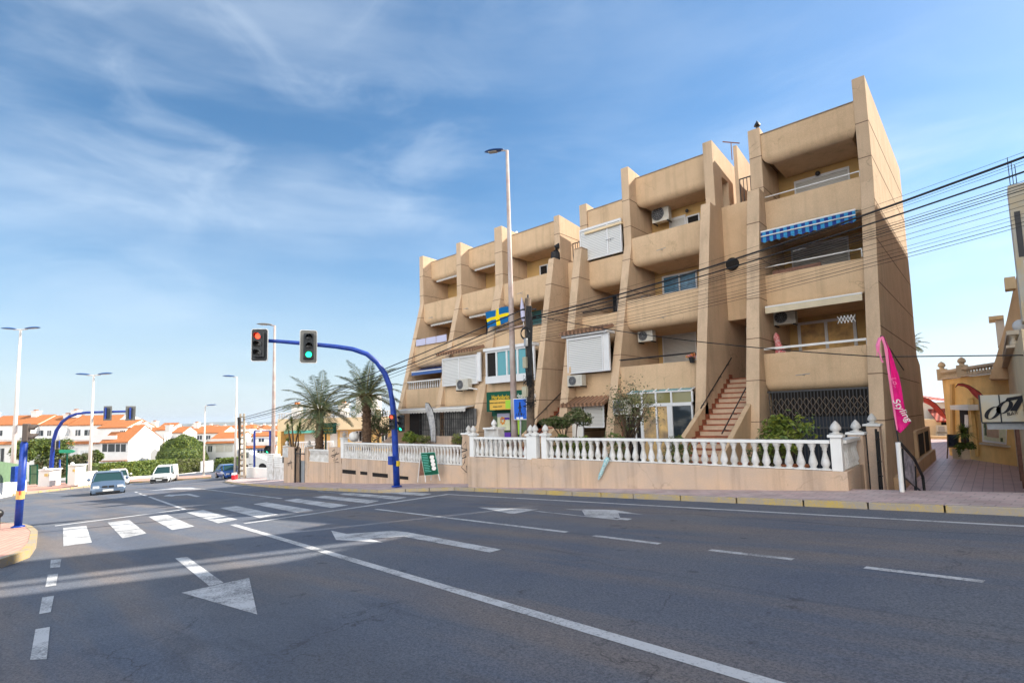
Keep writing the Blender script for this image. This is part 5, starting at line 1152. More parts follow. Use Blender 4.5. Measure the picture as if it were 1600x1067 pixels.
# cables of the street
def sag(p, q, s, n=14): return [p.lerp(q, i/n)-Vector((0,0,s*4*(i/n)*(1-i/n))) for i in range(n+1)]
def wire(label, a, bpt, r, s=.25, group='overhead cables', far=None):
    p, q = a, bpt; t = MB().tube(sag(p, q, s), r, 5); o = t.build('overhead_cable', T['plastic'], smooth=True); tag(o, label, 'cable', group)
def ext(a, px, py, Y, s=0.0, k=1.5):                                        # end point beyond the frame through a point of the street line
    q = onY(px, py, Y); q.z += s*.889; return a+(q-a)*k
for i, (ya, yb, r) in enumerate(((497,246,.024),(500,269,.018))):
    a = at(826,ya,Dw); e = ext(a,1600,yb,12.6,.45); wire(['thickest black cable, uppermost of the heavy pair running right from the wooden pole','second thick black cable just below the thickest one, running right from the wooden pole'][i], a, e, r, .45)
thin = ((492,238,.006),(502,252,.007),(504,257,.006),(505,283,.008),(506,288,.014),(508,293,.010),(510,297,.014),(512,303,.007),(516,313,.008),(520,322,.007),(525,334,.006),(529,340,.006),(532,347,.010),(536,353,.008))
for ya, yb, r in thin:
    a = at(826,ya,Dw); wire('thin black wire in the fan of wires between the wooden pole and the right edge', a, ext(a,1600,yb,12.6,.35), r*.6, .35)
a = at(832,492,Dw); q = onY(1375,557.5,12.8); e = onY(1600,555,13.2); e = q+(e-q)*3
wire('single low wire sagging past the stair to the bar side on the right', a, q, .012, .18); wire('thin level wire crossing in front of the alley at the right', q, e, .012, .0)
# concrete lattice pole and its cables
cb = G(378,747,.15); Dc = cb.dot(_f); cp = thing('concrete_pole', 'ladder like concrete cable pole with diamond openings at the street corner', 'utility pole', tuple(cb))
w0, w1 = .22, .14; topc = at(378.5,646,Dc); Hc = topc.z-cb.z; rx = Vector((cos(YAW),sin(YAW),0)); b = MB()
for sgn in (-1,1): b.tube([cb+rx*sgn*w0, topc+rx*sgn*w1], [.12,.08], 4)
for i in range(12): k = (i+.4)/12; P = cb.lerp(topc, k); wv_ = w0+(w1-w0)*k; b.tube([P-rx*wv_, P+rx*wv_], .08-.03*k, 4)
b.build('pole', T['conc'], cp); b = MB(); b.tube([at(373,740,Dc-.2), at(374,700,Dc-.2), at(374,665,Dc-.2), at(373,652,Dc-.2)], [.06,.07,.10,.12], 6); b.build('cable_sleeve', T['plastic'], cp)
for i, (ya, yb, lab) in enumerate(((652,480,'upper thick cable running left from the wooden pole to the concrete pole'),(655,493,'middle cable running left from the wooden pole to the concrete pole'),(657,500,'lower cable running left from the wooden pole to the concrete pole'),(661,506,'lowest thin cable running left from the wooden pole to the concrete pole'))):
    wire(lab, at(380,ya,Dc), at(825,yb,Dw), (.022,.022,.012,.008)[i], .35)
# green business sign by the palms
gb_ = G(509,748,.2); Dg = gb_.dot(_f); gs = thing('business_sign', 'dark green business sign board on a green post in front of the left palm tree', 'sign', tuple(gb_))
MB().tube([gb_, at(509,676,Dg)], .05, 8).build('post', T['dkgreen'], gs)
p0, p1 = at(495.5,661,Dg), at(526,660,Dg); pb = at(495.5,678,Dg); wd_ = (p1-p0).length; hh = p0.z-pb.z; cen = (p0+p1)/2-Vector((0,0,hh/2)); yw = math.atan2((p1-p0).y,(p1-p0).x)
R_ = Matrix.Translation(cen-Vector((0,0,0))) @ Matrix.Rotation(yw,4,'Z'); b = MB(); b.box(-wd_/2,wd_/2,-.08,.0,-hh/2,hh/2); b.xf(R_); b.build('board', T['signgreen'], gs, bevel=.01)
def tx(s, x, z, size, m, al='CENTER'): text(s, size, R_ @ Matrix.Translation((x,-.085,z)) @ Matrix.Rotation(pi/2,4,'X'), T[m], gs, align=al)
tx('HERBOLARIO', .25, hh*.33, .17, 'signteal'); tx('Health Shop', .25, hh*.18, .10, 'signteal'); tx('Dietetica', .05, hh*.02, .16, 'signyellow'); tx('consulta natural', .08, -hh*.13, .10, 'signteal'); tx('Herbal Shop', .0, -hh*.27, .14, 'signyellow'); tx('abierto - open', .0, -hh*.42, .08, 'signteal')
b = MB(); b.add([(-.42+.17*cos(a*pi/8),-.085,hh*.27+.10*sin(a*pi/8)) for a in range(16)], [tuple(range(16))]); b.xf(R_); b.build('leaf_emblem', T['lime'], gs)
# A frame menu board
ab0 = G(671,751,.2); Da = ab0.dot(_f)-1.3; mb_ = thing('menu_board', 'green A frame menu board with white legs standing on the pavement', 'board', tuple(ab0))
P = [at(x,y,Da) for x,y in ((658,708),(679,707),(685,740),(664,742))]; n_ = (P[1]-P[0]).cross(P[3]-P[0]).normalized()*.02
MB().hexa([p+n_ for p in P]+[p-n_ for p in P]).build('panel', T['signgreen'], mb_, recalc=True)
b = MB(); 
for i in range(4): b.tube([P[i], P[(i+1)%4]], .018, 6)
b.build('frame', T['signteal'], mb_)
b = MB(); b.tube([P[3], at(665,753,Da)], .02, 6); b.tube([P[2], at(687.5,750.5,Da)], .02, 6); b.tube([at(657,712,Da+.2), at(652.5,753,Da+.5)], .018, 6); b.tube([at(674,742,Da+.4), at(673.5,750,Da+.5)], .018, 6); b.build('leg', T['white'], mb_)
Q = [at(x,y,Da+.3) for x,y in ((657,712),(663,742),(655,743))]; MB().add(Q, [(0,1,2)]).build('back_panel', T['brown'], mb_)
nn = -n_.normalized()*.03 if n_.y > 0 else n_.normalized()*.03
def onp(u, v): return P[0].lerp(P[1],u).lerp(P[3].lerp(P[2],u),v)+Vector((0,-.035,0))
b = MB(); rnd = random.Random(3)
for i in range(11): v = .08+i*.075; u1 = .45+rnd.random()*.12; b.add([onp(.10,v),onp(u1,v),onp(u1,v+.028),onp(.10,v+.028)], [(0,3,2,1)])
b.build('menu_lines', T['signteal'], mb_)
for v in (.2,.37,.54,.72):
    c = onp(.8,v); MB().add([c+(P[1]-P[0]).normalized()*.085*cos(a*pi/7)+Vector((0,0,.085*sin(a*pi/7))) for a in range(14)], [tuple(range(14))]).build('plate_picture', T['white'], mb_)
# feather flags
def feather(label, base_px, pole_px, edge_px, D, m, r=.018, letters=None, cat='flag', base_D=None, polem='black', name='feather_flag'):
    P = [at(x,y,D) for x,y in pole_px]; E_ = [at(x,y,D) for x,y in edge_px]; t = thing(name, label, cat, tuple(P[0]))
    MB().tube(P, r, 6).build('pole', T[polem], t, smooth=True)
    b = MB(); n = 24
    def samp(L_, u): q = u*(len(L_)-1); i = min(int(q), len(L_)-2); return L_[i].lerp(L_[i+1], q-i)
    vs = []; m_ = 7
    for i in range(n+1):
        a, c = samp(P[letters or 0:], i/n), samp(E_, i/n)
        for j in range(m_+1): w_ = j/m_; vs.append(a.lerp(c, w_)+_f*(.05*sin(w_*5+i*.45)*w_))
    fs = [(i*(m_+1)+j, i*(m_+1)+j+1, (i+1)*(m_+1)+j+1, (i+1)*(m_+1)+j) for i in range(n) for j in range(m_)]
    b.add(vs, fs); o = b.build('flag_cloth', T[m], t, smooth=True); so_ = o.modifiers.new('thick','SOLIDIFY'); so_.thickness = .006
    return t, samp, P, E_
feather('grey patterned feather flag curving over the left balustrade', None, [(681,692),(681,670),(679.5,655),(676,640),(670,630),(665,629)], [(674,690),(672,672),(669,655),(666,642),(664,634),(664.5,630)], 23.0, 'greyflag')
Dp = G(1408,765,.15).dot(_f)
pf, samp, P, E_ = feather('bright pink feather flag on a black pole tied to the white stair post', None, [(1409,764),(1405,700),(1400.5,670),(1396.5,640),(1392,600),(1388,560),(1384,535),(1380,526),(1376,525)],
    [(1404,676),(1424,660),(1420,648),(1412,622),(1404,597),(1398,575),(1393,556),(1384,533),(1377,526)], Dp, 'pink', letters=2, r=.016)
b = MB(); L1_ = [at(x,y,Dp-.03) for x,y in ((1376,526),(1381,540),(1386,575),(1391,610),(1397,650),(1401,672))]; R1_ = [at(x,y,Dp-.03) for x,y in ((1380,525),(1387,545),(1390,575),(1395,610),(1400,650),(1403,672))]
vs = []; [vs.extend((a,c)) for a, c in zip(L1_, R1_)]; b.add(vs, [(2*i,2*i+1,2*i+3,2*i+2) for i in range(5)]); b.build('pole_sleeve', T['pinkpale'], pf)
b = MB(); b.tube([at(x,y,Dp) for x,y in ((1375,528),(1371,540),(1370,556))], [.03,.03,.01], 5); b.tube([at(x,y,Dp) for x,y in ((1374,530),(1373,548),(1378,564),(1380,566))], .015, 5); b.build('torn_strip', T['pinkpale'], pf)
Mt = Matrix.Translation(at(1409,640,Dp-.1)) @ Matrix.Rotation(radians(48),4,'Z') @ Matrix.Rotation(pi/2,4,'X') @ Matrix.Rotation(radians(-58),4,'Z')
text('Styling', .19, Mt, T['white'], pf, shear=.35, sx=1.0)
Mt = Matrix.Translation(at(1398,597,Dp-.1)) @ Matrix.Rotation(radians(48),4,'Z') @ Matrix.Rotation(pi/2,4,'X') @ Matrix.Rotation(radians(-70),4,'Z'); text('Lo..', .14, Mt, T['pinkpale'], pf, shear=.3)
bk = thing('wall_bracket', 'bent black metal arm fixed to the end wall above the pink flag', 'bracket', tuple(onX(1391,545,-2.28))); MB().tube([onX(1389,543,-2.25), onX(1400,560,-2.24), onX(1412,578,-2.2)], .02, 6).build('arm', T['black'], bk)
# stair railing with a banner down to the alley
sr = thing('stair_railing', 'black stair railing with white end post and printed banner beside the pink flag', 'railing', (-1.9,12.9,-1.6))
Dr = Dp
A0, A1 = at(1406,691,Dr), at(1442,745,Dr+1.2); 
b = MB(); b.tube([A0, at(1428,716,Dr+.6), A1], .028, 6); b.tube([A1, at(1445,768,Dr+1.2)-Vector((0,0,.5))], .03, 6); b.tube([at(1409,742,Dr), at(1440,768,Dr+1.2)], .02, 6); b.tube([at(1429,728,Dr+.6), at(1431,768,Dr+.6)], .028, 6); b.tube([at(1409,700,Dr+.02), at(1413,765,Dr+.02)], .03, 6); b.build('handrail', T['black'], sr)
MB().tube([at(1403,691,Dr-.05), at(1409.5,768,Dr-.05)], .04, 8).build('post', T['white'], sr)
Q = [at(1412,702,Dr+.05), at(1429,722,Dr+.55), at(1430,760,Dr+.55), at(1412,742,Dr+.05)]; MB().add(Q, [(0,1,2,3)]).build('banner', T['photo'], sr)
# ribbon on the wall
p = thing('ribbon', 'blue green patterned ribbon hanging over the balustrade wall', 'ribbon', tuple(onY(942,725,12.45))); b = MB(); b.tube([onY(x,y,12.4) for x,y in ((950,715),(947,721),(943,730),(938,742),(935,749))], [.05,.07,.045,.05,.02], 7); b.build('cloth', T['cloth'], p)
# flag of blue and yellow on the balcony
sf = thing('flag', 'blue flag with a yellow cross hanging from a balcony beside the lamp post', 'flag', tuple(onY(775,500,18.9)))
Yf_ = 18.9; c4 = [onY(758,488,Yf_), onY(793,479,Yf_), onY(793,503,Yf_), onY(760,514,Yf_)]
def fl(u, v): p = c4[0].lerp(c4[1],u).lerp(c4[3].lerp(c4[2],u),v); return p+Vector((0,.09*sin(u*7+v*2)-.0,.03*sin(u*9)))
b = MB(); nu, nv = 36, 20
for i in range(nu+1):
    for j in range(nv+1): b.v.append(tuple(fl(i/nu, j/nv)))
for i in range(nu):
    for j in range(nv): a = i*(nv+1)+j; b.f.append((a,a+1,a+nv+2,a+nv+1)); b.m.append(1 if (.52 < (i+.5)/nu < .68 or .42 < (j+.5)/nv < .62) else 0)
b.build('flag_cloth', [T['bluecloth'],T['yellowcloth']], sf, smooth=True)
# red dress, parasol, dark cloth, flower pot
dr = thing('hanging_dress', 'red patterned dress hanging on the first floor balcony at the right', 'dress', tuple(onY(1216,540,19.6))); b = MB()
b.tube([onY(x,y,19.6) for x,y in ((1212,520),(1213,526),(1215,535),(1218,546),(1220,553))], [.03,.10,.09,.14,.19], 9); b.build('cloth', T['redfab'], dr)
um = thing('closed_parasol', 'closed pale blue parasol standing on the balcony beside the wooden pole', 'parasol', tuple(onY(817,505,19.4))); b = MB(); b.tube([onY(815,465,19.4), onY(816,480,19.4), onY(818,498,19.4), onY(818,502,19.4)], [.02,.10,.13,.06], 9); b.build('canopy', T['lilac'], um); MB().tube([onY(818,500,19.4), onY(818,512,19.4)], .02, 6).build('pole', T['white'], um)
dk = thing('dark_cloth', 'black draped cloth hanging in the corner of the top balcony left of the stair recess', 'cloth', tuple(onY(870,405,20.3))); b = MB(); b.tube([onY(x,y,19.94) for x,y in ((873,380),(870,386),(868,395),(868,404),(870,409))], [.02,.15,.22,.24,.18], 10); b.build('cloth', T['plastic'], dk)
fp = thing('flower_pot', 'small red flower pot hanging at the end of the black balcony rail', 'flower pot', tuple(onY(1080,560,18.5))); c = onY(1081,558,18.45); MB().lathe([(.08,-.2),(.12,0)], c, 10).build('pot', T['plastic'], fp); b = MB(); leaves(b, c+Vector((0,0,.05)), (.22,.15,.13), 120, .05, random.Random(1), nm=2); b.build('flowers', [T['redfab'],T['orangep']], fp)
T['sigbrown'] = M_('brown grey signal housing', (.10,.08,.07), .6)
# ------------------------------------------------------------------ left side: signals, walls, cars
q = G(28,823.5,.15); Dq = q.dot(_f); t = thing('pedestrian_signal', 'blue pedestrian signal post with a dark two lamp head standing on the corner pavement', 'traffic signal', tuple(q))
b = MB(); b.tube([q, at(38,692,Dq)], [.085,.08], 14); b.lathe([(.15,0),(.15,.03),(.1,.05)], q, 12); b.build('post', T['blue'], t, smooth=True); MB().tube([at(37.6,696,Dq), at(38.3,684,Dq)], .06, 10).build('neck', T['blue'], t)
signal_head(t, at(36,676,Dq), YAW+radians(120), [], s=.80, plate=False, n=2, bodym='sigbrown')
MB().tube([at(31.3,779,Dq), at(32.3,766,Dq)], .092, 14).build('sticker_band', M_('orange yellow band', (.70,.45,.15), .6), t); c = at(31.8,770,Dq-.11); MB().box(c.x-.05,c.x+.05,c.y-.02,c.y,c.z-.05,c.z+.05).build('sticker', T['redpaint'], t)
q = G(-12,822,.15); Dz = q.dot(_f); t = thing('traffic_signal', 'signal head on a post cut off by the left edge of the frame', 'traffic signal', tuple(q)); MB().tube([q, at(-12,700,Dz)], .10, 12).build('post', T['blue'], t, smooth=True); signal_head(t, at(-8,688,Dz+2), YAW+radians(20), [], s=.62, plate=False, n=3)
q = G(-5,828,.15); bo = thing('bollard', 'black bollard with a ball top at the left edge', 'bollard', tuple(q)); MB().tube([q, q+Vector((0,0,.35))], .06, 10).build('post', T['black'], bo); MB().ball(q+Vector((0,0,.42)), .12, 12).build('ball', T['black'], bo, smooth=True)
# second curved mast, seen from behind
q = G(78,760,.15); Dq = q.dot(_f); t = thing('traffic_signal', 'distant curved blue signal mast with two signal heads seen from behind', 'traffic signal', tuple(q))
ap = [(79,752),(80.5,725),(82,705),(84,687),(88,673),(97,659),(108,651),(120,646.5),(135,644.5),(165,643.5),(203,642.5)]; pts = [q]+[at(x,y,Dq-.2*i) for i, (x,y) in enumerate(ap)]
MB().tube(pts, [.2,.2,.19,.18,.17,.16,.15,.14,.13,.12,.11,.1], 12).build('mast', T['blue'], t, smooth=True)
def back_head(par, px, py, D, s, yaw):
    c = at(px,py,D); M = Matrix.Translation(c) @ Matrix.Rotation(yaw,4,'Z'); MB().box(-.36*s,.36*s,0,.03,-.62*s,.62*s).xf(M).build('backplate', T['siggrey'], par, bevel=.02); MB().box(-.17*s,.17*s,-.2*s,0,-.45*s,.45*s).xf(M).build('signal_housing', T['sigbody'], par, bevel=.02)
    MB().box(-.06*s,.06*s,-.26*s,-.2*s,-.5*s,.5*s).xf(M).build('bracket', T['blue'], par)
    b = MB()
    for z in (.3,0,-.3): b.box(-.15*s,.15*s,.03,.32*s,z*s,z*s+.10*s)
    b.xf(M).build('visor', T['sigbody'], par)
back_head(t,168,645.5,Dq-2.2,1.15,YAW); back_head(t,204,645.5,Dq-2.4,1.15,YAW+.5); back_head(t,90,694,Dq-.5,.8,YAW+1.5)
for i, (px, py, pt, lab) in enumerate(((93,757,718,'thin short blue post beside the driveway car'),(137,755,722,'thin short blue post at the foot of the double street lamp'))):
    q = G(px,py,.15); Dq = q.dot(_f); t = thing('bollard', lab, 'post', tuple(q), 'blue posts'); MB().tube([q, at(px+.5,pt,Dq)], .09, 10).build('post', T['blue'], t, smooth=True)
q = at(103,686,60); t = thing('direction_sign', 'small green direction sign pointing right above the driveway', 'sign', tuple(at(112,760,60))); 
c = [at(x,y,46) for x,y in ((92,702.5),(113,702.5),(118,705),(113,707.5),(92,707.5))]; MB().add([tuple(p) for p in c]+[tuple(p+_f*.05) for p in c], [(0,1,2,3,4),(5,6,7,8,9)]+[(i,(i+1)%5,5+(i+1)%5,5+i) for i in range(5)]).build('arrow_panel', M_('green arrow sign', (.03,.30,.17), .5), t, recalc=True); MB().tube([at(105,708,46.1), at(104,755,46.1)], .06, 6).build('post', T['dkgreen'], t)
# blue bin
def cbox(px0, px1, pyb, pyt, D, dep, m, name, par=None, bevel=0, yaw=0):
    p = at(px0,pyb,D); q = at(px1,pyb,D); w_ = (q-p).length; h = at(px0,pyt,D).z-p.z; M = Matrix.Translation(p) @ Matrix.Rotation(YAW+yaw,4,'Z')
    return MB().box(0,w_,0,dep,0,h).xf(M).build(name, T[m] if isinstance(m,str) else m, par, bevel=bevel)
t = thing('recycling_bin', 'blue rectangular bin behind the white lamp pole at the left', 'bin', tuple(at(20,753,37.5))); cbox(15.5,22.5,753.5,729,37.5,.9,'blue','body',t,bevel=.03)
# low walls, fence, pillars
def wallpx(name, label, cat, pa, pb, hpx, D0_, D1_, m='whitewall', th=.25, group=None):
    a, c = at(*pa, D0_), at(*pb, D1_); za, zc = at(pa[0], pa[1]-hpx, D0_).z, at(pb[0], pb[1]-hpx, D1_).z; n_ = Vector((-(c-a).y, (c-a).x, 0)).normalized()*th
    t = thing(name, label, cat, tuple((a+c)/2), group)
    dn = Vector((0,0,.9)); b = MB(); b.add([a-dn, c-dn, c+n_-dn, a+n_-dn, (a.x,a.y,za), (c.x,c.y,zc), (c.x+n_.x,c.y+n_.y,zc), (a.x+n_.x,a.y+n_.y,za)], [(0,3,2,1),(4,5,6,7),(0,1,5,4),(1,2,6,5),(2,3,7,6),(3,0,4,7)]); b.build('wall', T[m], t, recalc=True); return t
t = wallpx('low_wall','low white wall carrying a green screen fence at the left edge','wall',(-60,770),(42,757),8,30,45)
a, c = at(-60,762,30), at(41,749,45); a2, c2 = at(-60,712,30), at(41,727,45); MB().add([a,c,c2,a2,a+_f*.05,c+_f*.05,c2+_f*.05,a2+_f*.05], [(0,1,2,3),(4,7,6,5),(3,2,6,7)]).build('fence_screen', T['fence'], t)
t = thing('wire_gate', 'green wire mesh gate between the white wall and the driveway', 'gate', tuple(at(50,757,46))); b = MB()
for px in (46.5,58): b.tube([at(px,757,46), at(px+.5,726,46)], .05, 6)
b.tube([at(46.5,727,46), at(58.5,726,46)], .05, 6); b.tube([at(46.5,740,46), at(58.5,740,46)], .03, 6); b.build('frame', T['dkgreen'], t)
a = [at(x,y,46.2) for x,y in ((46,757),(58,756),(58,727),(46,727))]; MB().add(a, [(0,1,2,3)]).build('mesh_panel', T['fence'], t)
for i, (l, r, tp, bt, lab) in enumerate(((59,77,735,757,'white gate pillar with small plaque left of the driveway car'),(105,117,728,755,'tall white gate pillar with orange plaque right of the driveway car'))):
    D_ = 48; m_w = 'whitewall'; t = thing('gate_pillar', lab, 'pillar', tuple(at((l+r)/2,bt,D_)), 'driveway pillars'); cbox(l,r,bt+3,tp,D_,1.2,'whitewall','pillar',t); cbox(l-1,r+1,tp,tp-1.5,D_-.1,1.4,'white','cap',t); cbox(l+10 if i == 0 else l+8,l+15 if i == 0 else l+11.5,tp+9,tp+5,D_-.03,.03,M_('ochre plaque',(.6,.42,.15),.6),'plaque',t); MB().ball(at((l+r)/2+2,tp-3.5,D_), .16, 10).build('ball', T['white'], t)
wallpx('low_wall','white garden wall with terracotta top between pillar and double lamp','wall',(117,755),(152,751),16,48.5,53)
wallpx('low_wall','long low white wall along the foot of the clipped hedge','wall',(150,752),(275,745),4.5,55,82); wallpx('low_wall','low white wall along the right end of the hedge beyond the van','wall',(275,744.5),(315,740),3.5,82,88); wallpx('low_wall','white boundary wall behind the small street lamp right of the hedge','wall',(314,740),(333,738),19,88,90)
# hedges
def hedge(label, pa, pb, hpx, D0_, D1_, seed, th=1.6, n=9000, mats=('leafy','leaf')):
    rnd = random.Random(seed); a, c = at(*pa, D0_), at(*pb, D1_); t = thing('hedge', label, 'hedge', tuple((a+c)/2)); n_ = Vector((-(c-a).y,(c-a).x,0)).normalized()*th; b = MB()
    za, zc = at(pa[0],pa[1]-hpx,D0_).z, at(pb[0],pb[1]-hpx,D1_).z; dn = Vector((0,0,.8))
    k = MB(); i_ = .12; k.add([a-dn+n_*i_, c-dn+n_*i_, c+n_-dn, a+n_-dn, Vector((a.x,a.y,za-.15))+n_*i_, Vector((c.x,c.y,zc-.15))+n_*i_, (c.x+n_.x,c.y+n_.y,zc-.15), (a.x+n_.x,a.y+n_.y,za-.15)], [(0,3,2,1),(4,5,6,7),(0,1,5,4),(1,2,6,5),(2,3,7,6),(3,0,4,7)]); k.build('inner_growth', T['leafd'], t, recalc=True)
    for i in range(n):
        u = rnd.random(); p = a.lerp(c,u); zt = za+(zc-za)*u+.12*sin(u*40)*rnd.random()
        if rnd.random() < .75: v = rnd.random(); P = Vector((p.x,p.y,p.z-.3+(zt-p.z+.3)*v))+n_*rnd.uniform(-.06,.15)
        else: P = Vector((p.x,p.y,zt+rnd.uniform(-.15,.08)))+n_*rnd.random()
        w1 = Vector((rnd.gauss(0,1),rnd.gauss(0,1),rnd.gauss(0,1))).normalized(); w2 = w1.cross(Vector((rnd.gauss(0,1),rnd.gauss(0,1),rnd.gauss(0,1)))).normalized(); s = rnd.uniform(.09,.17)
        b.add([P-w1*s,P-w2*s*.5,P+w1*s,P+w2*s*.5],[(0,1,2,3)],rnd.randrange(2))
    b.build('foliage', [T[m] for m in mats], t); return t
hedge('long clipped yellow green hedge behind the silver blue car and the van', (155,749),(276,741),23,57,84,1,n=9000); hedge('shorter clipped hedge behind and right of the white van', (276,741),(314,738),21,84,90,2,n=3500,mats=('leafy','leafo')); hedge('bright green bushy hedge left of the blue parked car', (334,738),(366,735),20,88,80,3,n=3200)
hedge('low dark bushes behind the driveway car', (55,742),(150,728),20,60,64,5,n=4500,mats=('leafd','leafo'))
# round tree and orange trees
rt_ = thing('round_tree', 'large dense dome shaped green tree behind the hedge', 'tree', tuple(at(285,742,94))); c = at(285,716,94); rnd = random.Random(21)
MB().tube([at(285,742,94), at(285,712,94)], [.35,.25], 9).build('trunk', T['bark'], rt_); b = MB(); Rt = 34/828*94
for i in range(15000):
    d = Vector((rnd.gauss(0,1), rnd.gauss(0,1), abs(rnd.gauss(0,1))*1.05-.18)).normalized(); bump = 1+.055*sin(d.x*9+1)*cos(d.y*8)+.05*sin(d.z*13+d.x*5); k = bump*(1-.16*rnd.random()**1.6)
    P = c+Vector((d.x*Rt, d.y*Rt, d.z*Rt*1.08-.2))*k; u = Vector((rnd.gauss(0,1),rnd.gauss(0,1),rnd.gauss(0,.8))).normalized(); w_ = u.cross(d).normalized(); s_ = rnd.uniform(.10,.24)
    b.add([P-u*s_,P-w_*s_*.5,P+u*s_,P+w_*s_*.5],[(0,1,2,3)],rnd.randrange(3))
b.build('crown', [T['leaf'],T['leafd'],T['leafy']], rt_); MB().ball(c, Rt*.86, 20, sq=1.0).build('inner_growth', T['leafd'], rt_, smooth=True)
for i, (px, py, D_, r_, lab) in enumerate(((62,700,62,1.9,'orange tree with glossy leaves just right of the pedestrian signal'),(85,698,63,1.7,'orange tree behind the curved mast foot'),(36,706,58,1.5,'smaller orange tree left of the pedestrian signal, behind the lamp pole'),(150,712,66,1.0,'small pale bush in front of the white terrace house'))):
    c = at(px,py,D_); tree('orange_tree' if i < 3 else 'bush', lab, 'tree' if i < 3 else 'bush', tuple(at(px,745,D_)), tuple(at(px,725,D_)), tuple(c), (r_,r_,r_*1.05), 4200, .13, ['leafy','leaf','leafd'], 60+i, tr=.1, limbs=4, lobes=11)
# ------------------------------------------------------------------ vehicles
def car(label, base, heading, kind, paintm, s=1.0, name='parked_car', cat='car'):
    t = thing(name, label, cat, tuple(base), rz=heading)
    if kind == 'saloon': L_, W, H = 4.5, 1.76, 1.40; st_ = [(-2.25,.30,.58,.80),(-2.18,.22,.66,.86),(-1.9,.20,.72,.88),(-1.0,.20,.88,.88),(-.95,.2,.90,.88),(1.35,.2,.94,.88),(1.9,.22,.96,.86),(2.18,.26,.90,.82),(2.25,.34,.82,.78)]; cab = [(-.98,.90),(-.25,1.36),(.85,1.38),(1.55,.95)]
    elif kind == 'van': L_, W, H = 4.2, 1.72, 1.80; st_ = [(-2.1,.28,.62,.78),(-2.0,.2,.74,.84),(-1.75,.2,.86,.86),(-1.15,.2,1.04,.86),(2.05,.2,1.08,.86),(2.1,.3,1.06,.84)]; cab = [(-1.22,1.02),(-.55,1.68),(.2,1.80),(2.06,1.74)]
    else: L_, W, H = 4.0, 1.68, 1.44; st_ = [(-2.0,.30,.58,.78),(-1.92,.22,.68,.84),(-1.6,.2,.76,.85),(-1.0,.2,.90,.85),(1.6,.2,.94,.85),(1.95,.24,.92,.82),(2.0,.32,.88,.78)]; cab = [(-1.0,.90),(-.3,1.40),(1.2,1.42),(1.85,.95)]
    b = MB(); vs = []; fs = []
    for y, zb, zt, hw in st_:
        sec = [(hw*.86,zb),(hw,zb+.16),(hw*1.01,(zb+zt)/2+.05),(hw*.975,zt-.08),(hw*.86,zt-.01),(hw*.4,zt+.015)]
        for x, z in sec: vs.append((x,y,z))
        for x, z in sec[::-1]: vs.append((-x,y,z))
    n = 12
    for i in range(len(st_)-1):
        for k in range(n): k2 = (k+1)%n; fs.append((i*n+k,i*n+k2,(i+1)*n+k2,(i+1)*n+k))
    fs += [tuple(range(n)), tuple(range((len(st_)-1)*n,len(st_)*n))[::-1]]
    vs = [(x*s,y*s,z*s) for x,y,z in vs]; b.add(vs, fs); body = b.build('body', T[paintm], t, local=True, smooth='auto', recalc=True)
    def sc(*p): return [(x*s,y*s,z*s) for x,y,z in p]
    w0, w1 = .80, .62
    g_ = MB(); C_ = cab; hw = [w0*W/1.76, w1*W/1.76+.02, w1*W/1.76+.02, w0*W/1.76-.02 if kind != 'van' else .74]
    vs = []
    for (y,z), h_ in zip(C_, hw): vs += [(-h_,y,z),(h_,y,z)]
    vs += [(-hw[0],C_[0][0],.8),(hw[0],C_[0][0],.8),(-hw[3],C_[3][0],.8),(hw[3],C_[3][0],.8)]
    g_.add(sc(*vs), [(0,1,3,2),(4,5,7,6),(2,3,5,4),(0,2,4,6,10,8),(1,9,11,7,5,3),(8,9,1,0),(6,7,11,10)]); gl2 = g_.build('windows', T['carglass'], t, local=True, recalc=True)
    r = MB(); y1, z1 = C_[1]; y2, z2 = C_[2]; h_ = hw[1]
    if kind == 'van':
        r.add(sc((-h_-.02,y1-.05,z1-.0),(h_+.02,y1-.05,z1-.0),(h_+.03,y2,z2+.02),(-h_-.03,y2,z2+.02),(-.74,C_[3][0]+.02,C_[3][1]+.02),(.74,C_[3][0]+.02,C_[3][1]+.02),(-.84,C_[3][0]+.02,1.0),(.84,C_[3][0]+.02,1.0),(-.86,.35,1.0),(.86,.35,1.0),(-.66,.3,1.74),(.66,.3,1.74)),
              [(0,1,2,3),(3,2,5,4),(4,5,7,6),(6,8,10,3,4),(7,5,2,11,9)])
    else: r.add(sc((-h_,y1-.06,z1),(h_,y1-.06,z1),(h_,y2+.05,z2),(-h_,y2+.05,z2),(-h_*.9,y1+.02,z1+.045),(h_*.9,y1+.02,z1+.045),(h_*.9,y2-.04,z2+.04),(-h_*.9,y2-.04,z2+.04)), [(4,5,6,7),(0,1,5,4),(1,2,6,5),(2,3,7,6),(3,0,4,7)])
    r.build('roof', T[paintm], t, local=True, recalc=True)
    pb = MB()
    for sg_ in (-1,1):
        for a, c in ((0,1),(2,3)):
            pa = Vector((sg_*hw[a],C_[a][0],C_[a][1])); pc = Vector((sg_*hw[c],C_[c][0],C_[c][1])); pb.tube([pa*s,pc*s], .035*s, 5)
        pa = Vector((sg_*(hw[1]+.06),.25,z1-.02)); pb.tube([pa*s, Vector((sg_*hw[0]*1.02,.25,.9))*s], .04*s, 5)
    pb.build('pillars', T[paintm], t, local=True)
    yf_ = st_[0][0]; hwf = st_[0][3]
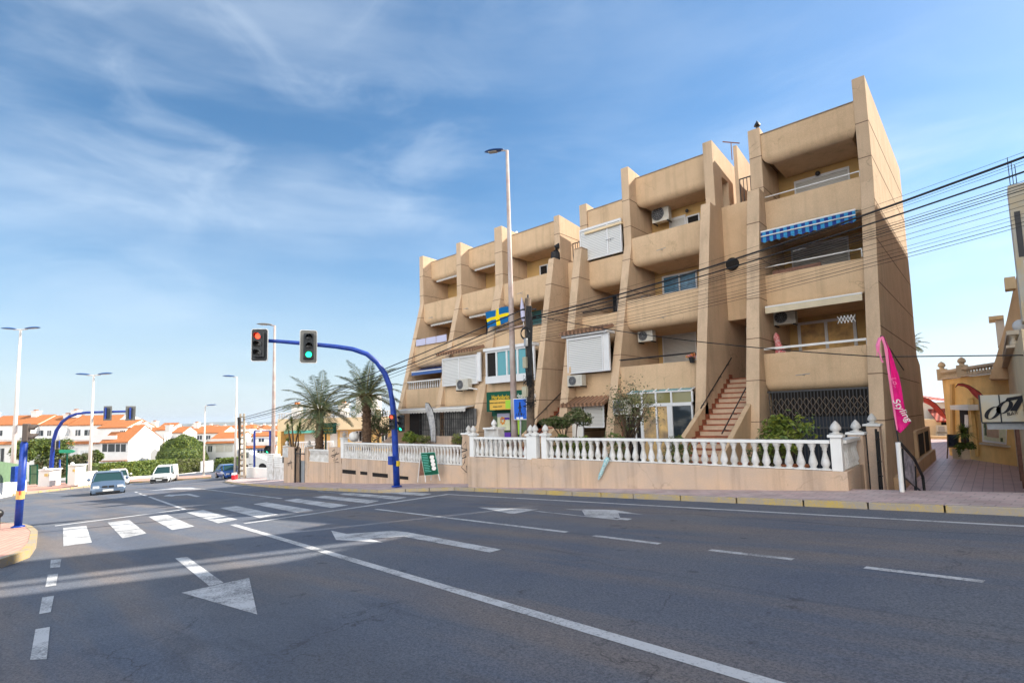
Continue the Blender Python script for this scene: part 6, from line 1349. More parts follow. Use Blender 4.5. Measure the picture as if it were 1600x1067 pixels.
    for sg_ in (-1,1):
        MB().box(sg_*.44*s, sg_*.76*s, (yf_-.015)*s, (yf_+.2)*s, (.56 if kind != 'van' else .66)*s, (.70 if kind != 'van' else .84)*s).build('headlight', T['headl'], t, local=True, bevel=.02)
        MB().box(sg_*.5*s, sg_*.76*s, (st_[-1][0]-.1)*s, (st_[-1][0]+.015)*s, .66*s, .84*s).build('tail_light', T['taill'], t, local=True)
        MB().ball((sg_*.98*s,-.62*s*(1 if kind != 'van' else 1.4),1.0*s), .1*s, 8).build('wing_mirror', T[paintm if kind != 'van' else 'plastic'], t, local=True)
        for yy in (-1.38, 1.32):
            w_ = MB(); R = .31*s; x0, x1 = sg_*.66*s, sg_*.87*s; k = 18; vs = [(x0,yy*s+R*cos(2*pi*i/k),R+R*sin(2*pi*i/k)) for i in range(k)]+[(x1,yy*s+R*cos(2*pi*i/k),R+R*sin(2*pi*i/k)) for i in range(k)]
            w_.add(vs, [tuple(range(k)), tuple(range(k,2*k))]+[(i,(i+1)%k,k+(i+1)%k,k+i) for i in range(k)]); wo_ = w_.build('wheel', T['tyre'], t, local=True, recalc=True)
            R2 = R*.62; q_ = MB(); q_.add([(x1+sg_*.008*s,yy*s+R2*cos(2*pi*i/14),R+R2*sin(2*pi*i/14)) for i in range(14)], [tuple(range(14))]); q_.build('rim', T['rim'], wo_, local=True)
    if kind == 'saloon':
        for sg_ in (-1,1): MB().box(sg_*.03*s, sg_*.30*s, (yf_-.02)*s, (yf_+.05)*s, .58*s, .70*s).build('grille', T['plastic'], t, local=True, bevel=.02)
    else: MB().box(-.4*s,.4*s,(yf_-.02)*s,(yf_+.05)*s,(.62 if kind != 'van' else .6)*s,(.70 if kind != 'van' else .72)*s).build('grille', T['plastic'], t, local=True)
    MB().box(-.80*s,.80*s,(yf_-.06)*s,(yf_+.1)*s,.26*s,(.48 if kind != 'van' else .56)*s).build('bumper', T[paintm if kind != 'van' else 'plastic'], t, local=True, bevel=.03)
    MB().box(-.60*s,.60*s,(yf_-.065)*s,(yf_-.03)*s,.27*s,.36*s).build('air_intake', T['plastic'], t, local=True)
    MB().box(-.26*s,.26*s,(yf_-.075)*s,(yf_-.055)*s,.38*s,.49*s).build('number_plate', T['white'], t, local=True)
    return t
HR = radians(82.6)
def gz(px, py): return G(px, py, .005)
q = G(167,768,.0); q = st(44.5, 2.45, .01); car('silver blue saloon car driving towards the crossing', q+Vector((.6,0,0)), HR-.05, 'saloon', 'carblue', 1.0, name='saloon_car')
q = G(184,757,0); car('white small car mostly hidden behind the silver blue saloon', q, HR-.05, 'hatch', 'carwhite', 1.0, name='small_car')
q = G(257,753,0); car('white delivery van with a black bumper coming round the bend', q, HR-.36, 'van', 'carwhite', .86, name='delivery_van', cat='van')
q = G(88,751,.1); car('silver car parked in the driveway between the white pillars', q, YAW+radians(100), 'hatch', 'carsilver', 1.05)
q = G(357,747,.0); car('dark blue car parked by the corner, left of the concrete pole', q, HR+.05, 'hatch', 'carnavy', .85)
q = at(402,733,62); t = thing('flatbed_truck', 'white flatbed truck with a raised sloping bed behind the low white wall', 'truck', tuple(q), rz=YAW)
MB().box(-1.7,-.5,-.9,.9,.6,2.2).build('cab', T['truck'], t, local=True, bevel=.08); MB().box(-1.5,-.6,-.93,-.9,1.4,2.0).build('window', T['carglass'], t, local=True); MB().hexa([(-.5,-.9,.75),(1.9,-.9,.5),(1.9,.9,.5),(-.5,.9,.75),(-.5,-.9,1.9),(1.9,-.9,.9),(1.9,.9,.9),(-.5,.9,1.9)]).build('bed', T['truck'], t, local=True)
for x in (-1.1,1.0): b = MB(); b.add([(x+.38*cos(2*pi*i/16),-.95,.38+.38*sin(2*pi*i/16)) for i in range(16)]+[(x+.38*cos(2*pi*i/16),-.7,.38+.38*sin(2*pi*i/16)) for i in range(16)], [tuple(range(16)),tuple(range(16,32))]+[(i,(i+1)%16,16+(i+1)%16,16+i) for i in range(16)]); b.build('wheel', T['tyre'], t, local=True, recalc=True)
t = thing('barrier', 'red and white plastic barrier at the street corner left of the concrete pole', 'barrier', tuple(G(364,749,.1))); Db = G(364,749,.12).dot(_f)-.6; cbox(361,366.5,749.5,742,Db,.5,'redpaint','body',t,bevel=.05); cbox(361.5,366,742,739,Db+.05,.4,'white','top',t)
# blue frame with a small signal behind the corner
Df = 46; t = thing('sign_frame', 'tall blue rectangular sign frame with crossbars behind the concrete pole', 'sign frame', tuple(at(397,735,Df))); b = MB()
for px in (397.5,422): b.tube([at(px,735,Df), at(px,673,Df)], .09, 8)
b.tube([at(397.5,673,Df), at(422,673,Df)], .03, 6); 
for yy in (685,703): b.tube([at(397.5,yy,Df), at(422,yy,Df)], .03, 6)
b.build('frame', T['blue'], t)
t2 = thing('pedestrian_signal', 'small pedestrian signal with a green light beside the blue sign frame', 'traffic signal', tuple(at(420,735,Df-.6))); signal_head(t2, at(420.5,702,Df-.6), FACE, [None,'green'], s=1.1, plate=False, n=2); MB().tube([at(421.5,708,Df-.5), at(421.5,738,Df-.5)], .06, 8).build('post', T['blue'], t2); signal_head(t2, at(414,703,Df-.6), FACE+1.4, [], s=.6, plate=False, n=2)
# ------------------------------------------------------------------ houses
RY = Matrix.Rotation(YAW,4,'Z')
R0 = Vector((cos(YAW),sin(YAW),0)); F0 = Vector((-sin(YAW),cos(YAW),0))
def cf(px, py, d): v = ray(px,py); v = v*(d/v.dot(F0)); return v.dot(R0), v.z
def hb(par, name, m, *boxes, **k):
    b = MB()
    for bx in boxes: b.box(*bx)
    return b.xf(RY).build(name, T[m], par, **k)
def win(par, a0, a1, d, z0, z1, side=False, m='glass', panes=2):
    f_ = hb(par, 'window', 'pvc', (a0,a1,d-.05,d,z0,z1)); w_ = (a1-a0)/panes
    for i in range(panes): hb(f_, 'pane', m, (a0+w_*i+.05,a0+w_*(i+1)-.05,d-.065,d-.051,z0+.06,z1-.06))
def gable(par, a0, a1, d0, d1, ze, zr, over=.25, m='roofC', ax='a', wallm='whitewall', dr=None):
    dm = dr if dr else (d0+d1)/2; b = MB(); th = .16
    for (da, za, db, zb_) in ((d0-over, ze-over*(zr-ze)/(dm-d0), dm, zr), (d1+over, ze-over*(zr-ze)/(d1-dm), dm, zr)):
        b.hexa([(a0,da,za),(a1,da,za),(a1,db,zb_),(a0,db,zb_),(a0,da,za+th),(a1,da,za+th),(a1,db,zb_+th),(a0,db,zb_+th)])
    r = b.xf(RY).build('roof', T[m], par, recalc=True)
    w_ = MB(); w_.prism([(d0,ze-.05),(dm,zr-.03),(d1,ze-.05)], a0+.02, a1-.02); w_.xf(RY).build('gable_wall', T[wallm], par, recalc=True); return r
def chim(par, px, py, d, w_=1.0, h=1.2):
    a, z = cf(px, py, d); c = hb(par, 'chimney', 'whitewall', (a-w_/2,a+w_/2,d,d+w_,z-h,z)); hb(c, 'chimney_cap', 'white', (a-w_*.6,a+w_*.6,d-.1,d+w_*1.1,z,z+.14)); hb(c, 'flue', 'roofC', (a-w_*.25,a+w_*.25,d+.2,d+w_*.7,z+.14,z+.35))
GZ = -9.6
def terrace_house(label, pxa, pxb, d, yr, yu, yp, yl, name='terraced_house', chims=(), upper=(), lower=(), terr=2.2, depth=9.0, group='terracotta roofed white houses', closed=(), gab=True):
    """yr ridge, yu upper eave, yp porch roof top, yl porch eave (image rows at depth d)"""
    a0, _ = cf(pxa, 670, d); a1, _ = cf(pxb, 670, d); zr = cf((pxa+pxb)/2, yr, d+depth*.6)[1]; zu = cf((pxa+pxb)/2, yu, d+terr)[1]; zp = cf((pxa+pxb)/2, yp, d+.0)[1]; zl = cf((pxa+pxb)/2, yl, d-.5)[1]
    t = thing(name, label, 'house', tuple(RY @ Vector(((a0+a1)/2, d, GZ))), group)
    hb(t, 'wall', 'whitewall', (a0,a1,d,d+depth,GZ,zp-.1), (a0+.01,a1-.01,d+terr,d+depth-.01,zp-.1,zu)); r = gable(t, a0, a1, d+terr, d+depth, zu, zr)
    b = MB(); b.hexa([(a0,d-.6,zl-.08),(a1,d-.6,zl-.08),(a1,d+.5,zp-.05),(a0,d+.5,zp-.05),(a0,d-.6,zl+.05),(a1,d-.6,zl+.05),(a1,d+.5,zp+.08),(a0,d+.5,zp+.08)]); b.xf(RY).build('porch_roof', T['roofC'], t, recalc=True)
    hb(t, 'terrace_parapet', 'whitewall', (a0,a1,d+.3,d+.5,zp-.1,zp+.65), (a0,a0+.25,d+.3,d+terr+1,zp-.1,(zu+zp)/2+.6), (a1-.25,a1,d+.3,d+terr+1,zp-.1,(zu+zp)/2+.6))
    for px, py in chims: chim(t, px, py, d+depth*.5)
    for (l, t_, b_, r_) in upper: x0, z1 = cf(l, t_, d+terr); x1, z0 = cf(r_, b_, d+terr); win(t, x0, x1, d+terr, z0, z1)
    for (l, t_, b_, r_, m, n) in lower: x0, z1 = cf(l, t_, d); x1, z0 = cf(r_, b_, d); win(t, x0, x1, d, z0, z1, m=m, panes=n)
    return t
terrace_house('white terraced house with terracotta roof at the far left, behind the lamp pole', -45, 42, 92, 651, 664, 687, 694, upper=((36,676,683,43) if 0 else (22,674,684,27),(-5,672,686,4)), lower=((-10,700,730,6,'glass',3),(10,704,735,28,'shutter',2)), chims=((-12,646),))
terrace_house('white terraced house with a square chimney above the left orange trees', 42, 90, 92.2, 651, 664, 687, 694, chims=((53,643),), upper=((58,672,684,68),(74,672,684,80)), lower=((50,700,728,64,'shutter',2),(70,702,735,86,'dark',2)))
t = terrace_house('white terraced house with slatted shutters behind the tall double lamp', 90, 160, 92, 650.5, 664, 686.5, 693, chims=((103,648),(116,642)), upper=((98,672,684,108),(118,671,684,126),(132,671,684,144)), lower=((95,699,723,120,'finesl',2),(126,703,735,138,'finesl',2)))
a1, _ = cf(160,670,92); zz = cf(160,650,98)[1]; b = MB(); b.prism([(93.5,cf(160,676,93.5)[1]),(97.5,zz+.35),(101,zz-.6),(101,GZ),(93.5,GZ)], a1-.02, a1+.3); b.xf(RY).build('party_wall', T['whitewall'], t, recalc=True)
# gable end house
d0, d1, dm = 90.0, 98.7, 93.9; a0, _ = cf(158,690,d0); a1, _ = cf(201,690,d0); ze = cf(201,689,d0)[1]; zr = cf(226,664.5,dm)[1]
t = thing('gable_house', 'white house with a broad blank gable end and arched shadowed door facing the bend', 'house', tuple(RY @ Vector(((a0+a1)/2,d0,GZ))), 'terracotta roofed white houses')
hb(t, 'wall', 'whitewall', (a0,a1,d0,d1,GZ,ze)); gable(t, a0, a1, d0, d1, ze, zr, dr=dm, over=.4)
zu = cf(180,668,92)[1]; zr2 = cf(180,657,96)[1]; aa, _ = cf(152,660,92); ab2, _ = cf(203,660,92); hb(t, 'upper_wall', 'whitewall', (aa,ab2-.9,92.2,99,ze,zu)); gable(t, aa, ab2-.6, 92.2, 99.5, zu, zr2)
x0, z1 = cf(188,672,92.2); x1, z0 = cf(196,679,92.2); win(t, x0, x1, 92.2, z0, z1, panes=3)
for l, r_ in ((160,168),(169,180),(181,188),(189,197)): x0, z1 = cf(l,693,d0); x1, z0 = cf(r_,706,d0); win(t, x0, x1, d0, z0, z1, m='glass', panes=1)
hb(t, 'porch_floor', 'roofC', (a0,a1-.1,d0-.5,d0,cf(180,719,d0)[1]-.1,cf(180,719,d0)[1])); hb(t, 'terrace_parapet', 'whitewall', (aa+.5,ab2-1,90.3,90.5,ze-.1,ze+1.0)); chim(t, 222, 661, 94.5, .8, 1.3)
za = cf(237,705,95)[1]; pts = [(95.6,GZ),(97.6,GZ),(97.6,za-.6)]+[(96.6+1.0*cos(pi*i/8),za-.6+.9*sin(pi*i/8)) for i in range(9)]+[(95.6,za-.6)]; MB().prism(pts, a1-.0, a1+.03, 'x').xf(RY).build('arched_doorway', M_('grey recess', (.30,.30,.31), .9), t, recalc=True)
for py in (694,701): c_ = cf(205,py,d0+.6); hb(t, 'wall_plate', 'lilac', (a1,a1+.06,d0+.4,d0+.8,c_[1]-.2,c_[1]+.2))
terrace_house('small white house with terracotta roof just behind the gable end', 233, 256, 118, 662, 672, 690, 695, chims=((240,659),), depth=8, upper=((238,676,682,244),))
terrace_house('narrow white house between the gable end and the dome tree', 258, 276, 108, 668, 676, 696, 700, chims=((262,665),), depth=7)
terrace_house('long white house with two upper windows above the dome tree', 272, 340, 118, 667.5, 677, 699, 703, chims=((306,661),(275,664)), upper=((308,680,687,316),(322,680,687,329)), lower=((300,706,722,325,'glass',3),))
terrace_house('white house with big terracotta roof and glazed porch left of the slim lamp', 322, 368, 100, 676, 690.5, 691, 692, terr=.3, depth=9, lower=((325,696,706,332,'glass',2),(337,695,706,364,'acbody',2),(337,714,722,346,'dark',1),(356,714,722,364,'dark',1)))
terrace_house('white house with dark windows seen through the blue sign frame', 383, 432, 96, 675, 681.5, 696, 699, chims=((402,672),), depth=8, upper=((393,685,691,399),(404,684,691,413)), lower=((388,701,708,398,'glass',3),(402,701,708,416,'glass',3),(396,713,722,406,'dark',2)))
terrace_house('white house partly hidden behind the concrete pole and grey lamp', 366, 385, 108, 679, 686, 703, 706, depth=8)
# yellow house with roof balustrade
dy = 46.0; a0, zt0 = cf(434,643,dy); a1, _ = cf(652,640,dy); zb = cf(540,652,dy)[1]; zo = cf(540,671,dy)[1]; zt = cf(540,642.5,dy)[1]; gzy = -4.2
t = thing('yellow_house', 'yellow two level house with white roof balustrade behind the palm trees', 'house', tuple(RY @ Vector(((a0+a1)/2,dy,gzy))))
hb(t, 'wall', 'cream', (a0,a1,dy,dy+1.6,zo,zb), (a0,a1,dy+1.6,dy+9,gzy,zb)); hb(t, 'wall', 'orange', (a0+.01,a1,dy+1.55,dy+1.6,gzy,zo-.01)); hb(t, 'wall', 'orange', (a0,a0+.3,dy,dy+1.6,gzy,zo))
hb(t, 'roof_edge', 'white', (a0-.05,a1,dy-.06,dy+.2,zb,zb+.06)); hb(t, 'rail', 'white', (a0,a1,dy,dy+.18,zt-.08,zt))
n = 58; b0 = MB().lathe([(.06,0),(.09,.12),(.04,.3),(.06,.36),(.06,zt-zb-.13)], (0,0,0), 8).build('baluster', T['baluster'], t, local=True)
for i in range(n):
    o = b0 if i == 0 else b0.copy()
    if i: COL.objects.link(o)
    o.parent = t; P = RY @ Vector((a0+(i+.5)*(a1-a0)/n, dy+.09, zb+.05)); o.location = P-wloc(t)
for px, w_ in ((511,.5),(590,.4)): x, _ = cf(px,650,dy); hb(t, 'pillar', 'cream', (x-w_/2,x+w_/2,dy-.03,dy+.25,zb,zt+.12))
for px, py, w_ in ((462,634,.8),(535,632,.8)): chim(t, px, py, dy+5, w_, 1.5)
hb(t, 'stair_tower', 'whitewall', (cf(556,640,54)[0],cf(585,640,54)[0],54,57,zb,cf(570,616,54)[1]), (cf(478,640,54)[0],cf(492,640,54)[0],54,56,zb,cf(485,632,54)[1]))
for l, t_, b_, r_, m in ((476,678,700,493,'shutter'),(516,675,700,527,'shutter'),(532,673,708,543,'cream'),(555,673,690,566,'dark'),(596,672,690,606,'glass')):
    x0, z1 = cf(l,t_,dy+1.5); x1, z0 = cf(r_,b_,dy+1.5); win(t, x0, x1, dy+1.54, z0, z1, m=m, panes=2)
x0, z1 = cf(448,672,dy); x1, z0 = cf(493,676,dy); hb(t, 'awning', M_ and 'awngreen' if 'awngreen' in T else 'signteal', (x0,x1,dy-.5,dy+.3,z0,z1-.05))
x0, z1 = cf(440,692,dy-4); b = MB(); 
t3 = thing('terrace_railing', 'white railing of the yellow house terrace between the palm trunks', 'railing', tuple(RY @ Vector((cf(500,700,41)[0],41,-3.6)))); z_t = cf(500,691,41)[1]; z_b = cf(500,706,41)[1]; xa_, xb_ = cf(458,700,41)[0], cf(520,700,41)[0]
for i in range(22): x = xa_+i*(xb_-xa_)/21; b.box(x-.04,x+.04,41,41.06,z_b,z_t)
b.xf(RY).build('balusters', T['baluster'], t3); hb(t3, 'rail', 'white', (xa_,xb_,40.97,41.1,z_t,z_t+.1)); hb(t3, 'base', 'garden', (xa_,xb_,40.95,41.15,-4.4,z_b))
# side stair of the yellow house
ss_ = thing('outside_stair', 'sloping outside stair with dark rail behind the right palm', 'stair', tuple(at(600,700,33))); P = [at(x,y,33) for x,y in ((585,700),(622,672),(630,700))]; b = MB(); b.add([tuple(p) for p in P]+[tuple(p+_f*1.2) for p in P], [(0,1,2),(5,4,3),(0,3,4,1),(1,4,5,2)]); b.build('stair_wall', T['garden'], ss_, recalc=True)
MB().tube([at(583,690,33), at(621,660,33)], .04, 6).tube([at(590,695,33), at(590,684,33)], .03, 5).tube([at(605,683,33), at(605,672,33)], .03, 5).build('handrail', T['brown'], ss_)
# distant town
rnd = random.Random(17); proto = None
def far_house():
    t = thing('distant_house', 'tiny white distant house with terracotta roof on the plain below the hills', 'house', (0,0,0), 'distant houses of the town')
    MB().box(-4,4,-4,4,-2,5).build('wall', T['whitewall'], t, local=True); b = MB(); b.prism([(-4.4,4.9),(0,6.6),(4.4,4.9)], -4.2, 4.2); b.build('roof', T['roofC'], t, local=True, recalc=True); MB().box(-.6,.6,.5,1.7,5,7.6).build('chimney', T['whitewall'], t, local=True)
    MB().box(-2.5,-1,-4.06,-4,1.5,3).build('window', T['dark'], t, local=True); MB().box(1,2.5,-4.06,-4,1.5,3).build('window', T['dark'], t, local=True); return t
proto = far_house()
for i in range(64):
    d = rnd.uniform(170,560); px = rnd.uniform(215,475); a, z = cf(px, 668, d); P = RY @ Vector((a,d,0)); zz = -8.6-rnd.random()*1.2-(0 if d > 230 else 1.0)
    o = proto if i == 0 else dup(proto); o.location = (P.x,P.y,zz); o.rotation_euler = (0,0,YAW+rnd.choice((0,pi/2))+rnd.uniform(-.2,.2)); s = rnd.uniform(.8,1.3); o.scale = (s*rnd.uniform(.9,1.8),s,s)
# ------------------------------------------------------------------ alley side: bar and neighbours
WX = .45
br = thing('bar_building', 'orange yellow bar building with white roof balustrade on the right side of the alley', 'building', (1.5,28,-2.36))
zt = onY(1577,581,27.6).z; zr_ = onY(1575,563.6,27.6).z
pl_ = [(WX,27.6),(-.93,30.4),(-1.77,32.6),(-1.77,46),(5,46),(5,27.6)]
b = MB(); b.prism(pl_, -2.45, zt, 'z'); b.build('wall', T['orange'], br, recalc=True)
b = MB(); b.box(WX,5,12.9,20.6,-2.45,zt+.1); b.box(WX,5,22.6,27.59,-2.45,zt+.1); b.box(WX,5,20.6,22.6,.25,zt+.1); b.box(1.2,5,20.6,22.6,-2.45,.25); b.build('side_wall', T['cream'], br)
MB().box(.95,1.0,20.6,22.6,-2.4,.25).build('door', T['dark'], br); MB().box(WX-.06,WX+.05,22.45,22.6,-2.4,.25).build('door_jamb', T['brown'], br); MB().box(WX-.06,WX+.05,20.55,20.65,-2.4,.25).build('door_jamb', T['brown'], br)
def bal_line(pts, z0, z1, par, step=.21, r=.075):
    for i in range(len(pts)-1):
        p, q = Vector((*pts[i],0)), Vector((*pts[i+1],0)); L_ = (q-p).length; n = max(2,int(L_/step)); d = (q-p)/n; nn = Vector((-d.y,d.x,0)).normalized()*.11
        for k in range(n):
            c = p+d*(k+.5); h = z1-z0-.1; MB().lathe([(r,0),(r*1.05,.25*h),(r*.45,.6*h),(r*.6,.75*h),(r,.95*h),(r,h)], (c.x,c.y,z0), 8).build('baluster', T['stonew'], par, smooth=True)
        for za, zb2, e in ((z1-.1,z1,1.0),(z0-.06,z0,1.3)): b = MB(); b.hexa([(p.x-nn.x*e,p.y-nn.y*e,za),(q.x-nn.x*e,q.y-nn.y*e,za),(q.x+nn.x*e,q.y+nn.y*e,za),(p.x+nn.x*e,p.y+nn.y*e,za),(p.x-nn.x*e,p.y-nn.y*e,zb2),(q.x-nn.x*e,q.y-nn.y*e,zb2),(q.x+nn.x*e,q.y+nn.y*e,zb2),(p.x+nn.x*e,p.y+nn.y*e,zb2)]); b.build('rail', T['stonew'], par, recalc=True)
T['stonew'] = M_('cream cast stone', (.62,.52,.40), .8, var=.2, vscale=3)
bal_line([(WX,27.6),(-.93,30.4),(-1.77,32.6)], zt+.08, zr_, br); bal_line([(WX,17.2),(WX,27.5)], zt+.18, zr_+.1, br, step=.34)
for x, y in ((-.93,30.4),(-1.74,32.6)): MB().box(x-.2,x+.2,y-.2,y+.2,zt,zr_+.1).build('pillar', T['stonew'], br); MB().lathe([(.12,.1),(.08,.16),(.16,.26),(.12,.38),(.02,.46)], (x,y,zr_), 10).build('finial', T['stonew'], br)
w0_ = Vector((WX,27.6,0)); wd_ = Vector((-.93-WX,30.4-27.6,0)).normalized(); wn = Vector((wd_.y,-wd_.x,0))
if wn.y > 0: wn = -wn
def onW(px, py, off=0.0): d = ray(px,py); t_ = ((w0_+wn*off).dot(wn))/d.dot(wn); return d*t_
def wq(pts, off, m, name, par=br, th=.03):
    P = [onW(x,y,off) for x,y in pts]; n = len(P); b = MB(); b.add(P+[p-wn*th for p in P], [tuple(range(n)), tuple(range(n,2*n))[::-1]]+[(i,(i+1)%n,n+(i+1)%n,n+i) for i in range(n)]); return b.build(name, T[m] if isinstance(m,str) else m, par, recalc=True)
wq([(1527,647),(1574,650),(1573,697),(1531,692)], .012, 'ochre', 'window_reveal'); pw_ = wq([(1533,652),(1573,655),(1572,694.5),(1535,690)], .03, 'pvc', 'window'); wq([(1535,655),(1571,658),(1570,691),(1537,687)], .05, 'poster', 'notice', pw_)
wq([(1541,664),(1560,665),(1560,684),(1542,682)], .065, 'pinkpaper' if 'pinkpaper' in T else 'riser', 'menu_sheet', pw_); wq([(1530,691),(1574,696),(1574,699),(1530,694)], .10, 'stonew', 'window_sill', th=.1)
for x0_, y0_, x1_, y1_ in ((1537,658,1540,668),(1538,668,1541,680),(1563,660,1569,665),(1563,684,1566,690)): wq([(x0_,y0_),(x1_,y0_),(x1_,y1_),(x0_,y1_)], .07, 'leafd', 'vine_print', pw_)
wq([(1511,622),(1515,622),(1524,713),(1518,713)], .16, 'orange', 'drain_pipe', th=.12)
w1_ = Vector((-.93,30.4,0)); wdd = Vector((-1.77+.93,2.2,0)).normalized(); wn1 = Vector((wdd.y,-wdd.x,0)); wn1 = -wn1 if wn1.y > 0 else wn1
def onV(px, py, off=0.0): d = ray(px,py); return d*(((w1_+wn1*off).dot(wn1))/d.dot(wn1))
def vq(pts, off, m, name, par=br, th=.03):
    P = [onV(x,y,off) for x,y in pts]; n = len(P); b = MB(); b.add(P+[p-wn1*th for p in P], [tuple(range(n)), tuple(range(n,2*n))[::-1]]+[(i,(i+1)%n,n+(i+1)%n,n+i) for i in range(n)]); return b.build(name, T[m] if isinstance(m,str) else m, par, recalc=True)
vq([(1499,640),(1511,640),(1514,700),(1502,699)], .02, 'dark', 'doorway'); vq([(1507,648),(1512,648),(1513,668),(1507,668)], .04, 'white', 'figure_poster'); vq([(1484,633),(1512,632),(1513,641),(1485,640)], .35, 'white', 'canopy', th=.35); vq([(1484,600),(1487,600),(1489,706),(1485,706)], .1, 'ochre', 'drain_pipe', th=.1)
# sign of the bar
Ysg = 15.7; sgx0 = onY(1532,640,Ysg).x; z_a, z_b = onY(1532,617.5,Ysg).z, onY(1532,659.5,Ysg).z; sn = thing('bar_sign', 'aged illuminated box sign reading 007 Bar over the alley at the right edge', 'sign', (.2,Ysg,z_b))
MB().box(sgx0,WX-.005,Ysg,Ysg+.22,z_b,z_a).build('sign_box', T['signboard'], sn, bevel=.01); b = MB(); b.box(sgx0-.015,sgx0+.015,Ysg-.015,Ysg+.23,z_b,z_a+.01); b.box(sgx0,WX-.005,Ysg-.012,Ysg+.23,z_b-.03,z_b); xm_ = onY(1563,640,Ysg).x; b.box(xm_-.012,xm_+.012,Ysg-.012,Ysg,z_b,z_a); b.build('frame', T['darkmetal'], sn)
MB().box(sgx0+.08,WX-.005,Ysg+.05,Ysg+.5,z_b-.16,z_b-.04).build('support_beam', T['grey'], sn)
def sgt(s, px, py, size, rz, sx=1.0, sh=.3, ex=.006): c = onY(px,py,Ysg); text(s, size, face_Y(c.x, Ysg-.018, c.z) @ Matrix.Rotation(radians(rz),4,'Z'), T['graf'], sn, shear=sh, sx=sx, ext=ex)
def digit0(px, py, w_, h_):
    c = onY(px,py,Ysg); b = MB(); n = 28; o = []; i_ = []
    for k in range(n): a = 2*pi*k/n; x = w_*cos(a); z = h_*sin(a); x2 = w_*.42*cos(a); z2 = h_*.90*sin(a); o.append((c.x+x+z*.45, Ysg-.02, c.z+z)); i_.append((c.x+x2+z2*.45, Ysg-.02, c.z+z2))
    b.add(o+i_, [(k,(k+1)%n,n+(k+1)%n,n+k) for k in range(n)]); b.build('digit', T['graf'], sn)
digit0(1551,645,.125,.140); digit0(1569.5,636,.125,.142)
c = onY(1589,630,Ysg); b = MB(); b.add([(c.x+x*.62,Ysg-.02,c.z+z*.72) for x,z in ((-.30,.06),(-.24,.17),(.20,.24),(.22,.17),(-.02,-.22),(-.20,-.22),(.03,.12),(-.22,.07))], [(0,1,6,7),(1,2,3,6),(6,3,4,5)]); b.build('digit', T['graf'], sn)
sgt('BAR', 1581, 646, .10, 14)
# chalkboard, planter, red flags
t = thing('chalkboard', 'dark chalkboard easel standing by the bar wall in the alley', 'board', tuple(onZ(1488,706,-2.3))); Dk = onZ(1490,718,-2.3).dot(_f); P = [at(x,y,Dk) for x,y in ((1480.5,679),(1497,680),(1497,698),(1481,698))]
MB().add(P+[p+_f*.04 for p in P], [(0,1,2,3),(4,5,6,7),(0,4,5,1),(1,5,6,2),(3,2,6,7),(0,3,7,4)]).build('board', T['chalk'], t, recalc=True); b = MB()
for i in range(4): b.tube([P[i], P[(i+1)%4]], .025, 5)
b.tube([P[3], at(1480,716,Dk)], .025, 5); b.tube([P[2], at(1498.5,715,Dk)], .025, 5); b.build('frame', T['wood'], t)
q = onZ(1511,719,-2.3); Dk = q.dot(_f); t = thing('planter', 'square stone planter with a low plant and a spiky yucca by the bar wall', 'planter', tuple(q)); cbox(1504,1517,718,702,Dk-.1,.5,'stonew','planter_box',t,bevel=.02)
b = MB(); rnd = random.Random(5); leaves(b, at(1508,696,Dk), (.42,.3,.16), 700, .06, rnd, nm=2); b.build('low_plant', [T['leafd'],T['leaf']], t)
e = at(1506,676,Dk); MB().tube([at(1510,700,Dk), e], .05, 7).build('stem', T['bark'], t); b = MB()
for i in range(150):
    a = rnd.uniform(0,2*pi); el = rnd.uniform(-.5,1.4); d_ = Vector((cos(a)*cos(el),sin(a)*cos(el),sin(el))); s = .55*rnd.uniform(.7,1.1); w_ = d_.cross(Vector((0,0,1))).normalized()*.022; b.add([e-w_,e+d_*s*.5-w_,e+d_*s+Vector((0,0,-.1)),e+d_*s*.5+w_,e+w_],[(0,1,2,3,4)],rnd.randrange(2))
b.build('spiky_leaves', [T['leaf'],T['leafy']], t); tree('bush', 'tiny dark bush on the alley floor left of the stone planter', 'bush', tuple(onZ(1500,711,-2.3)), tuple(onZ(1500,711,-2.3)+Vector((0,0,.2))), tuple(at(1500,702,Dk)), (.16,.16,.3), 350, .05, ['leafd','leaf'], 3, tr=.02, limbs=3)
feather('faded red feather flag arching over the bar wall beside the sign', None, [(1542,624),(1530,612),(1514,602),(1504,599),(1497,599.5),(1493,605)], [(1533,630),(1527,622),(1514,609),(1505,604),(1498,602),(1493,605.5)], 20.5, 'redflag', r=.014)
feather('faded red feather flag hanging further down the alley', None, [(1487,664),(1481,654),(1472,641),(1463,631),(1450,622),(1440,621)], [(1480,655),(1473,652),(1462,642),(1453,634),(1443,628),(1438,626)], 34, 'redflag', r=.02)
# house closing the alley
dh = 62; t = thing('alley_house', 'cream house with red tiled roofs closing the end of the alley', 'house', (-2,52,-2.36)); Yh = 52.0
def hy(px, py): v = onY(px,py,Yh); return v.x, v.z
x0, _ = hy(1436,680); x1, _ = hy(1486,680); ztop_ = hy(1460,655)[1]; hb_ = MB(); hb_.box(x0-3,x1+2,Yh,Yh+8,-2.45,ztop_); hb_.build('wall', T['cream'], t)
b = MB(); zr3 = hy(1460,639)[1]; xa = hy(1444,640)[0]; xr = hy(1464,655)[0]; b.add([(xr,Yh-.4,ztop_-.1),(x1+2,Yh-.4,ztop_-.1),(x1+2,Yh+3,zr3),(xa,Yh+3,zr3),(xr,Yh-.4,ztop_-.2),(x1+2,Yh-.4,ztop_-.2),(x1+2,Yh+3,zr3-.1),(xa,Yh+3,zr3-.1)], [(0,1,2,3),(4,7,6,5),(0,4,5,1),(3,2,6,7),(0,3,7,4)]); b.build('roof', T['roofred'], t)
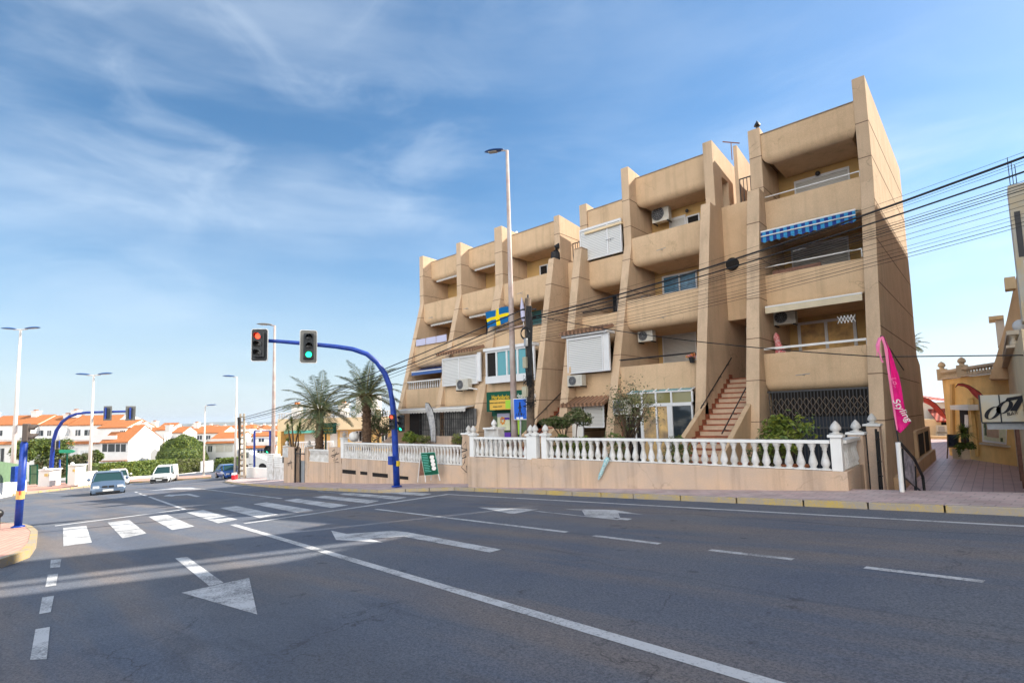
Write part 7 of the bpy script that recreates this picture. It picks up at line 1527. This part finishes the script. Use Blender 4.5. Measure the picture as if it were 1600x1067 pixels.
zu3 = hy(1460,628)[1]; b = MB(); b.box(xa-2,x1+2,Yh+3.2,Yh+8,-2.4,zu3); b.build('wall', T['whitewall'], t); b = MB(); b.add([(xa-1,Yh+2.8,hy(1448,622)[1]+.1),(x1+2,Yh+2.8,hy(1485,634)[1]),(x1+2,Yh+8,hy(1485,632)[1]),(xa-1,Yh+8,hy(1448,620)[1]+.3)], [(0,1,2,3)]); b.build('roof', T['roofred'], t)
for i, py in enumerate((670,681)): x, z = hy(1474,py); MB().box(x-.4,x+.4,Yh-.35,Yh,z-.3,z+.3).build('air_conditioner', T['acbody'], t); MB().box(x-.28,x+.1,Yh-.37,Yh-.35,z-.2,z+.2).build('fan', T['grey'], t)
x, z = hy(1480,662); MB().box(x-.35,x+.35,Yh-.03,Yh,z-.3,z+.3).build('window', T['dark'], t)
t = thing('low_wall', 'low cream wall with small openings across the end of the alley', 'wall', (-3,49,-2.36)); v0, v1 = onY(1441,690,48), onY(1483,690,48); MB().box(v0.x-3,v1.x+.5,48,48.3,-2.45,onY(1460,681,48).z).build('wall', T['cream'], t)
# things above the bar
sb_ = thing('vertical_sign', 'tall pale vertical sign column with a dark recess high at the right edge', 'sign', (.8,18,2)); MB().box(.67,1.0,18,18.7,2.0,5.45).build('column', T['signboard'], sb_, bevel=.01); MB().box(.73,.84,17.98,18.0,3.6,4.75).build('dark_panel', T['darkmetal'], sb_)
MB().box(.80,.90,17.97,18.0,2.1,3.5).build('light_strip', T['white'], sb_)
b = MB()
for dx in (.02,.06,.10): b.tube([(.70+dx*1.5,18.2,5.4),(.70+dx*1.5,18.2,6.3-dx*3)], .008, 4)
b.build('rod', T['darkmetal'], sb_)
sw = thing('slanted_building', 'tan slanted fin wall of the neighbouring block rising above the bar at the right edge', 'building', (1.5,26.5,zt)); P = [onY(x,y,26.5) for x,y in ((1545,592),(1557,556),(1573,500),(1588,430),(1598,400),(1660,400),(1670,592))]
b = MB(); n = len(P); b.add([tuple(p) for p in P]+[(p.x+.2,p.y+6,p.z) for p in P], [tuple(range(n)), tuple(range(n,2*n))[::-1]]+[(i,(i+1)%n,n+(i+1)%n,n+i) for i in range(n)]); b.build('fin_wall', T['stucco'], sw, recalc=True)
for (x0_,y0_,x1_,y1_) in ((1555,500,1573,540),): p, q = onY(x0_,y0_,30), onY(x1_,y1_,30); MB().box(p.x,q.x,30,31,q.z,p.z).build('bay', T['whitewall'], sw); MB().box(p.x-.2,q.x,29.8,31,p.z,p.z+.15).build('eave', T['cream'], sw)
p, q = onY(1569,434,25), onY(1588,450,25); MB().box(p.x,q.x,25,25.6,q.z,p.z).build('louvre', T['cream'], sw)
for i, (px, py, Y) in enumerate(((1577,549,26.2),(1586,526,21.8),(1595,509,19.2))):
    c = onY(px,py,Y); t = thing('globe_lamp', ['white globe lamp farthest along the bar balustrade','middle white globe lamp on the bar balustrade','white globe lamp nearest the right edge on the bar balustrade'][i], 'lamp', (WX,Y,zr_+.1), 'globe lamps on the balustrade'); MB().ball(c, .17, 14).build('globe', T['white'], t, smooth=True); MB().tube([c-Vector((0,0,.15)), (c.x,c.y,zr_)], .03, 6).build('stem', T['black'], t)
# blocks across the alley inferred from the street shade, then added unseen shadow casters
for nm, (x0_,x1_,y0_,y1_,zt_) in (('tall stepped apartment block across the alley, beyond the right edge of the view',(3.2,14,8.5,22.9,22)),('rear apartment block with pointed parapet behind the bar, beyond the right edge',(3.2,14,29.6,48,14.4))):
    t = thing('apartment_building', nm, 'apartment building', ((x0_+x1_)/2,(y0_+y1_)/2,-2.36)); MB().box(x0_,x1_,y0_,y1_,-2.4,zt_).build('wall', T['stucco'], t, bevel=.02)
    for k in range(int((y1_-y0_)/3.2)):
        for z in [v*2.8 for v in range(0,int(zt_/2.8))]: MB().box(x0_-.03,x0_,y0_+.8+k*3.2,y0_+2.2+k*3.2,z,z+1.4).build('window', T['glass'], t) if k % 2 == 0 else None
    if zt_ < 20:
        MB().box(x0_,x0_+.2,y0_,y1_,zt_,zt_+.5).build('parapet', T['stucco'], t)

t = thing('shade_tower', 'tall slender unseen tower added between the neighbouring blocks to cast a dark band on the road', 'tower', (3.6,27.6,-2.36)); MB().box(3.2,3.7,26.0,29.4,-2.4,30).build('wall', T['stucco'], t, bevel=.02)  # added out of view, shaped to throw the dark band across the road
t = thing('shade_block', 'lower unseen block added beside the tall block to end the sunlit strip on the road', 'building', (6,24.5,-2.36)); MB().box(3.25,12,22.91,25.99,-2.4,15.1).build('wall', T['stucco'], t, bevel=.02)  # added unseen mass, its height set to cut off the sunlit strip
t = thing('shadow_mast', 'tall thin unseen mast added to cast a thin shadow line on the road', 'mast', (3.3,24.4,-2.36)); MB().tube([(3.3,24.4,-2.4),(3.3,24.4,26)], [.14,.09], 10).build('pole', T['grey'], t)  # added out of view for the thin dark line within the sunlit strip

# ------------------------------------------------------------------ air
hz_ = MB().box(-13500,13500,-13500,13500,-130,130).build('haze', [])
hz_['kind'] = 'stuff'
hm = bpy.data.materials.new('haze air'); hm.use_nodes = True; hn = hm.node_tree.nodes; hn.remove(hn['Principled BSDF'])
pv = hn.new('ShaderNodeVolumePrincipled'); pv.inputs['Color'].default_value = (.72,.83,1,1); pv.inputs['Density'].default_value = .00007; pv.inputs['Anisotropy'].default_value = .2
hm.node_tree.links.new(pv.outputs[0], hn['Material Output'].inputs['Volume']); hz_.data.materials.append(hm)
